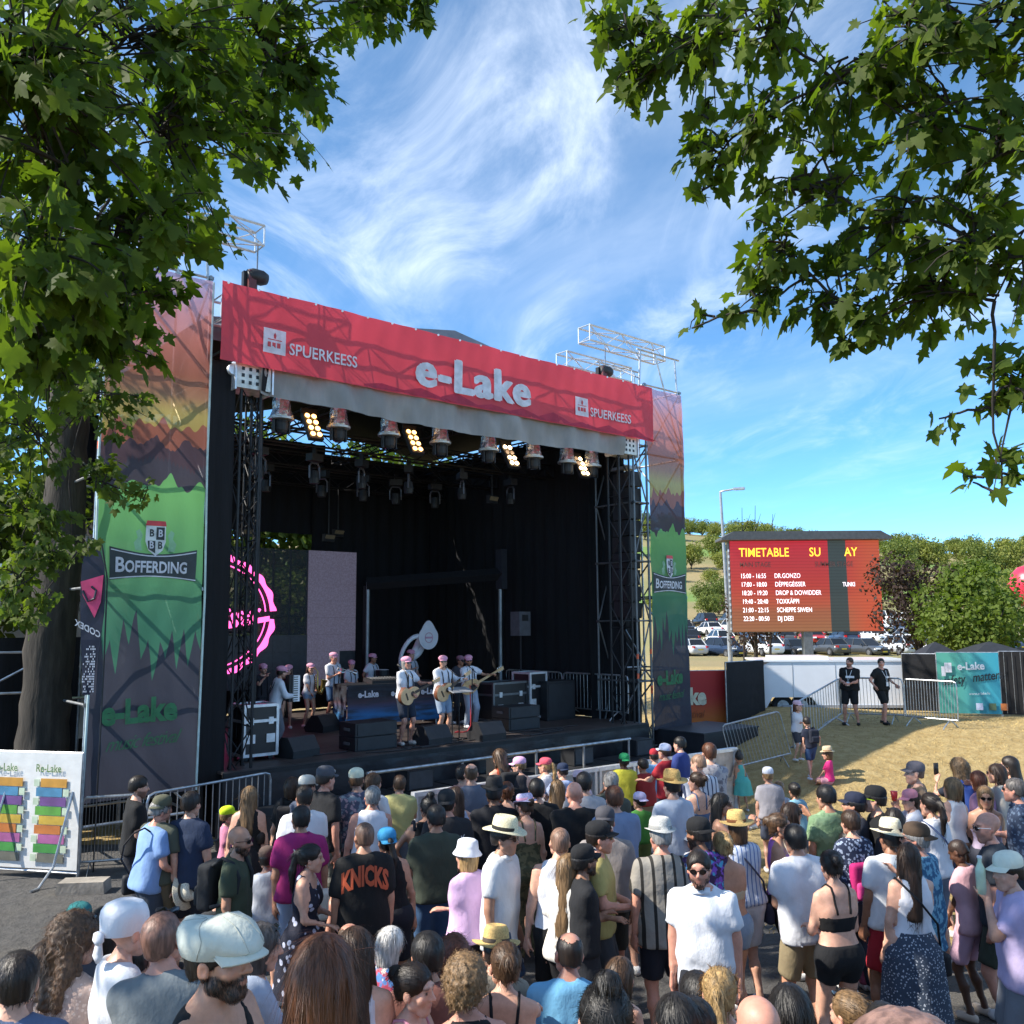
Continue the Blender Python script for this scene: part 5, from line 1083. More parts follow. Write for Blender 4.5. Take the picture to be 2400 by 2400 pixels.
    for p, c in ((.22, '2a6ea6'), (.42, '3c4566'), (.55, '4a3540')): x = e.new(p); x.color = (*srgb(c), 1)
    L.new(mixc(N, L, rampf(N, L, nz(N, L, 3, 4, stretch=(.4, 1, 3)).outputs[0], .4, .7), cr.outputs[0], (.02, .03, .05)), b.inputs['Base Color']); b.inputs['Roughness'].default_value = .7
    mb = MB(); mb.grid(lambda u, v: (-W / 2 + W * u, -D2 / 2 - .02 + .012 * math.sin(u * 30), .12 + (H2 - .12) * v), 40, 4); cl = obj('front_cloth', mb, m, t, True); obj('side_cloth', MB().grid(lambda u, v: (-W / 2 - .01, -D2 / 2 + D2 * u, .12 + (H2 - .12) * v), 6, 4), m, t)
    for x in (-.98, -.16, .62): text_mesh('e-Lake', .20, np.array([[1, 0, 0, x], [0, 0, 1, -D2 / 2 - .045], [0, 1, 0, .72], [0, 0, 0, 1]]), INKW, 'lettering', cl, .008, sx=.95)
    md = ST_thing('mixing_desk', 'small black mixer with cables on the stage table', 'mixer', 5.15, 3.75, DECK + 1.0, -.12); obj('mixer_case', MB().box((0, 0, .05), (.9, .5, .09), R=rot(.1)), BLKP, md); obj('fader', MB().add(np.concatenate([np.array([(x - .01, -.18, .1), (x + .01, -.18, .1), (x + .01, .15, .13), (x - .01, .15, .13)]) for x in np.linspace(-.4, .4, 12)]), [(4 * i, 4 * i + 1, 4 * i + 2, 4 * i + 3) for i in range(12)]), ALU, md)
    # microphones on stands, music stand, small speaker, instrument lamp
    for i, (s, d, lab) in enumerate([(3.55, .42, 'black microphone stand in front of the left acoustic guitarist'), (4.72, .55, 'black microphone stand by the middle guitarist'), (5.75, 1.2, 'black microphone stand in front of the bass player'), (1.0, 1.75, 'microphone on boom stand left of the accordion player')]):
        t = ST_thing('microphone_stand', lab, 'microphone', s, d); obj('base', MB().lathe([(0, 0), (.14, 0), (.13, .02), (.02, .03)], 14), BLKM, t); obj('pole', MB().tube((0, 0, .02), (0, 0, 1.38), .012), BLKM, t); obj('boom', MB().tube((0, -.15, 1.30), (0, .25, 1.50), .008), BLKM, t); obj('microphone', MB().lathe([(0, -.09), (.012, -.09), (.018, .04), (.026, .06), (.022, .09), (0, .1)], 10, (0, .30, 1.52), 1, 1, rot(-1.1)), BLKP, t, True)
    t = ST_thing('music_stand', 'grey music stand with sheet in front of the bass player', 'music stand', 4.95, .62); obj('pole', MB().tube((0, 0, 0), (0, 0, .95), .013), BLKM, t); obj('tray', MB().box((0, 0, 1.0), (.55, .34, .012), R=rot(.25)), M('grey tray', (.3, .31, .33), .5), t); obj('foot', MB().tube((-.2, -.1, .01), (.2, -.1, .01), .012), BLKM, t); obj('foot', MB().tube((0, .2, .01), (0, -.15, .01), .012), BLKM, t)
    t = ST_thing('stand_speaker', 'grey speaker on a tall stand deep at the right of the stage', 'speaker', 9.0, 3.3); obj('cabinet', MB().box((0, 0, 2.35), (.38, .36, .62)), M('grey speaker box', (.09, .095, .11), .6), t); obj('horn', MB().box((0, -.185, 2.5), (.2, .015, .16)), BLKP, t); obj('pole', MB().tube((0, 0, 0), (0, 0, 2.1), .02), BLKM, t)
    for k in range(3): obj('leg', MB().tube((0, 0, .6), (.4 * math.cos(k * 2.1), .4 * math.sin(k * 2.1), 0), .014), BLKM, t)
    t = ST_thing('cable', 'red cable hanging down beside the bass player', 'cable', 6.0, 1.6); obj('cord', MB().path([(0, 0, 1.0), (.02, 0, .5), (-.02, -.05, .12), (-.15, -.1, .015), (-.35, -.2, .015), (-.5, -.1, .015), (-.25, .05, .015)], .012, 5), M('red rubber', (.5, .04, .05), .5), t)
    for i in range(7):
        rr = np.random.RandomState(i + 40); s, d = rr.uniform(1, 7), rr.uniform(.1, .9); pts = [(rr.normal(0, .25) + k * .35, rr.normal(0, .12), .012) for k in range(6)]
        t = ST_thing('cable', 'black cable lying on the stage floor near the front edge', 'cable', s, d, DECK + .004, 0, 'cables on the stage floor'); obj('cord', MB().path(pts, .011, 5), BLKP, t)
    # rear scaffolding showing behind, white panel
    t = ST_thing('white_panel', 'tall white sheet showing through the left banner', 'sheet', -1.62, 2.2, 0); mb = MB(); mb.grid(lambda u, v: (-.36 + .72 * u, .02 * math.sin(v * 9), 1.6 + 3.4 * v), 6, 12); obj('sheet', mb, M('white sheet', (.8, .8, .78), .7, var=.06, transl=.5), t, True)
    for z in (2.3, 2.75, 4.2): obj('batten', MB().box((0, -.04, z), (.74, .03, .04)), BLKM, t)
    for x in (-.37, .37): obj('post', MB().tube((x, .03, 0), (x, .03, 5.05), .025), STEEL, t)
build_stage()
# ---------------------------------------------------------------- site around the stage
def gpt(u, v, it=12):
    z = 0.0
    for _ in range(it): P = atz(u, v, z); z = .5 * z + .5 * gz(P[0], P[1])
    return P
_bar = []
def barrier(P, Q, label, group='steel crowd barriers', h=1.08, nb=17):
    P, Q = np.array(P, float), np.array(Q, float); L = np.linalg.norm(Q - P); x = (Q - P) / L; y = np.cross([0, 0, 1.0], x); y /= np.linalg.norm(y); z = np.cross(x, y)
    t = thing('crowd_barrier', label, 'barrier', P, 0, group); t.rotation_euler = Matrix(np.stack([x, y, z], 1).tolist()).to_euler(); t.scale = (L / 2.3, 1, 1)
    if not _bar:
        r = .021; obj('frame', MB().path([(.02, 0, .18), (.0, 0, .5), (0, 0, h - .12), (.03, 0, h - .03), (.12, 0, h), (2.18, 0, h), (2.27, 0, h - .03), (2.3, 0, h - .12), (2.3, 0, .5), (2.28, 0, .18)], r, 8), STEEL, t); obj('bottom_rail', MB().tube((.02, 0, .2), (2.28, 0, .2), .018), STEEL, t)
        b0 = obj('bar', MB().tube((0, 0, .2), (0, 0, h), .0085, 6), STEEL, t); b0.location.x = .13
        for i in range(1, nb): b = b0.copy(); COL.objects.link(b); b.location.x = .13 + i * 2.04 / (nb - 1)
        for xx in (.35, 1.95): obj('foot', MB().path([(xx, -.32, .0), (xx, -.25, .06), (xx, 0, .2), (xx, .25, .06), (xx, .32, .0)], .018, 6), STEEL, t)
        _bar.append(t)
    else:
        for ch in _bar[0].children: c = ch.copy(); COL.objects.link(c); c.parent = t
    return t
def flat(Pa, Pb, z0, z1):                                     # frame for a flat upright panel between two ground points: local x along, y out to the camera, z up
    Pa = np.array(Pa, float); Pb = np.array(Pb, float); d = Pb - Pa; d[2] = 0; L = np.linalg.norm(d); return math.atan2(d[1], d[0]), L
FENCEM = M('fence mesh black', (.008, .008, .010), .9, var=.3, scale=4, bmp=.03, bscale=3)
def fence_panel(name, label, Pa, Pb, h, m, z0=.06, amp=.006):
    rz, L = flat(Pa, Pb, 0, 0); t = thing(name, label, 'fence' if 'fence' in name else 'banner', Pa, rz); dz = Pb[2] - Pa[2]
    mb = MB(); n = max(6, int(L * 5)); sd = len(label); mb.grid(lambda u, v: (L * u, amp * (math.sin(u * L * 4 + sd + v * 3) + .6 * math.sin(u * L * 9 + v * 5)), z0 + dz * u + (h - z0) * v), n, 8); obj('sheet', mb, m, t, True)
    fr = MB(); obj('top_rail', MB().tube((0, .03, h), (L, .03, h + dz), .02), STEEL, t); obj('bottom_rail', MB().tube((0, .03, .1), (L, .03, .1 + dz), .02), STEEL, t)
    for x in (0, L): obj('post', MB().tube((x, .03, dz * x / L), (x, .03, h + dz * x / L), .022), STEEL, t)
    return t
def panel_text(t, txt, x, z, size, m, bold=0, shear=0, sx=1, slope=0, off=-.030, space=1): return text_mesh(txt, size, np.array([[1, 0, 0, x], [0, 0, 1, off], [slope, 1, 0, z], [0, 0, 0, 1]]), m, 'lettering', t, bold, shear, sx=sx, space=space)
def rect(t, name, x, z, w, h, m, off=-.04): return obj(name, MB().box((x + w / 2, off, z + h / 2), (w, .006, h)), m, t)
def build_right():
    barrier(gpt(1724, 1822), gpt(1860, 1788), 'crowd barrier lowest on the grass slope by the turquoise dress')
    barrier(gpt(1862, 1775), gpt(1975, 1690), 'crowd barrier climbing the mound behind the boy in navy')
    barrier(gpt(1972, 1690), gpt(2122, 1696), 'crowd barrier right in front of the two security men'); barrier(gpt(2124, 1698), gpt(2248, 1710), 'crowd barrier at the right end of the row in front of the turquoise banner')
    # sign cards on barriers
    # trailer
    a, b = aty(1762, 1690, 27.0), aty(2166, 1692, 26.6); z0 = .92; t = thing('trailer', 'long white box trailer parked behind the security men', 'trailer', ((a[0] + b[0]) / 2, 27.6, z0 - .05), math.atan2(b[1] - a[1], b[0] - a[0])); L = b[0] - a[0]; HT = 1.32
    TW = M('white trailer paint', (.74, .76, .80), .3, var=.06, scale=1.2, coat=.3)
    pr = [(-L / 2, .0), (-L / 2 + .45, .0), (-L / 2 + .62, .30), (-L / 2 + 1.75, .30), (-L / 2 + 1.95, .0), (L / 2, .0), (L / 2, HT - .1), (L / 2 - .1, HT), (-L / 2 + .6, HT), (-L / 2, HT - .28)]
    obj('box_body', MB().prism(pr, -1.1, 1.1, np.array([[1, 0, 0, 0], [0, 0, 1, 0], [0, 1, 0, .12], [0, 0, 0, 1]])), TW, t); obj('roof_trim', MB().box((0, 0, HT + .145), (L - .5, 2.26, .05)), TW, t); obj('side_rail', MB().box((.3, -1.115, .16), (L - 1.2, .03, .08)), M('grey rail', (.3, .31, .33), .5), t)
    for x in (-L / 2 + .95, -L / 2 + 1.5): w = obj('wheel', MB().lathe([(0, -.1), (.27, -.1), (.31, -.06), (.31, .06), (.27, .1), (0, .1)], 18, (x, -.85, .16), 1, 1, rot(math.pi / 2)), M('tyre rubber', (.015, .015, .016), .8), t); obj('rim', MB().lathe([(0, -.02), (.17, -.02), (.17, .02), (0, .02)], 14, (x, -.96, .16), 1, 1, rot(math.pi / 2)), STEEL, w)
    for i in range(3): obj('panel_seam', MB().box((-L / 4 + i * L / 4, -1.104, HT / 2 + .15), (.012, .01, HT - .15)), MATS['grey rail'], t)
    obj('roof_hatch', MB().box((-L / 2 + 1.6, 0, HT + .21), (1.6, 1.2, .1)), TW, t)
    # banners and fences
    A, B = aty(1598, 1690, 25.2), aty(1708, 1680, 25.4); A[2] = B[2] = gz(A[0], A[1]); RB = M('red orange banner', (.55, .09, .035), .6, var=.2, scale=1.2, transl=.15)
    m, N, Lk, bb = newmat('sunset banner'); tc = N.new('ShaderNodeTexCoord'); sp = N.new('ShaderNodeSeparateXYZ'); Lk.new(tc.outputs['Object'], sp.inputs[0]); Lk.new(mixc(N, Lk, rampf(N, Lk, sp.outputs[2], .2, 1.4), srgb('c97a2c'), srgb('b52a28')), bb.inputs['Base Color']); bb.inputs['Roughness'].default_value = .6
    t = fence_panel('fence_banner', 'red and orange festival banner partly hidden by the right tower', A, B, 1.95, m); panel_text(t, 'e-Lake', -.62, 1.05, .62, M('cream ink', (.72, .68, .5), .6), .03, sx=.80); panel_text(t, 'music festival', -.5, .68, .3, M('rust ink', (.30, .07, .02), .6), 0, .4, .7)
    A, B = aty(1706, 1682, 25.0), aty(1795, 1690, 26.2); A[2] = B[2] = gz(A[0], A[1]); fence_panel('fence', 'black screened fence panel between red banner and trailer', A, B, 1.8, FENCEM)
    A, B = aty(2122, 1690, 25.6), aty(2203, 1695, 25.2); A[2] = B[2] = gz(A[0], A[1]); fence_panel('fence', 'black screened fence panel right of the trailer', A, B, 1.62, FENCEM)
    A, B = aty(2205, 1706, 24.8), aty(2352, 1712, 24.4); A[2] = B[2] = gz(A[0], A[1]); m, N, Lk, bb = newmat('teal banner'); tc = N.new('ShaderNodeTexCoord'); sp = N.new('ShaderNodeSeparateXYZ'); Lk.new(tc.outputs['Object'], sp.inputs[0]); Lk.new(mixc(N, Lk, rampf(N, Lk, sp.outputs[0], .2, 1.6), srgb('4f9a8a'), srgb('2f8fa6')), bb.inputs['Base Color']); bb.inputs['Roughness'].default_value = .6
    t = fence_panel('fence_banner', 'turquoise banner about safety with sponsor logos on the right fence', A, B, 1.68, m); panel_text(t, 'e-Lake', .50, 1.22, .28, INKW, .008, sx=.9, slope=.03); panel_text(t, 'safety', .12, .80, .34, M('black ink', (.012, .014, .02), .6), .004, .15, .70, .13); panel_text(t, 'matters!', .86, .90, .34, MATS['black ink'], .004, .15, .70, .13); panel_text(t, 'www.e-lake.lu', .75, .55, .10, INKW, 0, 0, .9, .05)
    for x in (.22, .30, .38): rect(t, 'logo_leaf', x - .12, 1.05 + .1 * (x > .25), .10, .26, INKW)
    for x, c in ((.9, 'c8d4e8'), (1.22, '5a6e50'), (1.50, 'd07a40')): rect(t, 'sponsor_logo', x, .16, .17, .18, M('ink ' + c, srgb(c), .6))
    A, B = aty(2354, 1712, 24.4), aty(2560, 1716, 23.8); A[2] = B[2] = gz(A[0], A[1]); t = fence_panel('fence', 'black fence with wire grid at the right edge', A, B, 1.72, FENCEM)
    for i in range(8): obj('wire', MB().tube((.1 + i * .2, -.05, .1), (.1 + i * .2, -.05, 1.7), .006, 4), STEEL, t)
    # pavilion roofs behind fence
    for u0, u1, lab in ((2165, 2260, 'low black tent roof behind the right fence'), (2265, 2420, 'second black tent roof at the right edge behind the fence')):
        A, B = aty(u0, 1570, 28.5), aty(u1, 1570, 28.5); t = thing('tent_roof', lab, 'tent', ((A[0] + B[0]) / 2, 29, .95), 0); w = (B[0] - A[0]) / 2; obj('canopy', MB().lathe([(1.42 * w, 1.42), (1.42 * w, 1.5), (.5 * w, 1.75), (.02, 1.85)], 4, (0, 0, 0), 1, .8, rot(0, 0, math.pi / 4)), M('black tent cloth', (.02, .021, .025), .6), t)
        for x in (-w, w): obj('pole', MB().tube((x * .95, 0, 0), (x * .95, 0, 1.45), .03), STEEL, t)
    t = thing('orange_sign', 'small yellow warning lamp bar above the right fence', 'lamp', aty(2300, 1548, 28), 0); obj('lamp', MB().box((0, 0, 0), (.4, .1, .1)), M('amber plastic', (.8, .45, .02), .4), t); obj('pole', MB().tube((0, 0, -1.6), (0, 0, 0), .02), STEEL, t)
    # timetable screen on a post
    A, B = aty(1718, 1480, 45), aty(2070, 1478, 45); zt, zb = 7.5, 2.98; W = B[0] - A[0]; t = thing('timetable_screen', 'large lit timetable screen on a steel post', 'screen', ((A[0] + B[0]) / 2, 45, gz(14, 45)), 0); g0 = gz(14, 45); zb -= g0; zt -= g0; H = zt - zb
    m, N, L, b = newmat('timetable screen'); tc = N.new('ShaderNodeTexCoord'); sp = N.new('ShaderNodeSeparateXYZ'); L.new(tc.outputs['Object'], sp.inputs[0])
    cr = N.new('ShaderNodeValToRGB'); L.new(rampf(N, L, sp.outputs[2], zb, zt, False), cr.inputs[0]); e = cr.color_ramp.elements; e[0].color = (*srgb('8a5c3c'), 1); e[1].color = (*srgb('b02230'), 1)
    for p, c in ((.22, '8f5236'), (.30, 'a04a30'), (.5, 'a8362a'), (.75, 'a52a2c')): x = e.new(p); x.color = (*srgb(c), 1)
    g = mixc(N, L, rampf(N, L, sp.outputs[0], W * .17, W * .45), cr.outputs[0], srgb('b04a2a')); bar = N.new('ShaderNodeMath'); bar.operation = 'COMPARE'; L.new(sp.outputs[0], bar.inputs[0]); bar.inputs[1].default_value = W * .215; bar.inputs[2].default_value = W * .06
    g = mixc(N, L, bar.outputs[0], g, srgb('343c3a')); wv = N.new('ShaderNodeMath'); wv.operation = 'SINE'; ml = N.new('ShaderNodeMath'); ml.operation = 'MULTIPLY'; ml.inputs[1].default_value = 40; L.new(sp.outputs[2], ml.inputs[0]); L.new(ml.outputs[0], wv.inputs[0]); g = mixc(N, L, rampf(N, L, wv.outputs[0], .2, .9), g, mixc(N, L, 1, g, (.78, .74, .74), 'MULTIPLY'))
    L.new(mixc(N, L, 1, g, (.25,) * 3, 'MULTIPLY'), b.inputs['Base Color']); L.new(g, b.inputs['Emission Color']); b.inputs['Emission Strength'].default_value = .48; b.inputs['Roughness'].default_value = .5
    nX, nZ = 8, 5
    obj('display', MB().box((0, 0, zb + H / 2), (W, .12, H)), m, t); obj('back_case', MB().box((0, .3, zb + H / 2), (W + .1, .46, H + .06)), M('grey cabinet', (.12, .125, .13), .5), t)
    sd = MB(); [sd.box((-W / 2 - .08, .0, zb + .15 + i * .3), (.05, .1, .12)) for i in range(14)]; obj('side_fitting', sd, ALU, t)
    obj('roof', MB().prism([(-W / 2 - .55, 0), (W / 2 + .45, 0), (W / 2 + .45, .1), (W / 2 - .1, .42), (-W / 2 + .05, .42), (-W / 2 - .55, .1)], -.75, .75, np.array([[1, 0, 0, 0], [0, 0, 1, .1], [0, 1, 0, zt + .02], [0, 0, 0, 1]])), M('dark grey roof', (.075, .08, .085), .6), t)
    obj('post', MB().box((0, .2, zb / 2), (.45, .4, zb)), M('blue grey post', (.16, .18, .2), .5, .3), t)
    YE = M('lit yellow text', (.9, .6, .05), .5, emit=(1.0, .50, .03, .95)); WT = M('lit white text', (.8, .8, .8), .5, emit=(1, .86, .92, .75)); GT = M('dim text', (.2, .08, .06), .6)
    def w(txt, x, z, size, mm, bold=0, sx=1): text_mesh(txt, size, np.array([[1, 0, 0, -W / 2 + x], [0, 0, 1, -.075], [0, 1, 0, z], [0, 0, 0, 1]]), mm, 'lettering', t, bold, 0, sx=sx)
    w('TIMETABLE', .42, zt - .78, .62, YE, .004, .82); w('SU', 3.95, zt - .78, .62, YE, .004, .82); w('AY', 5.72, zt - .78, .62, YE, .004, .82); w('MAIN STAGE', .44, zt - 1.30, .34, GT, .004, .8); w('SUMMER STAGE', 4.2, zt - 1.30, .34, GT, .004, .8)
    for i, (a, c) in enumerate((('15:00 - 16:55', 'DR.GONZO'), ('17:00 - 18:00', 'DÉPPEGÉISSER'), ('18:20 - 19:20', 'DROP & DOWIDDER'), ('19:40 - 20:40', 'TOXKÄPPI'), ('21:00 - 22:15', 'SCHEPPE SIWEN'), ('22:20 - 00:50', 'DJ DEEI'))): w(a, .45 + .015 * i, zt - 1.86 - i * .425, .33, WT, .0, .74); w(c, 2.15 + .015 * i, zt - 1.86 - i * .425, .33, WT, .0, .74)
    w('TUNKI', 5.55, zt - 2.30, .30, WT, .003, .7)
    # street lamp
    P = aty(1712, 1530, 50); t = thing('street_lamp', 'tall grey street lamp left of the timetable screen', 'street lamp', (P[0], 50, gz(P[0], 50)), 0); GL = M('grey lamp pole', (.36, .38, .40), .5, .5); top = 10.75 - gz(P[0], 50)
    obj('pole', MB().path([(0, 0, 0), (-.1, 0, top * .5), (-.24, 0, top)], [.13, .10, .07], 10), GL, t); obj('arm', MB().path([(-.24, 0, top), (-.1, -.1, top + .04), (.45, -.3, top + .10)], .05, 8), GL, t); hd = obj('lamp_head', MB().box((.72, -.4, top + .12), (.62, .26, .12), rz=-.35), GL, t); obj('lamp_glass', MB().box((.72, -.4, top + .05), (.5, .2, .03), rz=-.35), M('lamp glass', (.6, .62, .62), .2), hd)
    # red balloon
    P = aty(2416, 1372, 42); t = thing('red_balloon', 'big red advertising balloon at the right edge', 'balloon', (P[0], 42, gz(P[0], 42)), 0); zc = P[2] - gz(P[0], 42); obj('envelope', MB().lathe([(.05, -1.05), (.5, -.95), (.85, -.5), (.97, 0), (.85, .5), (.5, .85), (.05, .98)], 24, (0, 0, zc)), M('red balloon skin', (.62, .03, .07), .35, var=.1), t, True); obj('tether', MB().tube((0, 0, 0), (0, 0, zc - 1), .04), STEEL, t)
    for k in range(6): a = -2.2 + k * .25; obj('white_stripe', MB().path([(.99 * math.cos(a) * math.cos(q), .99 * math.sin(a) * math.cos(q), zc + .99 * math.sin(q)) for q in np.linspace(-.2 - .1 * k % .3, .35, 6)], .03, 4), WHITE, t)
build_right()
# ---------------------------------------------------------------- cars
def car_mesh(kind):
    L, H, Wd = {'hatch': (4.1, 1.46, .87), 'estate': (4.65, 1.48, .91), 'suv': (4.45, 1.66, .93)}[kind]; x0 = -L / 2
    # stations: x, bottom, belt, half width
    f = {'hatch': (.28, .40, .52, .86), 'estate': (.27, .39, .62, .95), 'suv': (.27, .37, .60, .92)}[kind]; bz = .92 if kind != 'suv' else 1.02; hood = .80 if kind != 'suv' else .94
    st = [(0, .42, .55, .62), (.02, .24, hood - .14, .80), (.08, .18, hood - .06, .93), (.2, .17, hood, .98), (f[0], .17, hood + .05, 1.0), (.5, .17, bz, 1.0), (.8, .17, bz + .02, 1.0), (.94, .2, bz, .95), (.985, .26, bz - .10, .86), (1, .42, bz - .25, .72)]
    mb = MB(); n = 9; V = []
    for t, zb_, zt_, w in st:
        w *= Wd; x = x0 + t * L; sec = [(-w * .80, zb_), (-w * .98, zb_ + .16), (-w, (zb_ + zt_) / 2), (-w * .95, zt_ - .03), (-w * .55, zt_ + .015), (0, zt_ + .03), (w * .55, zt_ + .015), (w * .95, zt_ - .03), (w, (zb_ + zt_) / 2), (w * .98, zb_ + .16), (w * .80, zb_)]
        V += [(x, y, z) for y, z in sec]
    k = 11; F_ = [(i * k + j, i * k + (j + 1) % k, (i + 1) * k + (j + 1) % k, (i + 1) * k + j) for i in range(len(st) - 1) for j in range(k)]; F_ += [tuple(range(k - 1, -1, -1)), tuple(range((len(st) - 1) * k, len(st) * k))]
    body = (np.array(V), F_)
    xa, xb, xc, xd = x0 + L * (f[0] + .0), x0 + L * (f[1] + .06), x0 + L * (f[3] - .10), x0 + L * (f[3] + .03); w1, w2 = Wd * .93, Wd * .70
    cab = [[(xa, w1 * .9, bz - .06), (xb, w2, H - .03), (xc, w2, H - .02), (xd, w1 * .92, bz)], ]
    roof = MB(); z1 = H - .04
    roof.add([(xb, -w2, z1), (xc, -w2, z1 + .01), (xc, w2, z1 + .01), (xb, w2, z1), (xb + .15, -w2 * .8, H), (xc - .1, -w2 * .8, H), (xc - .1, w2 * .8, H), (xb + .15, w2 * .8, H)], [(0, 1, 5, 4), (1, 2, 6, 5), (2, 3, 7, 6), (3, 0, 4, 7), (4, 5, 6, 7), (3, 2, 1, 0)])
    for s in (-1, 1):
        for (px, pz, py), (qx, qz, qy) in (((xa, bz - .06, w1 * .93), (xb, z1, w2)), ((xd, bz, w1 * .93), (xc, z1, w2)), (((xa + xd) / 2, bz, w1 * .99), ((xb + xc) / 2, z1, w2))): roof.tube((px, s * py, pz), (qx, s * qy, qz), .04, 5)
    gl = MB(); gl.add([(xa + .02, -w1 * .88, bz - .05), (xa + .02, w1 * .88, bz - .05), (xb, w2 * .96, z1), (xb, -w2 * .96, z1)], [(0, 1, 2, 3)]); gr = MB().add([(xd - .02, -w1 * .88, bz), (xd - .02, w1 * .88, bz), (xc, w2 * .96, z1), (xc, -w2 * .96, z1)], [(3, 2, 1, 0)])
    sides = []
    for s in (-1, 1):
        mids = [(xa + .1, (xa + xd) / 2 - .04, xb + .06, (xb + xc) / 2 - .03), ((xa + xd) / 2 + .04, xd - .1, (xb + xc) / 2 + .03, xc - .04)]
        for a, b_, c_, d_ in mids: q = MB().add([(a, s * w1 * .965, bz - .03), (b_, s * w1 * .965, bz), (d_, s * w2 * 1.0, z1 - .02), (c_, s * w2 * 1.0, z1 - .02)], [(0, 1, 2, 3) if s < 0 else (3, 2, 1, 0)]); sides.append(q)
    return body, roof, gl, gr, sides, (L, H, Wd, bz, hood, x0)
PAINT = M('car paint', rough=.22, use_obj=True, var=.04, scale=2, coat=.6); CGL = M('car glass', (.015, .018, .022), .06, var=.1); TY = M('tyre rubber', (.015, .015, .016), .8); RIM = M('alloy rim', (.5, .51, .53), .3, .8); HL = M('headlight glass', (.7, .72, .75), .1); TL = M('tail light red', (.45, .01, .01), .2); PL = M('number plate yellow', (.75, .5, .02), .5)
CARS = {}
def make_car(kind, label, loc, rz, color, group):
    if kind not in CARS:
        body, roof, gl, gr, sides, (L, H, Wd, bz, hood, x0) = car_mesh(kind); t = thing('parked_car', label, 'car', loc, rz, group); CARS[kind] = t
        obj('body', body, PAINT, t, True); obj('roof', roof, PAINT, t); obj('windscreen', gl, CGL, t); obj('rear_window', gr, CGL, t)
        for q in sides: obj('side_window', q, CGL, t)
        for x in (x0 + L * .19, x0 + L * .80):
            for s in (-1, 1): w = obj('wheel', MB().lathe([(0, -.11), (.26, -.11), (.32, -.08), (.32, .08), (.26, .11), (0, .11)], 16, (x, s * (Wd - .08), .32), 1, 1, rot(math.pi / 2)), TY, t); obj('rim', MB().lathe([(0, -.012), (.2, -.012), (.2, .012), (0, .012)], 12, (x, s * (Wd + .035), .32), 1, 1, rot(math.pi / 2)), RIM, w); obj('wheel_arch', MB().lathe([(.33, -.01), (.37, -.01), (.37, .01), (.33, .01)], 16, (x, s * (Wd - .005), .34), 1, 1, rot(math.pi / 2)), BLKP, t)
        for s in (-1, 1):
            obj('headlight', MB().box((x0 + .10, s * Wd * .66, hood - .16), (.18, .36, .13), R=rot(0, 0, -s * .45)), HL, t); obj('tail_light', MB().box((-x0 - .10, s * Wd * .72, bz - .14), (.14, .26, .20), R=rot(0, 0, s * .4)), TL, t); obj('mirror', MB().box((x0 + L * .36, s * (Wd + .08), bz + .04), (.1, .16, .12)), PAINT, t)
        obj('grille', MB().box((x0 + .005, 0, .48), (.05, .9, .16)), BLKP, t); obj('number_plate', MB().box((x0 - .02, 0, .38), (.02, .5, .11)), PL, t); obj('number_plate', MB().box((-x0 - .01, 0, .58), (.03, .5, .11)), PL, t); c = t
    else: c = dup(CARS[kind], None, loc, rz, label); c['group'] = group
    tint(c, color, ('body', 'roof', 'mirror'))
    return c
def build_cars():
    cols = {'white': (.78, .79, .80), 'silver': (.48, .50, .52), 'black': (.012, .012, .014), 'dark grey': (.06, .065, .07), 'dark blue': (.02, .035, .07), 'dark red': (.12, .012, .015), 'red': (.45, .02, .02)}
    names = {'hatch': 'hatchback', 'estate': 'estate car', 'suv': 'off-roader'}; rr = random.Random(8); ordn = ['first', 'second', 'third', 'fourth', 'fifth', 'sixth', 'seventh', 'eighth', 'ninth', 'tenth', 'eleventh', 'twelfth', 'thirteenth']
    rows = [(78, 15.4, 3.0, ['silver hatch', 'dark blue suv', 'white suv', 'black hatch', 'dark grey hatch', 'dark grey estate', 'silver suv', 'white hatch', 'dark grey estate', 'dark blue hatch', 'white estate'], 'nearest car row', -1.25), (87, 17.0, 3.0, ['black hatch', 'white estate', 'dark blue suv', 'dark grey hatch', 'red hatch', 'dark blue estate', 'white suv', 'silver estate', 'white hatch', 'dark grey suv', 'black hatch'], 'second car row', -1.5),
            (97, 18.2, 3.0, ['black suv', 'white hatch', 'white suv', 'silver estate', 'dark grey hatch', 'white hatch', 'black estate', 'white suv', 'dark blue hatch', 'silver hatch', 'white hatch'], 'third car row', -1.3), (108, 19.8, 3.1, ['dark red hatch', 'black suv', 'dark grey suv', 'white hatch', 'black hatch', 'silver suv', 'white estate', 'dark grey hatch', 'white suv', 'white hatch', 'silver hatch'], 'farthest car row', -1.4)]
    for y, x0, dx, lst, rn, rz in rows:
        for i, c in enumerate(lst):
            col, kind = c.rsplit(' ', 1); x = x0 + i * dx + rr.uniform(-.2, .2); yy = y + rr.uniform(-.3, .3) + .05 * i; r = rz + rr.uniform(-.08, .08)
            if (y, i) == (78, 5): r = 1.9
            if rr.random() < .3: r += math.pi
            slope = (gz(x, yy + 1.5) - gz(x, yy - 1.5)) / 3; o = make_car(kind, f'{col} {names[kind]}, {ordn[i]} from the left in the {rn}', (x, yy, gz(x, yy) + .01), r, cols[col], 'cars parked in the field behind')
    # hedge-lined field edge: nothing else
build_cars()
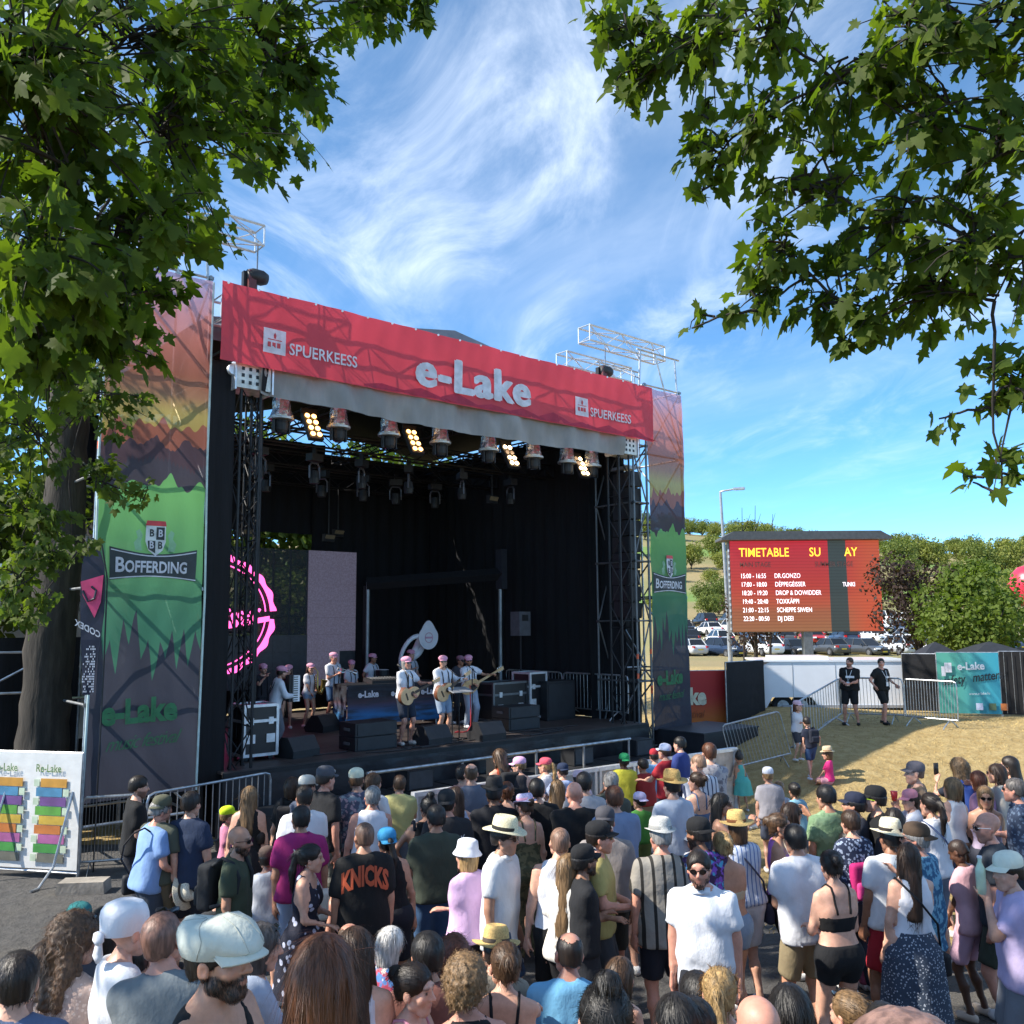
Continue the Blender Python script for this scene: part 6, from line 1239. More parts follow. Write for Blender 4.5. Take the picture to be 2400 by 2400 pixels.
# ---------------------------------------------------------------- left side: fence, flag, tent, scaffold
def build_left():
    A = np.array(gpt(-40, 2052)); B = np.array(gpt(178, 2066)); A[2] = B[2] = 0
    m = M('white fence vinyl', (.70, .70, .68), .5, var=.06, bmp=.02, bscale=3); t = fence_panel('fence_banner', 'white fence banner with coloured recycling columns at the left edge', A, B, 1.72, m, .14, .006); rz, L = flat(A, B, 0, 0)
    rows = ['d59a30', '4a90b8', '71468c', '5fa83a', 'd8b438', 'd07a2c', 'b5609c', '3f9a3c', '6f6f62']
    for x0 in (L - 1.42, L - .70):
        panel_text(t, 'Re-Lake', x0 - .02, 1.46, .15, M('leaf green ink', (.10, .20, .06), .7), .002, sx=.85)
        for i, c in enumerate(rows): z = 1.25 - i * .127; rect(t, 'colour_field', x0 + (.0 if i % 2 else .07), z, .42, .118, M('ink ' + c, tuple(x_ * .78 + .02 for x_ in srgb(c)), .6), -.022); rect(t, 'icon_field', x0 + (.44 if i % 2 else -.04), z + .01, .09, .095, M('ink pale', (.5, .6, .45), .6), -.024)
    for x in (.3, L - .12): obj('stay', MB().path([(x, 0, 1.2), (x - .05, -.25, .25), (x - .1, -.45, .02), (x - .1, -.6, .02)], .018, 6), STEEL, t)
    P = gpt(196, 2090); t = thing('concrete_block', 'weathered concrete fence foot on the asphalt', 'block', (P[0], P[1], 0), .1); obj('block', MB().box((0, 0, 0), (.62, .30, .15), taper=.93), M('concrete', (.30, .27, .23), .9, var=.25, bmp=.01, bscale=20), t).location.z = .076
    a, b = gpt(186, 2056), gpt(330, 2044); a[2] = b[2] = 0; barrier(a, b, 'crowd barrier beside the white recycling banner'); c = gpt(505, 2000); c[2] = 0; barrier(b + np.array([.05, 0, 0]), b + (c - b) / np.linalg.norm(c - b) * 2.3, 'crowd barrier behind the man in navy shirt')
    # feather flag
    P = aty(192, 1650, 13.3); t = thing('feather_flag', 'dark feather flag with pink swirl beside the tree trunk', 'flag', (P[0], 13.3, 0), .12); V = []
    prof = [(2.5, .0, .10), (2.9, -.03, .17), (3.3, -.06, .22), (3.7, -.09, .25), (4.1, -.11, .25), (4.4, -.10, .22), (4.62, -.06, .15), (4.75, .02, .06)]; mb = MB(); 
    V = [(x0 + .0, .01 * math.sin(z * 5), z) for z, x0, x1 in prof] + [(x1, .01 * math.sin(z * 5 + 1), z) for z, x0, x1 in prof]; n = len(prof); mb.add(V, [(i, n + i, n + i + 1, i + 1) for i in range(n - 1)]); obj('flag_cloth', mb, M('dark navy flag', (.02, .024, .05), .6, transl=.2), t)
    obj('pole', MB().path([(.26, .03, 0), (.27, .03, 3.0), (.26, .03, 4.2), (.16, .03, 4.7), (.02, .03, 4.8)], .012, 6), BLKM, t); PK = M('pink ink', (.62, .05, .16), .6); obj('swirl', MB().add([(-.10, -.02, 4.15), (.22, -.02, 4.25), (.2, -.02, 3.85), (.12, -.02, 3.62), (-.06, -.02, 3.95)], [(0, 4, 3, 2, 1)]), PK, t)
    q = MB(); q.path([(-.06, -.03, 4.02), (.02, -.03, 3.86), (.11, -.03, 3.90), (.13, -.03, 4.02), (.06, -.03, 4.08)], .018, 5); obj('swirl_line', q, M('dark navy flag', (.02, .024, .05)), t)
    text_mesh('CODEX', .13, np.array([[-.80, 0, 0, .22], [0, 0, 1, -.03], [.42, 1, 0, 3.32], [0, 0, 0, 1]]), INKW, 'lettering', t, .003); rr = np.random.RandomState(2); mb = MB()
    for i in range(170): z = rr.uniform(2.55, 3.15); x = rr.uniform(-.01, .15); 
    for i in range(170):
        z = 2.55 + (i // 9) * .036; x = -.0 + (i % 9) * .019
        if rr.rand() < .25 + (x / .17) * .7: mb.box((x, -.025, z), (.013, .004, .024))
    obj('dot_pattern', mb, INKW, t)
    # black clothed scaffold and white marquee behind the trunk
    t = thing('side_scaffold', 'scaffold poles in front of black cloth at the left edge', 'scaffold', (-9.3, 15.6, 0), .45); 
    for x in (-1.6, .35, 1.2):
        obj('standard', MB().tube((x, 0, 0), (x, 0, 4.6), .028, 8), STEEL, t)
    for z in (.6, 2.35, 3.05, 4.4): obj('ledger', MB().tube((-1.7, -.03, z), (1.3, -.03, z), .024), STEEL, t)
    obj('brace', MB().tube((-1.6, -.05, .7), (.35, -.05, 3.0), .022), STEEL, t); obj('brace', MB().tube((-1.6, -.05, 1.4), (1.2, -.05, 3.0), .022), STEEL, t); mb = MB(); mb.grid(lambda u, v: (-3.5 + 5.3 * u, .35 + .05 * math.sin(u * 40), 3.3 * v), 60, 3); obj('black_cloth', mb, BLKC, t, True)
    t = thing('marquee', 'white marquee behind the tree on the left', 'tent', (-13.0, 21.0, 0), .5); WC = M('white marquee cloth', (.75, .76, .78), .6, var=.05, transl=.2); obj('wall', MB().box((0, 0, 2.4), (7, 5, 4.8)), WC, t); obj('roof', MB().prism([(-3.8, 0), (3.8, 0), (0, 2.0)], -2.7, 2.7, np.array([[1, 0, 0, 0], [0, 0, 1, 0], [0, 1, 0, 4.85], [0, 0, 0, 1]])), WC, t)
    # pit barrier in front of the stage
    A, B = atz(965, 1862, 1.15), atz(1722, 1757, 1.15); A[2] = B[2] = 0; d = B - A; Lt = np.linalg.norm(d); d /= Lt; rz = math.atan2(d[1], d[0]); n = 8; w = Lt / n
    BG = M('beige printed board', (.50, .42, .36), .6, var=.25, scale=5); GM = M('grey barrier sheet', (.40, .43, .46), .45, .5, .2, 5)
    for i in range(n):
        P = A + d * w * i; g = gz(P[0] + .5, P[1]); t = thing('pit_barrier', f'{["first", "second", "third", "fourth", "fifth", "sixth", "seventh", "last"][i]} section of the stage barrier counted from the left', 'barrier', (P[0], P[1], g * .6), rz, 'stage barrier sections')
        obj('panel', MB().box((w / 2, 0, .58), (w - .03, .03, 1.08)), BG if i >= 4 else GM, t); obj('top_rail', MB().box((w / 2, -.02, 1.15), (w - .01, .1, .06)), ALU, t); obj('foot_plate', MB().box((w / 2, -.5, .02), (w - .03, 1.0, .03)), STEEL, t)
        for x in (.05, w - .05): obj('brace', MB().tube((x, .6, .02), (x, .02, 1.05), .022), STEEL, t); obj('post', MB().box((x, -.03, .57), (.05, .05, 1.12)), ALU, t)
        if i == 7: text_mesh('OLA', .42, np.array([[1, 0, 0, .1], [0, 0, 1, -.06], [0, 1, 0, .62], [0, 0, 0, 1]]), M('tan ink', (.34, .26, .2), .7), 'lettering', t, .01)
    # barrier inside the stage on the right
    barrier(ST(9.85, 4.9, DECK), ST(9.9, 2.7, DECK), 'barrier at the back of the right stage edge', 'barriers on the stage edge', 1.1); barrier(ST(9.9, 2.65, DECK), ST(9.95, .45, DECK), 'barrier at the front of the right stage edge', 'barriers on the stage edge', 1.1)
build_left()
# ---------------------------------------------------------------- trees
def leaf_mat(name, a, b, tr=.45, gloss=.62):
    m, N, L, bs = newmat(name); n = nz(N, L, .9, 3); n2 = nz(N, L, 7, 2); c = mixc(N, L, rampf(N, L, n.outputs[0], .3, .7), a, b); c = mixc(N, L, rampf(N, L, n2.outputs[0], .6, .85), c, tuple(x * 1.5 + .02 for x in b)); oi = N.new('ShaderNodeObjectInfo'); rv = mixc(N, L, oi.outputs['Random'], (.72, .78, .7), (1.35, 1.2, 1.0)); c = mixc(N, L, 1.0, c, rv, 'MULTIPLY'); L.new(c, bs.inputs['Base Color']); bs.inputs['Roughness'].default_value = gloss; bs.inputs['Specular IOR Level'].default_value = .22
    t = N.new('ShaderNodeBsdfTranslucent'); L.new(mixc(N, L, 1, c, (1.5, 1.7, .55), 'MULTIPLY'), t.inputs[0]); x = N.new('ShaderNodeMixShader'); x.inputs[0].default_value = tr; L.new(bs.outputs[0], x.inputs[1]); L.new(t.outputs[0], x.inputs[2]); L.new(x.outputs[0], N['Material Output'].inputs[0]); return m
MAPLE = leaf_mat('maple leaves', (.055, .088, .014), (.105, .150, .022), .55); LEAFB = leaf_mat('bush leaves', (.055, .095, .02), (.11, .16, .035), .35); LEAFH = leaf_mat('hill tree leaves', (.10, .135, .035), (.21, .235, .065), .25); LEAFP = leaf_mat('purple plum leaves', (.035, .02, .022), (.075, .045, .04), .25); LEAFD = leaf_mat('shade tree leaves', (.06, .095, .02), (.12, .16, .035), .45)
BARK = M('maple bark', (.045, .038, .031), .95, var=.55, scale=5, bmp=.05, bscale=9, stretch=(1, 1, .22)); TWIG = M('dark twig bark', (.022, .017, .013), .9, var=.3)
def maple_outline(full=True):
    a = [(0, 0), (.10, -.10), (.30, -.22), (.30, -.05), (.50, .02), (.40, .12), (.62, .36), (.42, .36), (.40, .46), (.24, .38), (.26, .58), (.15, .66), (.14, .78), (0, 1.0)] if full else [(0, 0), (.28, -.18), (.30, .0), (.50, .06), (.40, .15), (.60, .38), (.22, .42), (.22, .66), (0, 1.0)]
    return np.array(a + [(-x, y) for x, y in a[-2:0:-1]])
def leaf_geo(full=True):
    p = maple_outline(full); c = np.array([[0, .22]]); q = np.concatenate([c, p]); z = -.22 * np.abs(q[:, 0]) ** 1.3 - .18 * (q[:, 1] - .3) ** 2; V = np.c_[q, z]; n = len(p); return V, np.array([(0, 1 + i, 1 + (i + 1) % n) for i in range(n)])
LV, LF = leaf_geo(False); LVF, LFF = leaf_geo(True)
def frames(dirs, ups):
    y = dirs / np.linalg.norm(dirs, axis=1)[:, None]; z = ups - y * (ups * y).sum(1)[:, None]; z /= np.linalg.norm(z, axis=1)[:, None] + 1e-9; return np.stack([np.cross(y, z), y, z], 2)
def in_view(P):
    q = P - CAM; w = q @ _f; u = 1200 + FPX * (q @ RT) / w; v = 1200 - FPX * (q @ UP) / w; return (w > .3) & (u > -20) & (u < 2420) & (v > -20) & (v < 2420), w
def leafy_tree(name, label, base, trunk, lobes, leafsz, seed, lm, group=None, n_leaf=300, trunk_r=(.35, .22), twigs_per=26, leaves_per=11, vis_trunk=True):
    """trunk: polyline of points; lobes: (centre, radius, attach index on trunk, density). Branch to each lobe, twigs into it, leaves along the twigs."""
    rr = np.random.RandomState(seed); base = np.array(base, float); t = thing(name, label, 'tree', base, 0, group)
    trunk = np.array(trunk, float); R = np.linspace(trunk_r[0], trunk_r[1], len(trunk))
    mb = MB(); fine = []; 
    ts = np.linspace(0, len(trunk) - 1, len(trunk) * 5); pts = np.stack([np.interp(ts, np.arange(len(trunk)), trunk[:, k]) for k in range(3)], 1); rad = np.interp(ts, np.arange(len(trunk)), R); rad[:3] *= [1.35, 1.18, 1.07]
    mb.path(pts - base, rad * (1 + .05 * rr.normal(0, 1, len(rad))), 14); v = mb.v[-1]; v += rr.normal(0, .012, v.shape); obj('trunk', mb, BARK, t, True)
    LP, LD, LU, LS = [], [], [], []; tw = MB()
    nodes = [(p_, r_) for p_, r_ in zip(trunk[2:], R[2:])]; first = True
    for c, r, ai, dens in sorted(lobes, key=lambda q_: np.linalg.norm(np.array(q_[0]) - trunk[min(q_[2], len(trunk) - 1)])):
        c = np.array(c, float); r3 = np.broadcast_to(np.asarray(r, float), (3,)); ta = trunk[min(ai, len(trunk) - 1)]; D_ = [np.linalg.norm(c - n_[0]) + .35 * np.linalg.norm(n_[0] - ta) + .5 * max(0, np.linalg.norm(c - n_[0]) - 3) for n_ in nodes]; a, ra_ = nodes[int(np.argmin(D_))]; mid = (a + c) / 2 + np.array([0, 0, .16 * np.linalg.norm(c - a)]) + rr.normal(0, .07, 3) * np.linalg.norm(c - a); s = np.linspace(0, 1, 9)[:, None]; br = (1 - s) ** 2 * a + 2 * s * (1 - s) * mid + s ** 2 * c + rr.normal(0, 1, (9, 3)) * (s > 0) * min(.035, .011 * np.linalg.norm(c - a))
        L = np.linalg.norm(c - a); obj('branch', MB().path(br - base, np.linspace(min(.010 + .008 * L, ra_), .006, 9), 7), BARK if L > 4 else TWIG, t, True); nodes += [(br[k_], max(.012, min(.010 + .008 * L, ra_) * (1 - k_ / 9))) for k_ in (3, 5, 7, 8)]
        for k in range(int(twigs_per * dens)):
            q = rr.normal(0, 1, 3); q /= np.linalg.norm(q); q = q * rr.uniform(.35, 1.0) ** .5; e = c + q * r3
            st = br[rr.randint(5, 9)] + rr.normal(0, .05, 3); m_ = (st + e) / 2 + np.array([0, 0, .10]) + rr.normal(0, .07, 3); s = np.linspace(0, 1, 5)[:, None]; path = (1 - s) ** 2 * st + 2 * s * (1 - s) * m_ + s ** 2 * e
            tw.path(path - base, np.linspace(.010, .003, 5), 4, False)
            for _ in range(leaves_per):
                f = rr.uniform(.25, 1.02); p = (1 - f) ** 2 * st + 2 * f * (1 - f) * m_ + f ** 2 * e + rr.normal(0, .05, 3); out = (e - st) / (np.linalg.norm(e - st) + 1e-6); side = np.cross(out, [0, 0, 1]) * rr.choice([-1, 1]) * rr.uniform(.2, 1.2)
                d = out * .7 + side * .6 + np.array([0, 0, -.85]) + rr.normal(0, .3, 3); LP.append(p); LD.append(d); LU.append(np.array([0, 0, .35]) + rr.normal(0, .6, 3) + out * .5 + np.array([-.25, -.15, 0])); LS.append(leafsz * rr.uniform(.45, 1.25))
    tag(obj('twigs', tw, TWIG, t), kind='stuff')
    LP = np.array(LP); B = frames(np.array(LD), np.array(LU)); LS = np.array(LS)
    vis, w = in_view(LP); score = np.where(vis, LS / np.maximum(w, .3), 0); order = np.argsort(-score); pick = order[:n_leaf]; pick = pick[score[pick] > 0]; rest = np.setdiff1d(np.arange(len(LP)), pick)
    V = (np.einsum('nij,kj->nki', B[rest], LV) * LS[rest][:, None, None] + (LP[rest] - base)[:, None]).reshape(-1, 3); Fc = (LF[None] + (np.arange(len(rest)) * len(LV))[:, None, None]).reshape(-1, 3)
    o = put('foliage', mesh('foliage', V, Fc, lm), t); tag(o, kind='stuff')
    lme = mesh('leaf', LVF, LFF, lm)
    for i in pick:
        o = put('leaf', lme, t); Mx = Matrix.Identity(4)
        for a_ in range(3):
            for b_ in range(3): Mx[a_][b_] = float(B[i][a_, b_] * LS[i])
            Mx[a_][3] = float(LP[i][a_] - base[a_])
        o.matrix_local = Mx
    return t
def px(u, v, y): return aty(u, v, y)
def build_maples():
    # left overhead maple, trunk outside the frame
    lob = [(px(u, v, y), r, ai, dn) for u, v, y, r, ai, dn in [(60, 120, 4.6, .95, 3, 1.5), (330, 60, 5.6, 1.0, 3, 1.5), (620, 60, 7.0, .95, 4, 1.5), (880, -20, 7.4, .42, 4, .7), (1000, 20, 7.6, .16, 4, .18), (120, 380, 4.8, .75, 3, 1.3), (400, 330, 6.0, .95, 3, 1.5), (600, 280, 7.2, .52, 4, .9), (330, 560, 5.4, .55, 2, .9), (430, 545, 7.0, .30, 3, .5), (110, 640, 4.4, .45, 2, .9), (240, 760, 5.6, .42, 2, .8), (350, 660, 6.6, .28, 3, .5), (60, 850, 5.6, .42, 2, .7), (700, 180, 7.4, .45, 4, .7)]]
    off = [((-5.5, 8.2, 6.3), (1.4, 1.5, 1.1), 3, 1.7), ((-6.8, 6.5, 5.5), (1.4, 1.4, 1.1), 3, 1.5), ((-6.5, 4.0, 6.2), (1.6, 1.4, 1.1), 3, 1.2), ((-7.5, 9.8, 7.5), (1.6, 1.6, 1.2), 4, 1.9), ((-7.0, 8.5, 9.3), (1.7, 1.6, 1.0), 5, 1.8), ((-4.6, 8.8, 10.6), (1.7, 1.6, .9), 5, 1.8), ((-2.6, 9.5, 11.6), (1.7, 1.5, .9), 5, 1.5), ((-.6, 8.6, 11.6), (1.6, 1.4, .8), 5, 1.1), ((-4.8, 2.0, 5.8), (1.5, 1.4, 1.0), 3, 1.2), ((-8.6, 7.6, 7.2), 1.5, 4, 1.2), ((-3.4, 5.5, 7.4), (1.2, 1.3, .8), 4, .9), ((-6.0, 11.0, 8.6), (1.5, 1.4, 1.1), 4, 1.1), ((-3.0, 9.5, 9.6), (1.6, 1.4, 1.0), 4, 1.0), ((-8.8, 4.5, 5.2), (1.3, 1.3, 1.0), 3, 1.0)]  # extra crown lobes, mostly out of view, added to shade the crowd
    leafy_tree('maple_tree', 'big overhead maple whose dark leaves fill the upper left', (-5.6, 4.2, gz(-5.6, 4.2)), [(-5.6, 4.2, 1), (-5.6, 4.2, 2.5), (-5.5, 4.3, 4), (-5.3, 4.5, 5.5), (-5.0, 5.0, 7), (-4.8, 5.2, 8.6)], lob + off, .138, 11, MAPLE, None, 300, (.30, .14), 25, 11)
    lob = [(px(u, v, y), r, ai, dn) for u, v, y, r, ai, dn in [(1480, 60, 6.2, .36, 3, .8), (1640, 110, 6.0, .46, 3, 1.0), (1490, 190, 6.0, .22, 3, .45), (1800, 60, 5.6, .45, 3, .9), (1960, 190, 5.6, .52, 3, 1.0), (1760, 300, 5.9, .36, 3, .65), (2150, 80, 5.2, .55, 3, 1.0), (2330, 60, 5.0, .5, 3, .9), (2150, 300, 5.4, .58, 2, 1.0), (2350, 330, 5.2, .5, 2, .8), (1900, 430, 5.9, .5, 2, .8), (1680, 370, 6.1, .24, 2, .35), (2080, 520, 5.8, .55, 2, .9), (1830, 590, 6.0, .36, 2, .55), (2280, 560, 5.4, .5, 2, .8), (1960, 700, 6.0, .40, 2, .6), (2160, 700, 5.8, .42, 2, .65), (1780, 730, 6.1, .18, 2, .22), (2330, 700, 5.5, .34, 2, .45), (2010, 800, 6.0, .22, 2, .3), (1620, 770, 6.3, .07, 2, .06), (1640, 460, 6.2, .12, 2, .12), (1650, 300, 6.2, .16, 2, .16), (2320, 850, 5.8, .17, 1, .22), (2390, 900, 5.7, .2, 1, .25), (2200, 985, 5.9, .06, 1, .06), (2330, 960, 5.8, .10, 1, .1), (2370, 1085, 5.8, .16, 1, .18), (2280, 1130, 5.9, .10, 1, .08), (2350, 1160, 5.8, .07, 1, .07)]]
    off = [((4.6, 4.5, 6.0), 1.2, 3, 1.0), ((5.5, 2.5, 6.5), 1.4, 3, .9), ((3.2, 2.4, 7.2), 1.2, 3, .8), ((6.2, 5.5, 7.0), 1.3, 3, .9)]
    leafy_tree('maple_tree', 'overhead maple with star shaped leaves hanging at the upper right', (6.2, 3.4, gz(6.2, 3.4)), [(6.2, 3.4, 1), (6.1, 3.5, 2.6), (5.9, 3.7, 4.2), (5.6, 4.0, 6.0), (5.2, 4.4, 7.6)], lob + off, .142, 23, MAPLE, None, 300, (.26, .12), 20, 7)
    # tree with thick trunk beside the left tower
    b = np.array([-7.55, 14.7, 0]); lob = [(px(u, v, y), r, ai, dn) for u, v, y, r, ai, dn in [(60, 1010, 10, .8, 4, 1.1), (240, 930, 10.5, .7, 4, 1.1), (275, 800, 11, .5, 4, .7), (60, 1200, 10.2, .6, 3, .9), (240, 1130, 10.8, .42, 3, .6), (40, 1350, 10.2, .5, 2, .7), (110, 1300, 10.6, .3, 2, .4), (180, 1290, 11, .22, 3, .22), (60, 1450, 10.6, .3, 2, .35), (340, 1170, 11, .2, 3, .15), (150, 700, 10, 1.0, 5, 1.1)]]
    lob += [((-6.6, 12.0, 10.5), (2.2, 2.0, 1.2), 5, 1.5), ((-8.5, 12.5, 9.5), 1.6, 5, 1.2), ((-5.0, 13.2, 11.2), (1.6, 1.5, 1.0), 6, 1.0), ((-8.4, 10.5, 7.8), 1.4, 4, 1.1), ((-7.6, 15.5, 10.8), 1.8, 6, 1.0)]
    leafy_tree('maple_tree', 'thick dark trunk with sunlit lower leaves beside the left tower', b, [b, b + (0, 0, 1.6), b + (.03, 0, 3.2), b + (.10, .05, 4.8), b + (.12, .1, 6.4), b + (.05, .1, 8.2), b + (.1, .1, 10)], lob, .125, 37, LEAFD, None, 300, (.40, .28), 20, 10)
def nth(n): a = ['', 'first', 'second', 'third', 'fourth', 'fifth', 'sixth', 'seventh', 'eighth', 'ninth', 'tenth', 'eleventh', 'twelfth', 'thirteenth', 'fourteenth', 'fifteenth', 'sixteenth', 'seventeenth', 'eighteenth', 'nineteenth', 'twentieth']; return a[n] if n <= 20 else (['', '', 'twenty-', 'thirty-', 'forty-', 'fifty-'][n // 10] + a[n % 10] if n % 10 else ['', '', '', 'thirtieth', 'fortieth', 'fiftieth'][n // 10])
CT = {}
def card_tree(kind, h, w, n, lm, leaf, seed, trunk_h):
    """low cost broadleaf: forked trunk and many leaf faces grouped in clumps"""
    rr = np.random.RandomState(seed); nc = 26; cl = []
    while len(cl) < nc:
        q = rr.uniform(-1, 1, 3)
        if np.linalg.norm(q) < 1: cl.append(q)
    cl = np.array(cl) * [w * .42, w * .42, (h - trunk_h) * .42] + [0, 0, trunk_h + (h - trunk_h) * .5]; rad = rr.uniform(.16, .30, nc) * w
    k = rr.randint(0, nc, n); q = rr.normal(0, 1, (n, 3)); q /= np.linalg.norm(q, axis=1)[:, None]; P = cl[k] + q * (rad[k] * rr.uniform(.3, 1.0, n) ** .5)[:, None] * [1, 1, .8]
    B = frames(rr.normal(0, 1, (n, 3)) + [0, 0, -.3], rr.normal(0, .6, (n, 3)) + q * .8 + [0, 0, .6]); s = leaf * rr.uniform(.6, 1.3, n); quad = np.array([(0, 0, 0), (.36, .45, -.05), (0, 1, 0), (-.36, .45, -.05)])
    V = (np.einsum('nij,kj->nki', B, quad) * s[:, None, None] + P[:, None]).reshape(-1, 3); Fc = np.arange(4 * n).reshape(-1, 4)
    mb = MB(); mb.path([(0, 0, 0), (.02 * w, 0, trunk_h * .6), (0, .02 * w, trunk_h), (0, 0, h * .7)], [.045 * h * .7, .034 * h * .7, .028 * h * .7, .01 * h], 8)
    for c in cl[:9]: mb.path([(0, 0, trunk_h * .8), (c[0] * .5, c[1] * .5, (trunk_h + c[2]) / 2), tuple(c)], [.02 * h * .7, .012 * h * .6, .004 * h], 5)
    return mesh('crown', V, Fc, lm), mesh('trunk', *mb.data(), BARK, True)
def plant(kind, label, loc, rz, sc, group=None, name='tree'):
    t = thing(name, label, 'tree' if name != 'bush' else 'bush', loc, rz, group); c = put('crown', CT[kind][0], t); k = put('trunk', CT[kind][1], t); t.scale = (sc, sc, sc * 1.0); return t
def build_far_trees():
    CT['bush'] = card_tree('bush', 4.7, 4.2, 9000, LEAFB, .19, 5, .5); CT['plum'] = card_tree('plum', 5.0, 3.6, 3200, LEAFP, .15, 6, 1.3)
    for i in range(3): CT[f'hill{i}'] = card_tree('hill', 7, 7.5, 2600, LEAFH, .46, 20 + i, 1.0)
    CT['shade0'] = card_tree('shade', 11, 8, 5200, LEAFD, .34, 31, 3.0); CT['shade1'] = card_tree('shade', 12, 9, 5200, LEAFD, .36, 32, 3.4)
    P = aty(2290, 1570, 33); plant('bush', 'round bright green tree behind the turquoise banner', (P[0], 33, gz(P[0], 33) + .1), .4, 1.0)
    P = aty(2160, 1560, 36); plant('plum', 'dark purple leaved tree just right of the timetable screen', (P[0], 36, gz(P[0], 36)), 1.2, 1.12)
    P = aty(1775, 1560, 48); t = plant('plum', 'slim dark tree with bare tips behind the timetable screen', (P[0], 48, gz(P[0], 48)), 2.2, 1.0); 
    # bare stems above the screen
    rr = np.random.RandomState(4)
    for i, (u, top) in enumerate(((1745, 1190), (1770, 1185), (1805, 1205))):
        P = aty(u, 1560, 52); Q = aty(u + (i - 1) * 6, top, 52); t = thing('bare_tree', f'{["left", "middle", "right"][i]} bare stem rising above the timetable screen', 'tree', (P[0], 52, gz(P[0], 52)), 0); b = np.array(t.location); mb = MB(); mb.path([(0, 0, 0), (Q[0] - P[0]) * .5 * np.array([1, 0, 0]) + [0, 0, (Q[2] - b[2]) * .6], np.array([Q[0] - P[0], 0, Q[2] - b[2]])], [.08, .05, .012], 6); obj('trunk', mb, TWIG, t)
        mb = MB(); [mb.path([np.array([0, 0, z]) + [(Q[0] - P[0]) * z / (Q[2] - b[2]), 0, 0], np.array([s * .5, .1, z + .5]), np.array([s * .7, .1, z + 1.1])], [.03, .02, .008], 5) for z, s in ((6.3, 1), (7.2, -1), (7.9, 1))]; obj('branch', mb, TWIG, t)
    # hillside
    rr = np.random.RandomState(12); k = 0; rows = []
    for y, n, x0, x1, s0, s1 in ((128, 16, 14, 100, .28, .5), (185, 12, 22, 140, .5, .9), (232, 16, 30, 180, .6, 1.0), (285, 20, 36, 215, .7, 1.2), (322, 30, 40, 245, .7, 1.2), (345, 26, 44, 255, .8, 1.2)):
        for i in range(n):
            x = x0 + (x1 - x0) * (i + rr.uniform(-.4, .4)) / n; yy = y + rr.uniform(-7, 7); rows.append((x, yy, rr.uniform(s0, s1)))
    rows += [(x_, y_, s_) for x_, y_, s_ in [(62, 150, .6), (70, 156, .7), (79, 150, .65), (88, 158, .75), (97, 152, .7), (88, 205, 1.2), (97, 210, 1.3), (107, 204, 1.2), (116, 212, 1.3), (126, 206, 1.2), (30, 140, .6), (34, 143, .7), (38, 139, .5), (36, 205, .9), (42, 210, 1.0), (48, 204, .8)]]
    pos = {128: 'hedge tree at the far edge of the car field', 185: 'tree on the lower slope of the hill', 232: 'tree half way up the hill', 285: 'tree high on the hill', 322: 'tree on the crest of the hill', 345: 'tree behind the crest of the hill'}
    cnt = {}
    for x, yy, s in sorted(rows, key=lambda q: q[0] / q[1]):
        kk = min(pos, key=lambda q: abs(q - yy)); cnt[kk] = cnt.get(kk, 0) + 1; plant(f'hill{rr.randint(3)}', f'{nth(cnt[kk])} from the left, ' + pos[kk], (x, yy, gz(x, yy) - .2), rr.uniform(0, 6), s, 'trees on the hillside')
    for i, (x, y, s, lab) in enumerate([(-14.0, 30.5, 1.0, 'broad tree behind the back left of the stage'), (-10, 34, .95, 'tree seen through the open back of the stage'), (-19, 28, 1.1, 'tall tree far behind the marquee'), (-5.5, 37.5, 1.0, 'tree behind the middle of the stage'), (-17, 19, 1.0, 'tree left of the marquee'), (-11.5, 17.5, .72, 'small tree between marquee and stage')]): plant(f'shade{i % 2}', lab, (x, y, gz(x, y)), i * 1.3, s)
build_maples(); build_far_trees()
for i_, (s_, d_, k_) in enumerate(((1.0, 13.5, 1.1), (4.2, 14.0, 1.25), (7.5, 13.6, 1.15))): P_ = ST(s_, d_); plant('bush', ['left', 'middle', 'right'][i_] + ' leafy bush behind the open back of the stage', (P_[0], P_[1], gz(P_[0], P_[1])), i_ * 2.0, k_, None, 'bush')
# ---------------------------------------------------------------- audience
HX = {'cap': .028, 'backcap': .028, 'newsboy': .028, 'panama': .06, 'straw': .06, 'fedora': .06, 'trilby': .045, 'porkpie': .035, 'bucket': .04, 'flatcap': .012, 'bandana': .028}
def C(u, v, label, H=1.75, f=12, g=None, **kw):                     # pixel of the head top; stands on the ground (or on g)
    z = g if g is not None else 0.0; ex = HX[kw['hat'][0]] if kw.get('hat') else .014
    for _ in range(14 if g is None else 1):
        P = atz(u, v, z + H + ex)
        if g is None: z = .5 * z + .5 * gz(P[0], P[1])
    return person((P[0], P[1], z), math.radians(f), label, H, float(np.linalg.norm(P[:2])), **kw)
def FT(u, v, vf, label, f=12, g=None, uf=None, **kw):                   # head top and feet pixels: place and height follow
    P = gpt(uf or u, vf) if g is None else atz(uf or u, vf, g); z = P[2]; y = P[1]; H = float(aty(u, v, y)[2] - z) - .03
    return person((P[0], P[1], z), math.radians(f), label, H, float(np.linalg.norm(P[:2])), **kw)
def S(u, v, y, label, H=1.72, f=10, **kw):                          # seated at a known distance
    P = aty(u, v, y); k = H / 1.75; g = gz(P[0], P[1]); ex = HX[kw['hat'][0]] if kw.get('hat') else .014; seat = float(np.clip((P[2] - ex - g) / k - .93, .02, .62)); z = P[2] - ex - (seat + .93) * k
    kw.setdefault('arms', ('lap', 'lap')); return person((P[0], P[1], z), math.radians(f), label, H, float(y), seat=seat, **kw)
W_, BK, NV, JN, KH, DN = 'dcdce0', '101114', '1c2438', '3c5674', '8a7a5c', '6a88a8'
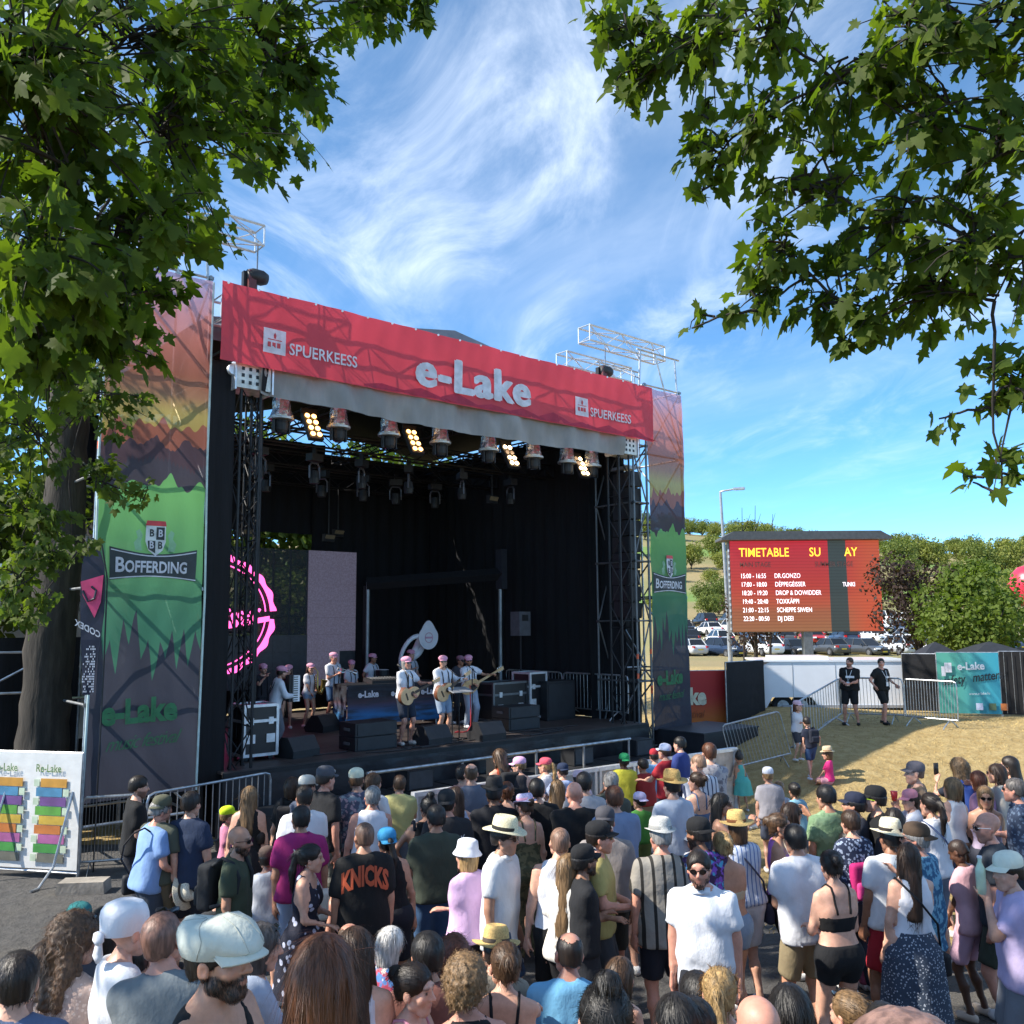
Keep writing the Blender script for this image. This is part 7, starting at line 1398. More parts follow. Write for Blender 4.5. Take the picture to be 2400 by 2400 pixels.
def crowd():
    # left group
    C(319, 1814, 'bearded man in black tee and blue vest behind the left barrier', 1.78, -70, top=('tee', BK), bot=('trousers', '22242c'), hair=('short', 'd'), beard=.9, arms=('down', 'hold'))
    p = C(352, 1870, 'grey haired man in light blue shirt with black shoulder bag', 1.74, -55, top=('shirt', '7f9fd0'), bot=('trousers', '39424f'), hair=('short', 'g'), lean=.12, arms=('hold', (.14, .30, .98)), head=(0, -.25), skin='r'); sling(p, '15151a', 'black shoulder bag of the man in light blue shirt', -1, low=.02)
    held_hat(p)
    C(372, 1859, 'man in olive cap and olive shirt behind the light blue shirt', 1.76, -15, top=('tee', '4c5044'), bot=('shorts', '6b6250'), hat=('backcap', '5a5a48', 'e8e8e8'), arms=('hold', 'down'))
    C(449, 1851, 'man in navy short sleeved shirt and dark shorts seen from behind', 1.80, -12, top=('shirt', '22304a', -.12), bot=('shorts', '20242e'), arms=('down', 'down'), shoes='30343c')
    p = C(555, 1930, 'bald bearded man in olive tee with sunglasses walking right', 1.74, -105, top=('tee', '3c4636'), bot=('shorts', '2a2d30'), hair=('none', 'd'), beard=.9, glasses='on', skin='t', arms=('down', 'down'), walk=.5, shoes='303030'); backpack(p, '23262a', 'dark backpack of the bald bearded man')
    C(532, 1890, 'small child with green ear defenders in pink', 1.25, -60, kid=1, fem=1, top=('tee', 'c77f9c'), bot=('shorts', '804060'), hair=('short', 'l'), hat=('cap', 'c8e020'))
    C(578, 1839, 'woman with long blonde hair in black tank top near the left speakers', 1.68, 6, fem=1, top=('tank', BK), bot=('longskirt', '1c1c22'), hair=('long', 'l'), hair_len=.34)
    C(613, 1950, 'small child in green shirt half hidden by the bearded man', 1.15, 20, kid=1, top=('tee', '2f8a56'), bot=('shorts', '2c3440'))
    C(627, 1986, 'boy in brown cap and grey white tee', 1.36, 8, kid=1, top=('tee', 'b4bac6'), bot=('shorts', '2a3650'), hat=('cap', '5a4a42'), arms=('hold', 'hold'))
    p = C(679, 1818, 'brown haired person in black tee with backpack near the stage', 1.70, 10, fem=1, top=('tee', '141518'), bot=('shorts', '7c8ea8'), hair=('bob', 'b')); backpack(p, '2c2a2c', 'dark backpack near the stage barrier on the left')
    C(708, 1837, 'dark haired man in white polo shirt at the left', 1.80, 12, top=('polo', W_), bot=('shorts', '4a5058'), hair=('short', 'd'), skin='t')
    C(722, 1814, 'person in white baseball cap behind the white polo', 1.76, -40, top=('tee', '50586a'), bot=('shorts', '404450'), hat=('cap', 'd8d4c8'))
    C(762, 1791, 'tall man in black tee and camouflage shorts with grey cap', 1.88, -35, build=1.1, top=('tee', '16171b'), bot=('shorts', ('blot', '6a6c62', '9a9a90', 1.2)), hat=('cap', '484a52', 'e8e8ea'), skin='r', arms=('down', 'down'))
    p = C(702, 1884, 'dark haired man in magenta polo shirt', 1.78, 14, top=('polo', '9c2468'), bot=('trousers', '9fb4d4'), hair=('short', 'k'), skin='t', arms=('down', 'down'), build=1.06); sling(p, 'dedbd2', 'white cloth bag beside the magenta polo', 1, (.26, .1, .26), .03)
    C(716, 1969, 'dark haired woman in navy sleeveless dress facing right', 1.64, -92, fem=1, top=('dress', ('dots', '171a2c', 'b8bcd0', .5)), bot=('x', .45), hair=('pony', 'k'), arms=('hold', 'hold'), hair_len=.3)
    C(511, 2085, 'small dark haired child low in front of the olive tee', 1.05, 10, kid=1, top=('tee', '2a2c30'), bot=('shorts', '2a2c30'), hair=('short', 'k'))
    # middle group
    C(843, 1795, 'bearded man in floral shirt and pale cap near the stage', 1.80, 30, top=('shirt', ('floral', '4a5064', 'a8909a', 1.2, '7a8a96')), bot=('shorts', '444a55'), hat=('cap', 'd2d4bc'), hair=('short', 'm'), beard=.8)
    C(879, 1808, 'woman with light brown hair beside the floral shirt', 1.70, -30, fem=1, top=('tee', 'd0d0d4'), bot=('shorts', '6f86a8'), hair=('bob', 'm'))
    C(868, 1837, 'grey haired man in white sleeveless shirt', 1.76, 14, top=('vest', 'e0e2ea'), bot=('shorts', '55606e'), hair=('short', 'g'), skin='r')
    C(935, 1814, 'boy in pale yellow tee leaning on the stage barrier', 1.62, 8, top=('tee', 'b9b47a'), bot=('shorts', '7a8696'), hair=('short', 'm'), arms=('rail', 'rail'), lean=.1)
    kn = C(854, 1921, 'man in black tee with orange arched lettering on the back', 1.80, 16, still=1, build=1.08, top=('tee', '0d0e10', -.09, .85), bot=('shorts', '15161a'), hair=('buzz', 'k'), skin='t', arms=('down', 'down')); shirt_word(kn, 'KNICKS', .15, .40, 'b8512f', True)
    C(920, 1934, 'woman in blue cap and black tank top beside the lettered tee', 1.66, 20, fem=1, top=('tank', '121216'), bot=('shorts', '20232c'), hat=('backcap', '2f86b8', 'e0e0e0'), hair=('pony', 'k'), skin='t')
    p = C(982, 1864, 'woman in long black dress with dark bun', 1.70, 10, fem=1, top=('dress', '0e0e12'), bot=('x', .12), hair=('topbun', 'k'), skin='t'); backpack(p, '20242c', 'small dark backpack on the long black dress', (.24, .12, .30))
    C(1026, 1882, 'dark haired man in dark olive tee and denim shorts', 1.78, 12, build=1.12, top=('tee', '3a4238', -.06), bot=('shorts', '3f5f86'), hair=('short', 'k'), skin='t', arms=('hold', 'hold'))
    tm = C(1048, 1845, 'man in black cap and charcoal tee with white script', 1.80, 14, still=1, build=1.08, top=('tee', '26262a'), bot=('shorts', '30343c'), hat=('backcap', '222326'), skin='r'); shirt_word(tm, 'Tommy', .12, .30, 'dddddd', False)
    C(1066, 1841, 'long haired woman in pale blue top beside the black cap', 1.66, 20, fem=1, top=('tank', 'a9bcd8'), bot=('shorts', '60708a'), hair=('long', 'b'))
    C(1077, 1790, 'person in peach tee leaning on the stage barrier', 1.72, 12, top=('tee', 'b08078'), bot=('shorts', '8fa6c8'), hair=('short', 'd'), arms=('rail', 'rail'), lean=.08)
    C(1108, 1785, 'balding man in slate grey tee close to the stage', 1.80, 8, top=('tee', '5c6474'), bot=('shorts', '4a4e58'), hair=('fringe', 'm'))
    C(1150, 1816, 'man in black fedora and dark navy tee', 1.82, 10, build=1.12, top=('tee', '14161e'), bot=('shorts', '20222a'), hat=('fedora', '111114', '0a0a0a'), hair=('short', 'k'), skin='b')
    p = C(1177, 1752, 'woman in rust red top with dark backpack at the stage front', 1.75, 25, fem=1, top=('tank', 'a8452c'), bot=('shorts', '3a3c48'), hair=('long', 'm'), hair_len=.2); backpack(p, '16181c', 'black backpack on the rust red top')
    C(1218, 1770, 'child in pale pink cap turned back at the stage front', 1.55, 10, kid=1, fem=1, top=('tank', '2a2a30'), bot=('shorts', '2f6a70'), hat=('cap', 'd8a8c8'), hair=('short', 'l'), head=(1.2, 0), g=.1)
    C(1276, 1772, 'blonde girl in coral cap and white top leaning on the barrier', 1.55, 25, kid=1, fem=1, top=('tank', W_), bot=('shorts', '8aa0c0'), hat=('cap', 'd8586a'), hair=('pony', 'y'), arms=('rail', 'rail'), head=(.8, 0))
    C(1315, 1785, 'boy in navy cap and light blue shirt at the barrier', 1.52, 10, kid=1, top=('tee', 'a4b4d8'), bot=('shorts', '4a5468'), hat=('backcap', '1e2c48'), arms=('rail', 'rail'))
    C(1195, 1828, 'woman with ginger bun in black strap top', 1.68, 10, fem=1, top=('strap', '111114'), bot=('shorts', '20222a'), hair=('bun', 'a'))
    C(1235, 1857, 'woman in lilac pork pie hat and olive patterned jumpsuit', 1.68, 12, fem=1, top=('strap', ('blot', '6b6448', '4a4a34', 1.4)), bot=('trousers', ('blot', '6b6448', '4a4a34', 1.4)), hat=('porkpie', 'c4bcdc', 'd89ab0'), hair=('bun', 'b'), build=1.05)
    C(1257, 1820, 'dark haired man in black tee in the middle of the crowd', 1.80, 8, top=('tee', '121316'), bot=('shorts', '282a30'), hair=('short', 'k'))
    C(1297, 1824, 'woman with long light brown hair behind the bald man', 1.68, 14, fem=1, top=('strap', 'c0a890'), bot=('shorts', '5a6478'), hair=('long', 'l'))
    C(1344, 1828, 'bald man in black polo shirt', 1.84, 10, build=1.18, top=('polo', '0f1013'), bot=('shorts', '2a2c32'), hair=('none', 'b'), skin='r', beard=.2)
    C(1373, 1805, 'dark haired man in light grey tee', 1.82, 8, top=('tee', 'a8a8ac'), bot=('shorts', '50545e'), hair=('short', 'k'))
    C(1415, 1805, 'grey haired man in dark olive tee near the barrier', 1.78, 5, top=('tee', '474c44'), bot=('shorts', '5a564a'), hair=('short', 'g'))
    C(1359, 1803, 'child in pink and white cap behind the bald man', 1.50, 5, kid=1, top=('tee', 'c8b0b8'), bot=('shorts', '888090'), hat=('cap', 'd8b8c0'))
    C(1450, 1837, 'ginger haired man in grey blue tee', 1.84, 12, build=1.1, top=('tee', '7486a4'), bot=('shorts', '30343c'), hair=('short', 'a'), arms=('down', 'hold'))
    C(1460, 1762, 'boy in yellow tee and green cap leaning over the barrier', 1.52, 5, kid=1, top=('tee', 'c2bc3c'), bot=('trousers', '303438'), hat=('backcap', '2f9a5e'), skin='d', hair=('short', 'k'), arms=('side', 'rail'))
    C(1421, 1886, 'man in grey cap and taupe tee in the middle', 1.80, 4, build=1.08, top=('tee', '8d8684', -.07), bot=('shorts', '3a3d3a'), hat=('backcap', '47464c', 'c8a880'), skin='r', shoes='202024')
    pa = C(1171, 1907, 'man in panama hat and white linen shirt looking right', 1.84, -102, top=('shirt', 'd6d8da', -.16), bot=('shorts', '2f4a6a'), hat=('panama', 'd8ceac', '1a1a1a', -.08), hair=('short', 'd'), glasses='on', beard=.15, arms=('down', 'down'), skin='t')
    C(1096, 1963, 'blonde woman in white bucket hat and pink tee', 1.64, 40, fem=1, build=1.12, top=('tee', 'd6b2d8'), bot=('trousers', '26262e'), hat=('bucket', 'dcdfea'), hair=('bob', 'y'), arms=('cross', 'cross'))
    C(1313, 1934, 'man in white sleeveless shirt and black shorts', 1.80, 5, top=('vest', 'd8dae0', -.10), bot=('shorts', '101114'), hair=('buzz', 'm'), arms=('down', 'down'), build=.96)
    C(1336, 1998, 'girl with very long light brown hair in white polo', 1.62, -35, fem=1, top=('polo', 'dcd8d0', -.10), bot=('trousers', '141418'), hair=('long', 'l'), hair_len=.52, arms=('down', 'down'), glasses='up')
    C(1398, 1917, 'man in black cap and yellow printed tee looking right', 1.80, -98, build=1.1, top=('tee', 'b3a566', -.08), bot=('shorts', '3a3e44'), hat=('cap', '15161a', 'c8c8cc'), hair=('short', 'd'), glasses='on', beard=.3, skin='r')
    C(1361, 1971, 'bearded man in black cap with white badge behind the long hair', 1.70, -80, top=('tee', '1b1c20'), bot=('shorts', '24262c'), hat=('cap', '121317', 'e4e4e8'), hair=('short', 'k'), beard=1, glasses='on', skin='b')
    C(1500, 1859, 'child in lilac cap with green top', 1.25, 5, kid=1, top=('tee', '4a8a3c'), bot=('shorts', '6a7a44'), hat=('backcap', 'c4bcdc'))
    C(1578, 1801, 'man in straw hat and pale blue tee from behind', 1.82, 12, top=('tee', 'b2bccc'), bot=('shorts', '3c414a'), hat=('straw', 'bd9a5c', '8a6a3a'), hair=('short', 'd'), arms=('hold', 'hold'))
    C(1564, 1913, 'man in grey trilby and black striped shirt', 1.82, 8, build=1.1, top=('shirt', ('vstripe', '8d8880', '24221f', .72), -.15), bot=('shorts', '1b2130'), hat=('trilby', 'b6b6b2', '8a8a88', .05), hair=('short', 'g'), skin='r', arms=('down', 'down'), shoes='30302e')
    C(1512, 1777, 'small boy in dark red tee at the barrier', 1.42, 10, kid=1, top=('tee', 'a03434'), bot=('shorts', '9a8c74'), hair=('short', 'k'), skin='t', arms=('rail', 'rail'))
    C(1533, 1752, 'boy in red cap and light blue printed tee at the barrier', 1.52, 20, kid=1, top=('tee', '79a8d2'), bot=('shorts', '20263a'), hat=('cap', 'b82c38'), hair=('short', 'd'), arms=('rail', 'rail'))
    C(1558, 1739, 'boy in white cap and red tee up at the barrier', 1.56, 40, kid=1, top=('tee', 'b02a34'), bot=('shorts', '20263a'), hat=('cap', 'c0c8e0'), hair=('short', 'b'), arms=('rail', 'rail'), g=.18)
    C(1593, 1725, 'dark haired boy in royal blue shirt high at the barrier', 1.50, 55, kid=1, top=('tee', '2c3c78'), bot=('shorts', '20263a'), hair=('short', 'k'), g=.35)
    # right group
    C(1633, 1806, 'woman with pinned brown hair in denim overall', 1.66, 35, fem=1, top=('strap', '4a6080'), bot=('trousers', '4a6080'), hair=('bun', 'b'), head=(.5, 0))
    C(1643, 1764, 'short haired man in navy and white striped shirt', 1.80, 20, top=('shirt', ('vstripe', 'c0c4ce', '2c3854', .9)), bot=('shorts', '3c4250'), hair=('buzz', 'l'), head=(.5, -.2))
    C(1672, 1737, 'ginger haired man in pale patterned shirt', 1.90, 15, top=('shirt', ('floral', 'a8a4a6', '6f6c74', 1.1, '8c8a94')), bot=('shorts', '5c6470'), hair=('short', 'a'))
    FT(1743, 1766, 1902, 'girl in turquoise dress with dark bun', 5, kid=1, fem=1, top=('dress', '4fa8a0'), bot=('x', .52), hair=('topbun', 'k'), skin='t', shoes='d8d8d8')
    C(1805, 1797, 'boy in white and blue cap and grey tee', 1.42, -10, kid=1, top=('tee', '94929a'), bot=('shorts', '4c5468'), hat=('cap', 'c8ccd8'), hair=('short', 'l'))
    C(1828, 1835, 'small blond boy in grey floral shirt', 1.18, 0, kid=1, top=('tee', ('floral', 'a6aebc', '5c6880', 1.6)), bot=('shorts', '505a70'), hair=('short', 'l'))
    C(1867, 1835, 'girl in light blue tee with dark tied hair', 1.32, 5, kid=1, fem=1, top=('tee', '74a2b8'), bot=('shorts', '4a5a70'), hair=('bun', 'k'), skin='t')
    P = gpt(1945, 1836); k_ = person((P[0], P[1], P[2] - .02), math.radians(60), 'child in straw hat and hot pink tee sitting on the grass', 1.22, 16.5, kid=1, fem=1, seat=.0, legs='cross', top=('tee', 'd02c78'), bot=('shorts', 'c890a0'), hat=('fedora', 'c8b494', '8a6a50'), hair=('bob', 'm'), arms=('lap', 'lap'))
    p = FT(1898, 1681, 1826, 'teenager in navy tee and denim shorts walking up the slope', 10, top=('tee', '1c2336'), bot=('shorts', '2f4a70'), hair=('short', 'd'), walk=.8, arms=('down', 'side'), shoes='dcdce4', lean=.08); backpack(p, '1a2030', 'navy backpack of the teenager on the slope')
    FT(1870, 1643, 1783, 'girl in pink cap and white tee standing on the slope', -150, fem=1, top=('tee', 'd0d0d4', -.12), bot=('shorts', '3a3c44'), hat=('cap', 'e0b8c4'), hair=('long', 'a'), arms=('cross', 'cross'), hair_len=.22)
    g1 = FT(1995, 1537, 1700, 'security man in black tee with white print and beard', 150, build=1.22, top=('tee', '0d0e10'), bot=('shorts', '101115'), hair=('short', 'b'), beard=.8, arms=('hold', 'hold'), skin='r', shoes='101012', head=(-.4, 0))
    g2 = FT(2073, 1539, 1697, 'security man in black tee with lanyard striding right', -150, build=1.22, top=('tee', '0d0e10'), bot=('shorts', '101115'), hair=('short', 'd'), arms=('side', 'side'), skin='r', walk=.55, shoes='101012', head=(-.7, 0))
    for g_, w_ in ((g1, (.20, .05)), (g2, (.08, .04))): badge(g_, w_)
    C(1683, 1853, 'woman with long dark hair and sunglasses looking right', 1.68, -105, fem=1, top=('bandeau', '2a2a30'), bot=('shorts', '2a2a30'), hair=('long', 'k'), glasses='on', skin='t')
    p = C(1733, 1895, 'person in straw hat and blue striped shirt from behind', 1.70, 10, fem=1, build=1.05, top=('shirt', ('vstripe', 'c4ccdc', '5c7ab0', 1.5), -.02), bot=('shorts', 'd4d6dc'), hat=('straw', 'c8a868', '7a4a2a'), hair=('bob', 'm')); sling(p, '232842', 'navy cross body bag on the blue striped shirt', 1, low=-.02)
    C(1654, 1909, 'man in black cap and purple tropical shirt', 1.82, 25, build=1.12, top=('shirt', ('blot', '382048', '7a4ab0', 1.5, '4a9ac0'), -.14), bot=('shorts', '20212a'), hat=('backcap', '111216', 'd8d8dc'), hair=('short', 'k'), beard=.8, skin='b', arms=('hold', 'down'))
    C(1701, 1944, 'blonde woman with bare back and denim shorts', 1.70, 8, fem=1, top=('bandeau', 'b8a890', .20), bot=('hotpants', '7d93ae'), hair=('bun', 'y'), skin='t', arms=('hold', 'hold'))
    C(1643, 1984, 'man in white shirt and sunglasses facing the camera', 1.80, 158, build=1.1, top=('shirt', 'd8dce4', -.15), bot=('shorts', '20242e'), hair=('short', 'd'), glasses='on', beard=.55, skin='r', arms=('down', 'down'), head=(.15, 0))
    C(1623, 1945, 'small child in white hat beside the purple shirt', 1.2, 10, kid=1, top=('tee', 'c0c4cc'), bot=('shorts', '707888'), hat=('bucket', 'e2e4ea'))
    C(1817, 1899, 'woman in purple tank top and sunglasses looking right', 1.70, -110, fem=1, top=('tank', 'a468b4'), bot=('leggings', '131318'), hair=('bun', 'm'), glasses='on', skin='t', shoes='5a3c80')
    C(1848, 1874, 'brown haired woman in beige tee behind the purple tank top', 1.68, -75, fem=1, top=('tee', 'a39684'), bot=('shorts', '6a6f7c'), hair=('long', 'b'), glasses='on', hair_len=.2)
    C(1871, 1926, 'dark haired man in white tee and khaki shorts', 1.80, 10, top=('tee', 'd6d8de', -.12), bot=('shorts', '8a7d62'), hair=('short', 'k'), skin='t', arms=('hold', 'hold'), build=1.04)
    C(1946, 1835, 'dark haired man in green printed tee with raised arm', 1.80, 20, top=('tee', ('blot', '6d8a66', '86a27c', .8)), bot=('shorts', '4a4c44'), hair=('short', 'k'), skin='t', arms=('down', 'shoulder'))
    C(2008, 1849, 'man in navy cap with long peak looking left', 1.74, 75, top=('tee', '1e2330'), bot=('shorts', '24262e'), hat=('cap', '1b2238'), hair=('short', 'k'), skin='t')
    C(2053, 1837, 'man in black cap and black tee with neon sunglasses', 1.80, 72, top=('tee', '0e0f11'), bot=('shorts', '22242a'), hat=('cap', '111215'), hair=('short', 'd'), glasses='neon')
    C(1998, 1895, 'woman with short brown hair in navy floral blouse', 1.68, 12, fem=1, build=1.08, top=('tee', ('floral', '1f2a44', '93a0b8', 2.0), -.08), bot=('trousers', '2a3040'), hair=('short', 'b'), arms=('hold', 'hold'))
    p = C(1985, 1948, 'child with short black hair in denim vest', 1.45, 15, kid=1, top=('tank', '33486a'), bot=('trousers', 'b06080'), hair=('short', 'k'), skin='b'); backpack(p, 'b01f68', 'bright magenta backpack on the black haired child', (.28, .17, .42), 'c23a80')
    C(1956, 1990, 'woman in black crop top and black shorts from behind', 1.70, 14, fem=1, build=1.04, top=('strap', '0d0d10', .18), bot=('hotpants', '131418'), hair=('bun', 'd'), skin='f', arms=('hold', 'hold'))
    C(2068, 1915, 'man in panama hat and white tee with red shorts', 1.74, 12, top=('tee', 'd4d8de', -.08), bot=('shorts', 'a82434'), hat=('panama', 'dcd2b4', '241c1a'), hair=('short', 'd'), skin='b', shoes='a82434')
    C(2103, 1890, 'woman with long dark brown hair near the panama hat', 1.68, -10, fem=1, top=('tee', '2a2a30'), bot=('shorts', '3a3c48'), hair=('long', 'd'), glasses='up')
    C(2147, 1921, 'man in tan and brown cap and aqua floral shirt', 1.78, 35, build=1.1, top=('shirt', ('blot', '2f5c80', '6ea2bc', 1.5), -.22), bot=('shorts', '5a5f68'), hat=('backcap', '4a3a2c', 'b89a68'), hair=('short', 'g'), glasses='on', skin='r')
    p = C(2124, 1971, 'woman with long brown hair, white top and speckled long skirt', 1.70, 8, fem=1, build=1.06, top=('tank', 'dcdce2', .05), bot=('longskirt', ('dots', '3a4658', 'b6bcc8', 1.9)), hair=('long', 'b'), hair_len=.44, skin='f', shoes='2a2a2a'); sling(p, '15161c', 'small black bag on the long skirt', 1, (.26, .09, .18), -.05)
    C(2147, 1779, 'man in grey flat peaked cap and brown tee on the grass', 1.80, 80, top=('tee', '786654'), bot=('shorts', '6a6050'), hat=('cap', '6b6468'), hair=('buzz', 'd'), arms=('hold', 'hold'))
    ch = C(2140, 1847, 'child in pink and white cap holding a red cup', 1.5, 75, kid=1, top=('tee', 'ccd0da'), bot=('shorts', '707684'), hat=('cap', 'd88c98'), arms=('drink', 'drink'))
    p = C(2178, 1855, 'woman with dark ponytail in white top and strap', 1.72, 22, fem=1, top=('tee', 'd6d8de'), bot=('shorts', '6a7488'), hair=('pony', 'd'), hair_len=.3); sling(p, '3a4a70', 'blue strapped bag on the woman with dark ponytail', 1)
    C(2229, 1818, 'woman with blonde bob in white tank top', 1.72, 20, fem=1, top=('tank', 'd8d8da'), bot=('shorts', '6b4c3a'), hair=('bob', 'l'), arms=('hold', 'hold'))
    p = cw = C(2250, 1775, 'woman with big curly light hair and blue straps', 1.72, 20, fem=1, top=('tee', '1e2433'), bot=('shorts', '2c3040'), hair=('curlylong', 'l'), hair_len=.16, arms=('phone', 'down')); backpack(p, '25428a', 'blue backpack of the curly haired woman')
    C(2305, 1803, 'woman with red hair beside the curly hair', 1.66, 30, fem=1, top=('tee', '8a6a8c'), bot=('shorts', '45485a'), hair=('bob', 'r'))
    C(2341, 1787, 'woman with dark brown shoulder hair and pale jacket', 1.72, 70, fem=1, top=('longtee', 'b8b2a8'), bot=('shorts', '30323c'), hair=('long', 'b'), glasses='on', hair_len=.18)
    C(2370, 1768, 'dark haired woman with sunglasses farthest right at the back', 1.74, 75, fem=1, top=('tee', '6a88a8'), bot=('shorts', '30323c'), hair=('long', 'd'), glasses='on')
    C(2385, 1820, 'grey haired man in dark patterned shirt at the right edge', 1.80, 70, top=('shirt', ('floral', '2c3a52', '5a6c84', 1.6)), bot=('shorts', '30343c'), hair=('short', 's'), glasses='on', skin='r')
    C(2311, 1837, 'blonde woman with sunglasses facing the camera', 1.66, 165, fem=1, top=('tank', 'b2a2b8'), bot=('shorts', '3a3c48'), hair=('bob', 'l'), glasses='on', skin='t')
    C(2325, 1897, 'bald man with white sunglasses in charcoal tee', 1.82, 62, build=1.18, top=('tee', '2a313a', -.10), bot=('shorts', '3a4036'), hair=('none', 'b'), glasses='white', skin='r', arms=('down', 'down'), beard=.25)
    C(2262, 1965, 'dark skinned child in pale pink shirt and shorts', 1.52, 35, kid=1, fem=1, top=('tee', 'd2a4ac', -.12), bot=('shorts', 'd8b0c4'), hair=('buzz', 'k'), skin='d', arms=('lowfront', 'lowfront'), head=(0, -.5), shoes='c8b8a8')
    lv = C(2374, 1988, 'man in cream cap and lavender tee drinking from a bottle', 1.80, 78, build=1.06, top=('tee', 'b6a8cc', -.10), bot=('shorts', '6c7078'), hat=('cap', 'dadccb'), hair=('short', 'd'), arms=('drink', 'down'), skin='f')
    held(ch, 1, 'cup', 'red plastic cup at the mouth of the child in pink and white cap', 'cup', MB().lathe([(.0, -.05), (.03, -.05), (.042, .06), (.0, .06)], 12), M('red plastic', (.6, .03, .03), .35))
    b_ = held(lv, 0, 'bottle', 'pale green bottle held up by the man in lavender tee', 'bottle', MB().lathe([(0, -.11), (.035, -.11), (.036, .06), (.014, .11), (.014, .14), (0, .14)], 12), M('pale green glass', (.55, .68, .50), .25)); obj('bottle_cap', MB().lathe([(0, .14), (.017, .14), (.017, .155), (0, .155)], 10), WHITE, b_)
    held(cw, 0, 'phone', 'dark phone held by the curly haired woman', 'phone', MB().box((0, 0, .02), (.075, .01, .15)), BLKP)
def held(p, i, name, label, cat, mb, mat, dz=.05):
    d = p['wri'][i] - p['elb'][i]; d /= np.linalg.norm(d); t = thing(name, label, cat, world_pt(p, p['wri'][i] + d * .085 + np.array([0, .02, dz])), p['face']); obj('shell', mb, mat, t, True); return t
def badge(p, w):
    c = p['TF']((-.04, .175, .30)); sh = [c_ for c_ in p['root'].children if c_.name.startswith('t_shirt')][0]; put('print', mesh('print', *MB().box(c, (w[0], .02, w[1])).data(), WHITE), sh); lan = MB().path([p['TF'](q) for q in ((-.07, .10, .47), (-.03, .18, .30), (0, .19, .16), (.03, .18, .30), (.07, .10, .47))], .006, 5); o = put('lanyard', mesh('lanyard', *lan.data(), WHITE), p['root']); put('card', mesh('card', *MB().box(p['TF']((0, .195, .12)), (.07, .012, .10)).data(), WHITE), o)
def held_hat(p):
    w = world_pt(p, p['wri'][1]) + np.array([.05, -.03, -.12]); t = thing('held_hat', 'cream straw hat held in the hand of the grey haired man', 'hat', w, 0); v, f = hat_mesh('panama'); v = (v - np.array([0, 0, .07])) @ rot(math.radians(75), .2, .9).T; put('hat_body', mesh('hat_body', v, f, STRAWM, True), t, color=srgb('dcd6c2')); mb = MB().lathe([(.096, .0), (.097, .03)], 24, (0, -.012, .01), 1.0, 1.2); put('hat_band', mesh('hat_band', mb.data()[0] @ rot(math.radians(75), .2, .9).T, mb.data()[1], CLOTH), t, color=srgb('4a4038'))
def shirt_word(p, txt, size, width, col, arch):
    shirt = [c for c in p['root'].children if c.name.startswith('t_shirt')][0]; import bmesh
    from mathutils.bvhtree import BVHTree
    me = shirt.data; bv = BVHTree.FromPolygons([v.co[:] for v in me.vertices], [tuple(q.vertices) for q in me.polygons])
    cu = bpy.data.curves.new('t', 'FONT'); cu.body = txt; cu.size = size; cu.offset = .007 if arch else .001; cu.align_x = 'CENTER'; cu.resolution_u = 2; cu.shear = 0 if arch else .3
    o = bpy.data.objects.new('t', cu); m2 = bpy.data.meshes.new_from_object(o); V = np.array([v.co[:] for v in m2.vertices]); Fc = [tuple(q.vertices) for q in m2.polygons]; bpy.data.objects.remove(o)
    sx = width / (V[:, 0].max() - V[:, 0].min()); V[:, 0] *= sx; V[:, 1] *= 1.45 if arch else 1
    if arch: V[:, 1] += .09 * np.cos(V[:, 0] / width * 2.6) - .06
    else: V[:, 1] += .25 * V[:, 0]
    out = []
    for x, y, _ in V:
        P0 = p['TF']((0, 0, 0)); z = P0[2] + .30 + y; h = bv.ray_cast(Vector((-x, -1.0, z)), Vector((0, 1, 0))); out.append((-x, (h[0].y if h[0] else -.16) - .010, z))
    put('lettering', mesh('lettering', [(-a, b, c) if False else (-(-a), b, c) for a, b, c in [(-q[0], q[1], q[2]) for q in out]], Fc, M('ink shirt ' + col, srgb(col), .7)), shirt)
crowd()
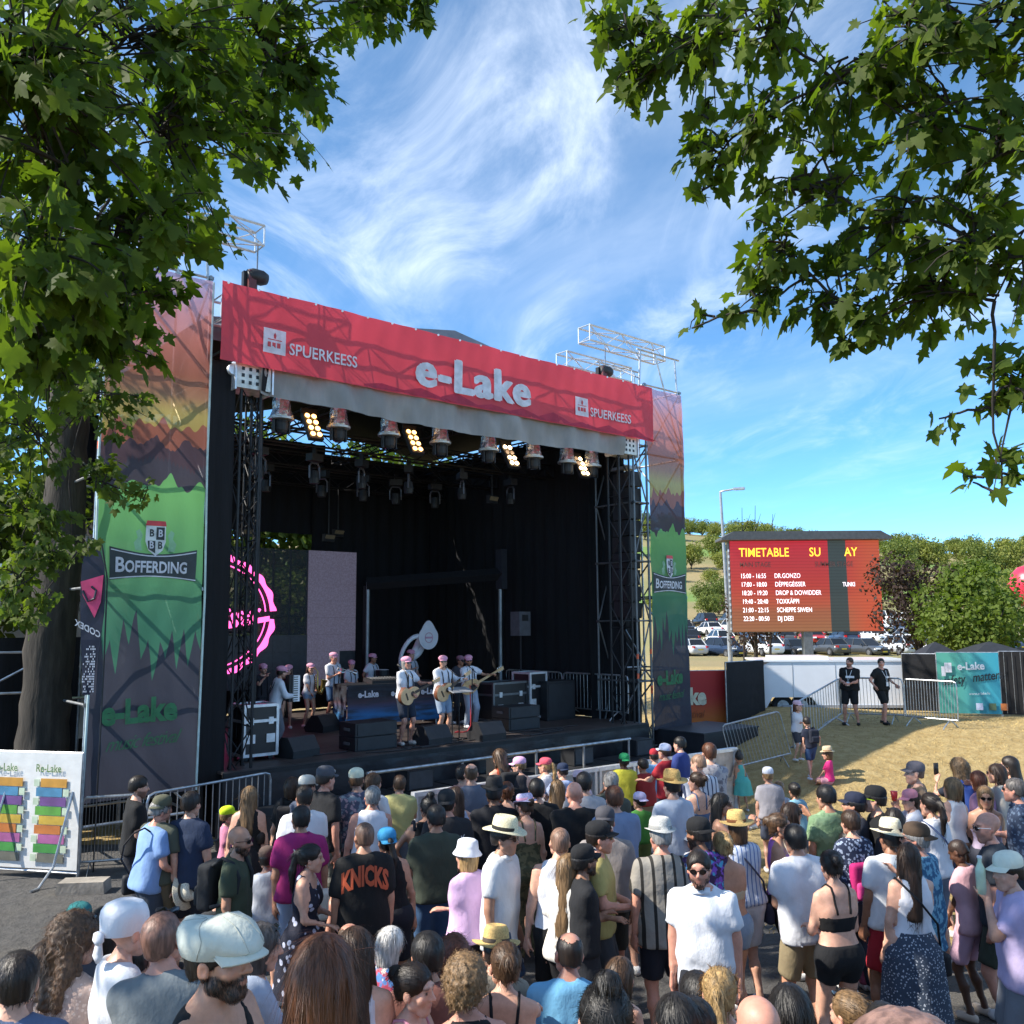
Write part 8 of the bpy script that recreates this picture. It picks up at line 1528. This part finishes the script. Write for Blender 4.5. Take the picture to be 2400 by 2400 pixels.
# ---------------------------------------------------------------- seated people in front
def seated():
    S(15, 2225, 3.9, 'person at the left edge in grey blue shirt, mostly cut off', 1.72, 20, top=('tee', '5a6a88'), bot=('shorts', '3a4050'), hair=('short', 'd'))
    S(161, 2138, 4.5, 'woman with frizzy brown hair and pale lace blouse', 1.66, -25, fem=1, top=('crop', ('dots', 'b8a094', 'd0bcb0', 1.6)), bot=('shorts', '40444e'), hair=('curlylong', 'm'), hair_len=.26, glasses='up', arms=('lap', 'reach'), hh=.0075)
    S(188, 2116, 6.2, 'child in teal cap behind the frizzy hair', 1.4, 10, kid=1, top=('tee', '3a6a70'), bot=('shorts', '303a48'), hat=('backcap', '1f6a6c'))
    S(85, 2195, 5.4, 'person with reddish brown hair behind the lace blouse', 1.6, 5, fem=1, top=('tee', '50454a'), bot=('shorts', '303a48'), hair=('bob', 'm'))
    S(240, 2122, 5.2, 'dark haired head just behind the white head scarf', 1.66, -10, fem=1, top=('tee', '3c3c44'), bot=('shorts', '303a48'), hair=('bob', 'd'))
    S(283, 2103, 4.35, 'woman in white head scarf and white tee', 1.68, -48, fem=1, top=('tee', 'd4d8de'), bot=('shorts', '505868'), hat=('bandana', 'dadce2'), hair=('none', 'd'), skin='l', arms=('lap', 'lap'))
    S(344, 2195, 5.4, 'person in bright blue shirt between the white scarf and the grey tee', 1.6, 10, top=('tee', '2f5a88'), bot=('shorts', '303a48'), hair=('short', 'd'))
    S(408, 2124, 4.2, 'man with cropped hair and sunglasses on his head in grey tee', 1.76, 8, top=('tee', '6e767a'), bot=('shorts', '40444c'), hair=('buzz', 'd'), glasses='up', skin='r')
    S(500, 2140, 3.2, 'bearded man in pale flat cap and black tank top', 1.78, -112, build=1.05, top=('tank', '0c0c0f'), bot=('shorts', '22242a'), hat=('flatcap', 'bfc4ba'), hair=('short', 'k'), beard=1.0, skin='t', arms=('lap', 'knee'), head=(-.05, .06))
    S(592, 2158, 4.9, 'grey haired woman with glasses behind the flat cap', 1.62, -60, fem=1, top=('tee', 'a8b4c8'), bot=('shorts', '50586a'), hair=('bob', 's'), glasses='up')
    S(745, 2178, 2.5, 'woman with long smooth auburn hair seen from behind', 1.66, 6, fem=1, top=('tee', '4a3a34'), bot=('shorts', '303238'), hair=('long', 'a'), hair_len=.42)
    S(818, 2162, 6.4, 'older person in red shirt behind the long brown hair', 1.66, -40, top=('tee', 'b02c2c'), bot=('shorts', '505050'), hair=('fringe', 'm'), skin='r')
    S(889, 2166, 6.2, 'white haired person with glasses and colourful blouse', 1.62, -35, fem=1, top=('tee', ('blot', 'c05068', '5a8ac8', 1.6, 'd8d0c8')), bot=('shorts', '606878'), hair=('bob', 'w'), glasses='on')
    S(845, 2168, 4.5, 'woman with long brown hair in white tank top', 1.66, -6, fem=1, top=('tank', 'd4d2da'), bot=('shorts', '505868'), hair=('long', 'b'), hair_len=.32)
    S(966, 2245, 4.55, 'girl with slick dark bun and pink top looking right', 1.58, -100, fem=1, top=('strap', 'c88a9c'), bot=('shorts', '40444e'), hair=('bun', 'd'), skin='l', head=(-.1, -.05))
    S(1007, 2180, 4.8, 'person with thick short black hair beside the straw hat', 1.66, 6, top=('tee', '7a5048'), bot=('shorts', '40444e'), hair=('short', 'k'), skin='t')
    S(1065, 2192, 5.6, 'person with reddish brown wavy hair behind the curls', 1.6, 0, fem=1, top=('tee', '5a4048'), bot=('shorts', '40444e'), hair=('curlylong', 'r'), hair_len=.2)
    S(1098, 2240, 4.2, 'woman with highlighted curly hair and black top', 1.66, 8, fem=1, build=1.05, top=('tank', '121216'), bot=('shorts', '2c2e36'), hair=('curly', 'l'), skin='r', hh=.0075)
    S(1148, 2168, 6.0, 'person in tan straw hat in the seated rows', 1.66, 12, top=('tee', '8a8478'), bot=('shorts', '505050'), hat=('straw', 'c2a468', '4a4038', -.15), hair=('short', 'd'))
    S(1173, 2205, 5.0, 'woman with light brown bun and open back black top', 1.66, 6, fem=1, top=('strap', '131318', .02), bot=('shorts', '303238'), hair=('bun', 'm'), skin='f', arms=('lap', 'reach'))
    S(1326, 2185, 5.7, 'balding man in sky blue tee in the seated rows', 1.80, 6, build=1.15, top=('tee', '6aa6cc'), bot=('shorts', '40444e'), hair=('fringe', 'd'), skin='r')
    S(1396, 2298, 2.85, 'person with black hair and loose bun at the bottom edge', 1.62, 4, fem=1, top=('tank', '40424c'), bot=('shorts', '303238'), hair=('topbun', 'k'))
    S(1448, 2256, 5.3, 'small girl with straight brown hair in pale top', 1.2, -35, kid=1, fem=1, top=('tank', 'd2b4b0'), bot=('shorts', '8a7a80'), hair=('bob', 'm'))
    S(1583, 2328, 3.7, 'person with smooth black hair low at the bottom', 1.6, 4, fem=1, top=('tee', '26262c'), bot=('shorts', '303238'), hair=('bob', 'k'))
    S(1641, 2270, 4.7, 'dark haired man in front of the white shirt', 1.74, -8, top=('tee', '3a3c44'), bot=('shorts', '303238'), hair=('short', 'k'), skin='t')
    S(1703, 2266, 4.5, 'woman with long blonde ponytail and dark roots', 1.66, 10, fem=1, top=('strap', '44404a'), bot=('shorts', '303238'), hair=('pony', 'y'), hair_len=.36)
    S(1790, 2328, 3.6, 'bald head low at the bottom between dark haired people', 1.74, 6, top=('tee', '33343a'), bot=('shorts', '303238'), hair=('none', 'd'), skin='r')
    S(1857, 2300, 4.1, 'person with black hair and hair clip right of the bald head', 1.66, 0, fem=1, top=('tee', '26262c'), bot=('shorts', '303238'), hair=('bob', 'k'))
    S(1998, 2326, 4.6, 'girl with brown ponytail and sunglasses on her head', 1.5, 10, fem=1, top=('tee', '6a5a50'), bot=('shorts', '303238'), hair=('pony', 'l'), glasses='up')
    S(2085, 2352, 4.4, 'dark haired person lowest beside the big bald head', 1.5, 10, top=('tee', '33343a'), bot=('shorts', '303238'), hair=('short', 'k'))
    S(2232, 2338, 1.12, 'very close bald head with cropped grey hair at the bottom right', 1.78, 4, top=('tee', '3c4450'), bot=('shorts', '303238'), hair=('buzz', 's'), skin='r', hh=.0055)
    S(1620, 2332, 3.8, 'black haired head at the bottom below the white shirt', 1.6, 8, fem=1, top=('tee', '2a2a30'), bot=('shorts', '303238'), hair=('short', 'k'))
seated()
# ---------------------------------------------------------------- band
def band():
    PK = 'd79ab4'; au = math.degrees(SA) + 180; D = dict(g=DECK)
    def BF(u, v, vf, lab, f=au, uf=None, **kw): kw.setdefault('hat', ('newsboy', PK)); kw.setdefault('straps', '23242c'); kw.setdefault('shoes', 'd8d8da'); return FT(u, v, vf, lab, f, DECK, uf, **kw)
    def B(u, v, lab, H=1.78, f=au, **kw): kw.setdefault('hat', ('newsboy', PK)); kw.setdefault('straps', '23242c'); kw.setdefault('shoes', 'd8d8da'); return C(u, v, lab, H, f, DECK, **kw)
    ac = BF(648, 1556, 1764, 'accordion player in pink cap and white shirt', math.degrees(SA) - 95, uf=640, top=('longtee', 'd0d4de'), bot=('trousers', '63656e'), arms=((.20, .34, 1.12), (.22, .36, 1.14)), skin='f', lean=.18, hair=('short', 'd'))
    t = thing('accordion', 'black piano accordion held by the band member on the left', 'accordion', world_pt(ac, (0, .30, .92)), ac['face'])
    obj('treble_box', MB().box((.17, 0, .26), (.14, .22, .50)), BLKP, t); obj('keyboard', MB().box((.26, .02, .26), (.05, .12, .48)), WHITE, t); kb = MB(); [kb.box((.29, .0, .05 + i * .042), (.012, .08, .014)) for i in range(11)]; obj('black_keys', kb, BLKP, t); obj('bass_box', MB().box((-.22, .02, .24), (.14, .22, .46)), BLKP, t)
    be = MB(); [be.box((-.13 + i * .026, .01, .25), (.012, .24 if i % 2 else .20, .46 if i % 2 else .42)) for i in range(10)]; obj('bellows', be, M('bellows card', (.03, .03, .035), .6), t)
    BF(618, 1552, 1722, 'man in pink cap half hidden behind the accordion player', au, uf=612, top=('tee', '20222a'), bot=('trousers', '22242c'), hair=('short', 'd'), beard=.6)
    BF(672, 1556, 1708, 'girl in pink cap and white tee behind the accordion', au - 20, uf=668, fem=1, top=('tee', 'c8ccd6'), bot=('hotpants', '8aa0b8'), hair=('long', 'b'), arms=('hold', 'hold'))
    sx = BF(727, 1553, 1704, 'girl in pink cap playing a saxophone', au + 10, uf=722, fem=1, top=('tee', 'ccd0da'), bot=('hotpants', '8ea6c0'), hair=('long', 'd'), hair_len=.16, arms=((.02, .27, 1.00), (.08, .24, .92)), hands=(1, 1))
    t = thing('saxophone', 'brass saxophone held by the girl in denim shorts', 'saxophone', world_pt(sx, (-.05, .26, .78)), sx['face']); BR = M('brass', (.55, .38, .12), .25, .9); mb = MB(); mb.path([(.06, .0, .55), (.02, .02, .50), (.02, .02, .12), (.0, .03, .02), (-.07, .03, .0), (-.11, .03, .08), (-.14, .04, .24), (-.15, .05, .30)], [.010, .014, .026, .034, .042, .048, .062, .09], 10, False); obj('tube', mb, BR, t, True); ky = MB(); [ky.lathe([(0, 0), (.02, 0), (.02, .01), (0, .01)], 8, (.05, -.01, .15 + .05 * i), 1, 1, rot(0, 1.57)) for i in range(6)]; obj('key_cup', ky, BR, t); obj('crook', MB().path([(.06, 0, .55), (.07, -.05, .60), (.06, -.12, .58)], .011, 8), BR, t)
    tr = BF(782, 1526, 1695, 'tall man in pink cap and white tee holding a trumpet', au + 10, uf=775, top=('tee', 'ccd0da'), bot=('shorts', '34567e'), hair=('short', 'g'), skin='r', arms=('chest', 'chest'), hands=(1, 1))
    t = thing('trumpet', 'trumpet held at the chest of the tall man', 'trumpet', world_pt(tr, (-.10, .34, 1.28)), tr['face']); obj('bell', MB().path([(0, 0, 0), (-.10, .03, -.03), (-.22, .06, -.07), (-.30, .08, -.10)], [.009, .010, .02, .06], 12, False), M('silver brass', (.6, .6, .58), .2, .95), t, True); obj('tubing', MB().path([(0, 0, 0), (.16, -.03, .05), (.2, -.03, .0), (.04, .02, -.07), (0, .03, -.05)], .009, 7), MATS['silver brass'], t); obj('valve', MB().box((.06, 0, -.02), (.07, .03, .12)), MATS['silver brass'], t)
    BF(824, 1545, 1686, 'shorter musician in pink cap behind the left of the table', au + 10, uf=822, top=('tee', 'ccd0da'), bot=('shorts', '34465e'), hair=('short', 'd'), arms=('hold', 'hold'))
    dr = BF(873, 1529, 1680, 'drummer in pink cap with snare strapped on behind the table', au + 15, uf=872, top=('tee', 'ccd0da'), bot=('shorts', '2a3040'), hair=('short', 'k'), skin='b', arms=('hold', 'side'))
    t = thing('snare_drum', 'snare drum carried by the drummer behind the table', 'drum', world_pt(dr, (0, .34, 1.05)), dr['face']); obj('shell', MB().lathe([(.17, 0), (.175, 0), (.175, .15), (.17, .15)], 18), BLKM, t); obj('drum_head', MB().lathe([(0, .15), (.17, .15), (.17, .156), (0, .156)], 18), WHITE, t)
    so = BF(960, 1520, 1676, 'musician with white sousaphone behind the left guitarist', au + 5, uf=958, top=('tee', 'b8bcc8'), bot=('trousers', '30343c'), hair=('short', 'd'), arms=('hold', 'chest'))
    t = thing('sousaphone', 'white sousaphone with round bell cover above the band', 'sousaphone', world_pt(so, (0, 0, 1.0)), so['face']); WS = M('white fibreglass', (.72, .74, .80), .35, var=.05)
    a = np.linspace(-2.2, 4.4, 26); mb = MB(); mb.path([(.36 * math.cos(q) , .10 + .16 * math.sin(q), .35 + .40 * math.sin(q) + .02 * i) for i, q in enumerate(a)], np.linspace(.03, .085, 26), 10); obj('body_coil', mb, WS, t, True); P1 = np.array([-.30, .05, .86]); obj('bell_throat', MB().path([(-.10, -.05, .50), (-.26, -.06, .66), P1, (-.36, .18, .98), (-.38, .30, 1.0)], [.09, .10, .11, .16, .27], 14, False), WS, t, True)
    tear = circle(0, 0, .33, 30); tear = [(x * (1 - .35 * max(0, y - .1) / .3), y + (.10 * max(0, y - .2) / .13)) for x, y in tear]; Mx = np.eye(4); Mx[:3, :3] = np.array([[1, 0, 0], [0, 0, 1], [0, 1, 0]]); Mx[:3, 3] = (-.38, .33, 1.02); obj('bell_cover', MB().prism(tear, -.012, .012, Mx), WS, t)
    rg = MB(); rg.path([(-.38 + .13 * math.cos(q), .352, 1.0 + .13 * math.sin(q)) for q in np.linspace(0, 6.28, 25)], .009, 5); obj('logo_ring', rg, M('pale pink ink', (.62, .34, .46), .6), t); obj('logo_bar', MB().box((-.38, .35, 1.0), (.22, .01, .05)), MATS['pale pink ink'], t)
    WOOD = M('spruce guitar top', (.62, .40, .21), .3, var=.12, scale=14, stretch=(1, 8, 1)); NECK = M('dark fretboard', (.05, .03, .02), .5); SIDE = M('mahogany side', (.16, .06, .03), .4)
    def guitar(p, lab, bass=False, tilt=.35):
        c = world_pt(p, p['TF']((.10, .20, .06))); t = thing('bass_guitar' if bass else 'acoustic_guitar', lab, 'guitar', c, p['face']); ca, sa = math.cos(tilt), math.sin(tilt); X = np.array([-ca, 0, sa]); Z = np.array([sa, 0, ca]); Y = np.array([0, 1, 0]); Mx = np.eye(4); Mx[:3, :3] = np.stack([X, Z, Y], 1); n = 36
        pts = []
        for i in range(n):
            q = 2 * math.pi * i / n; x = .25 * math.cos(q); w = (.19 if x < 0 else .145) * (1 - .22 * math.exp(-((x - .03) / .07) ** 2)) if not bass else (.16 if x < 0 else .15); pts.append((x, w * math.sin(q)))
        th = .045 if not bass else .02
        obj('body', MB().prism(pts, -th, th, Mx), SIDE if not bass else M('ash bass body', (.48, .30, .13), .3, var=.2, scale=10), t)
        if not bass: obj('top_plate', MB().prism([(x * .97, y * .97) for x, y in pts], th + .001, th + .006, Mx), WOOD, t); obj('sound_hole', MB().prism(circle(.06, 0, .05, 16), th + .008, th + .010, Mx), NECK, t); obj('bridge', MB().prism([(-.11, -.07), (-.08, -.07), (-.08, .07), (-.11, .07)], th + .006, th + .016, Mx), NECK, t)
        else: obj('pickguard', MB().prism([(-.02, -.12), (.16, -.10), (.18, .02), (0, .02)], th + .002, th + .006, Mx), BLKP, t)
        ln = .62 if not bass else .80; obj('neck', MB().prism([(.12, -.028), (ln, -.022), (ln, .022), (.12, .028)], th - .012, th + .012, Mx), NECK if not bass else M('maple neck', (.5, .33, .16), .35), t); hd = obj('headstock', MB().prism([(ln, -.03), (ln + .18, -.05), (ln + .2, .03), (ln, .03)], th - .016, th + .006, Mx), WOOD if not bass else MATS['maple neck'], t); pg = MB(); [pg.prism([(ln + .03 + .05 * i, -.06), (ln + .045 + .05 * i, -.06), (ln + .045 + .05 * i, .06), (ln + .03 + .05 * i, .06)], th - .012, th - .002, Mx) for i in range(3)]; obj('tuning_peg', pg, ALU, hd)
        return t
    g1 = BF(955, 1535, 1746, 'singing guitarist in pink cap and white shirt at the front', au + 5, uf=952, top=('shirt', 'd0d4de', -.04), bot=('shorts', '1f2a3c'), hair=('bob', 'g'), glasses='on', skin='r', arms=((.30, .30, 1.22), (.02, .25, 1.02)), hands=(1, 1), shoes='c8c0b8'); guitar(g1, 'natural acoustic guitar of the singing guitarist')
    g2 = BF(1045, 1533, 1731, 'guitarist in pink cap with sunglasses in the middle', au + 5, uf=1040, top=('longtee', 'd0d4de', -.03), bot=('shorts', '8ea2bc'), hair=('short', 'd'), glasses='on', arms=((.28, .32, 1.26), (.02, .25, 1.04)), hands=(1, 1), shoes='b8a898'); guitar(g2, 'natural acoustic guitar of the middle guitarist', tilt=.5)
    b3 = BF(1113, 1532, 1706, 'bass player in pink cap and pale jeans', au - 5, uf=1103, top=('shirt', 'd0d4de', -.02), bot=('trousers', '93a0b2'), hair=('short', 'k'), beard=.9, skin='t', glasses='on', arms=((.46, .30, 1.28), (.04, .25, 1.04)), hands=(1, 1)); guitar(b3, 'ash bodied bass guitar of the bass player', True, .42)
    FT(1072, 1534, 1696, 'dark musician in the shadow behind the middle guitarist', au, DECK, top=('tee', '30343e'), bot=('trousers', '20222a'), hat=('newsboy', '8a6474'), hair=('short', 'k'), skin='b')
band()
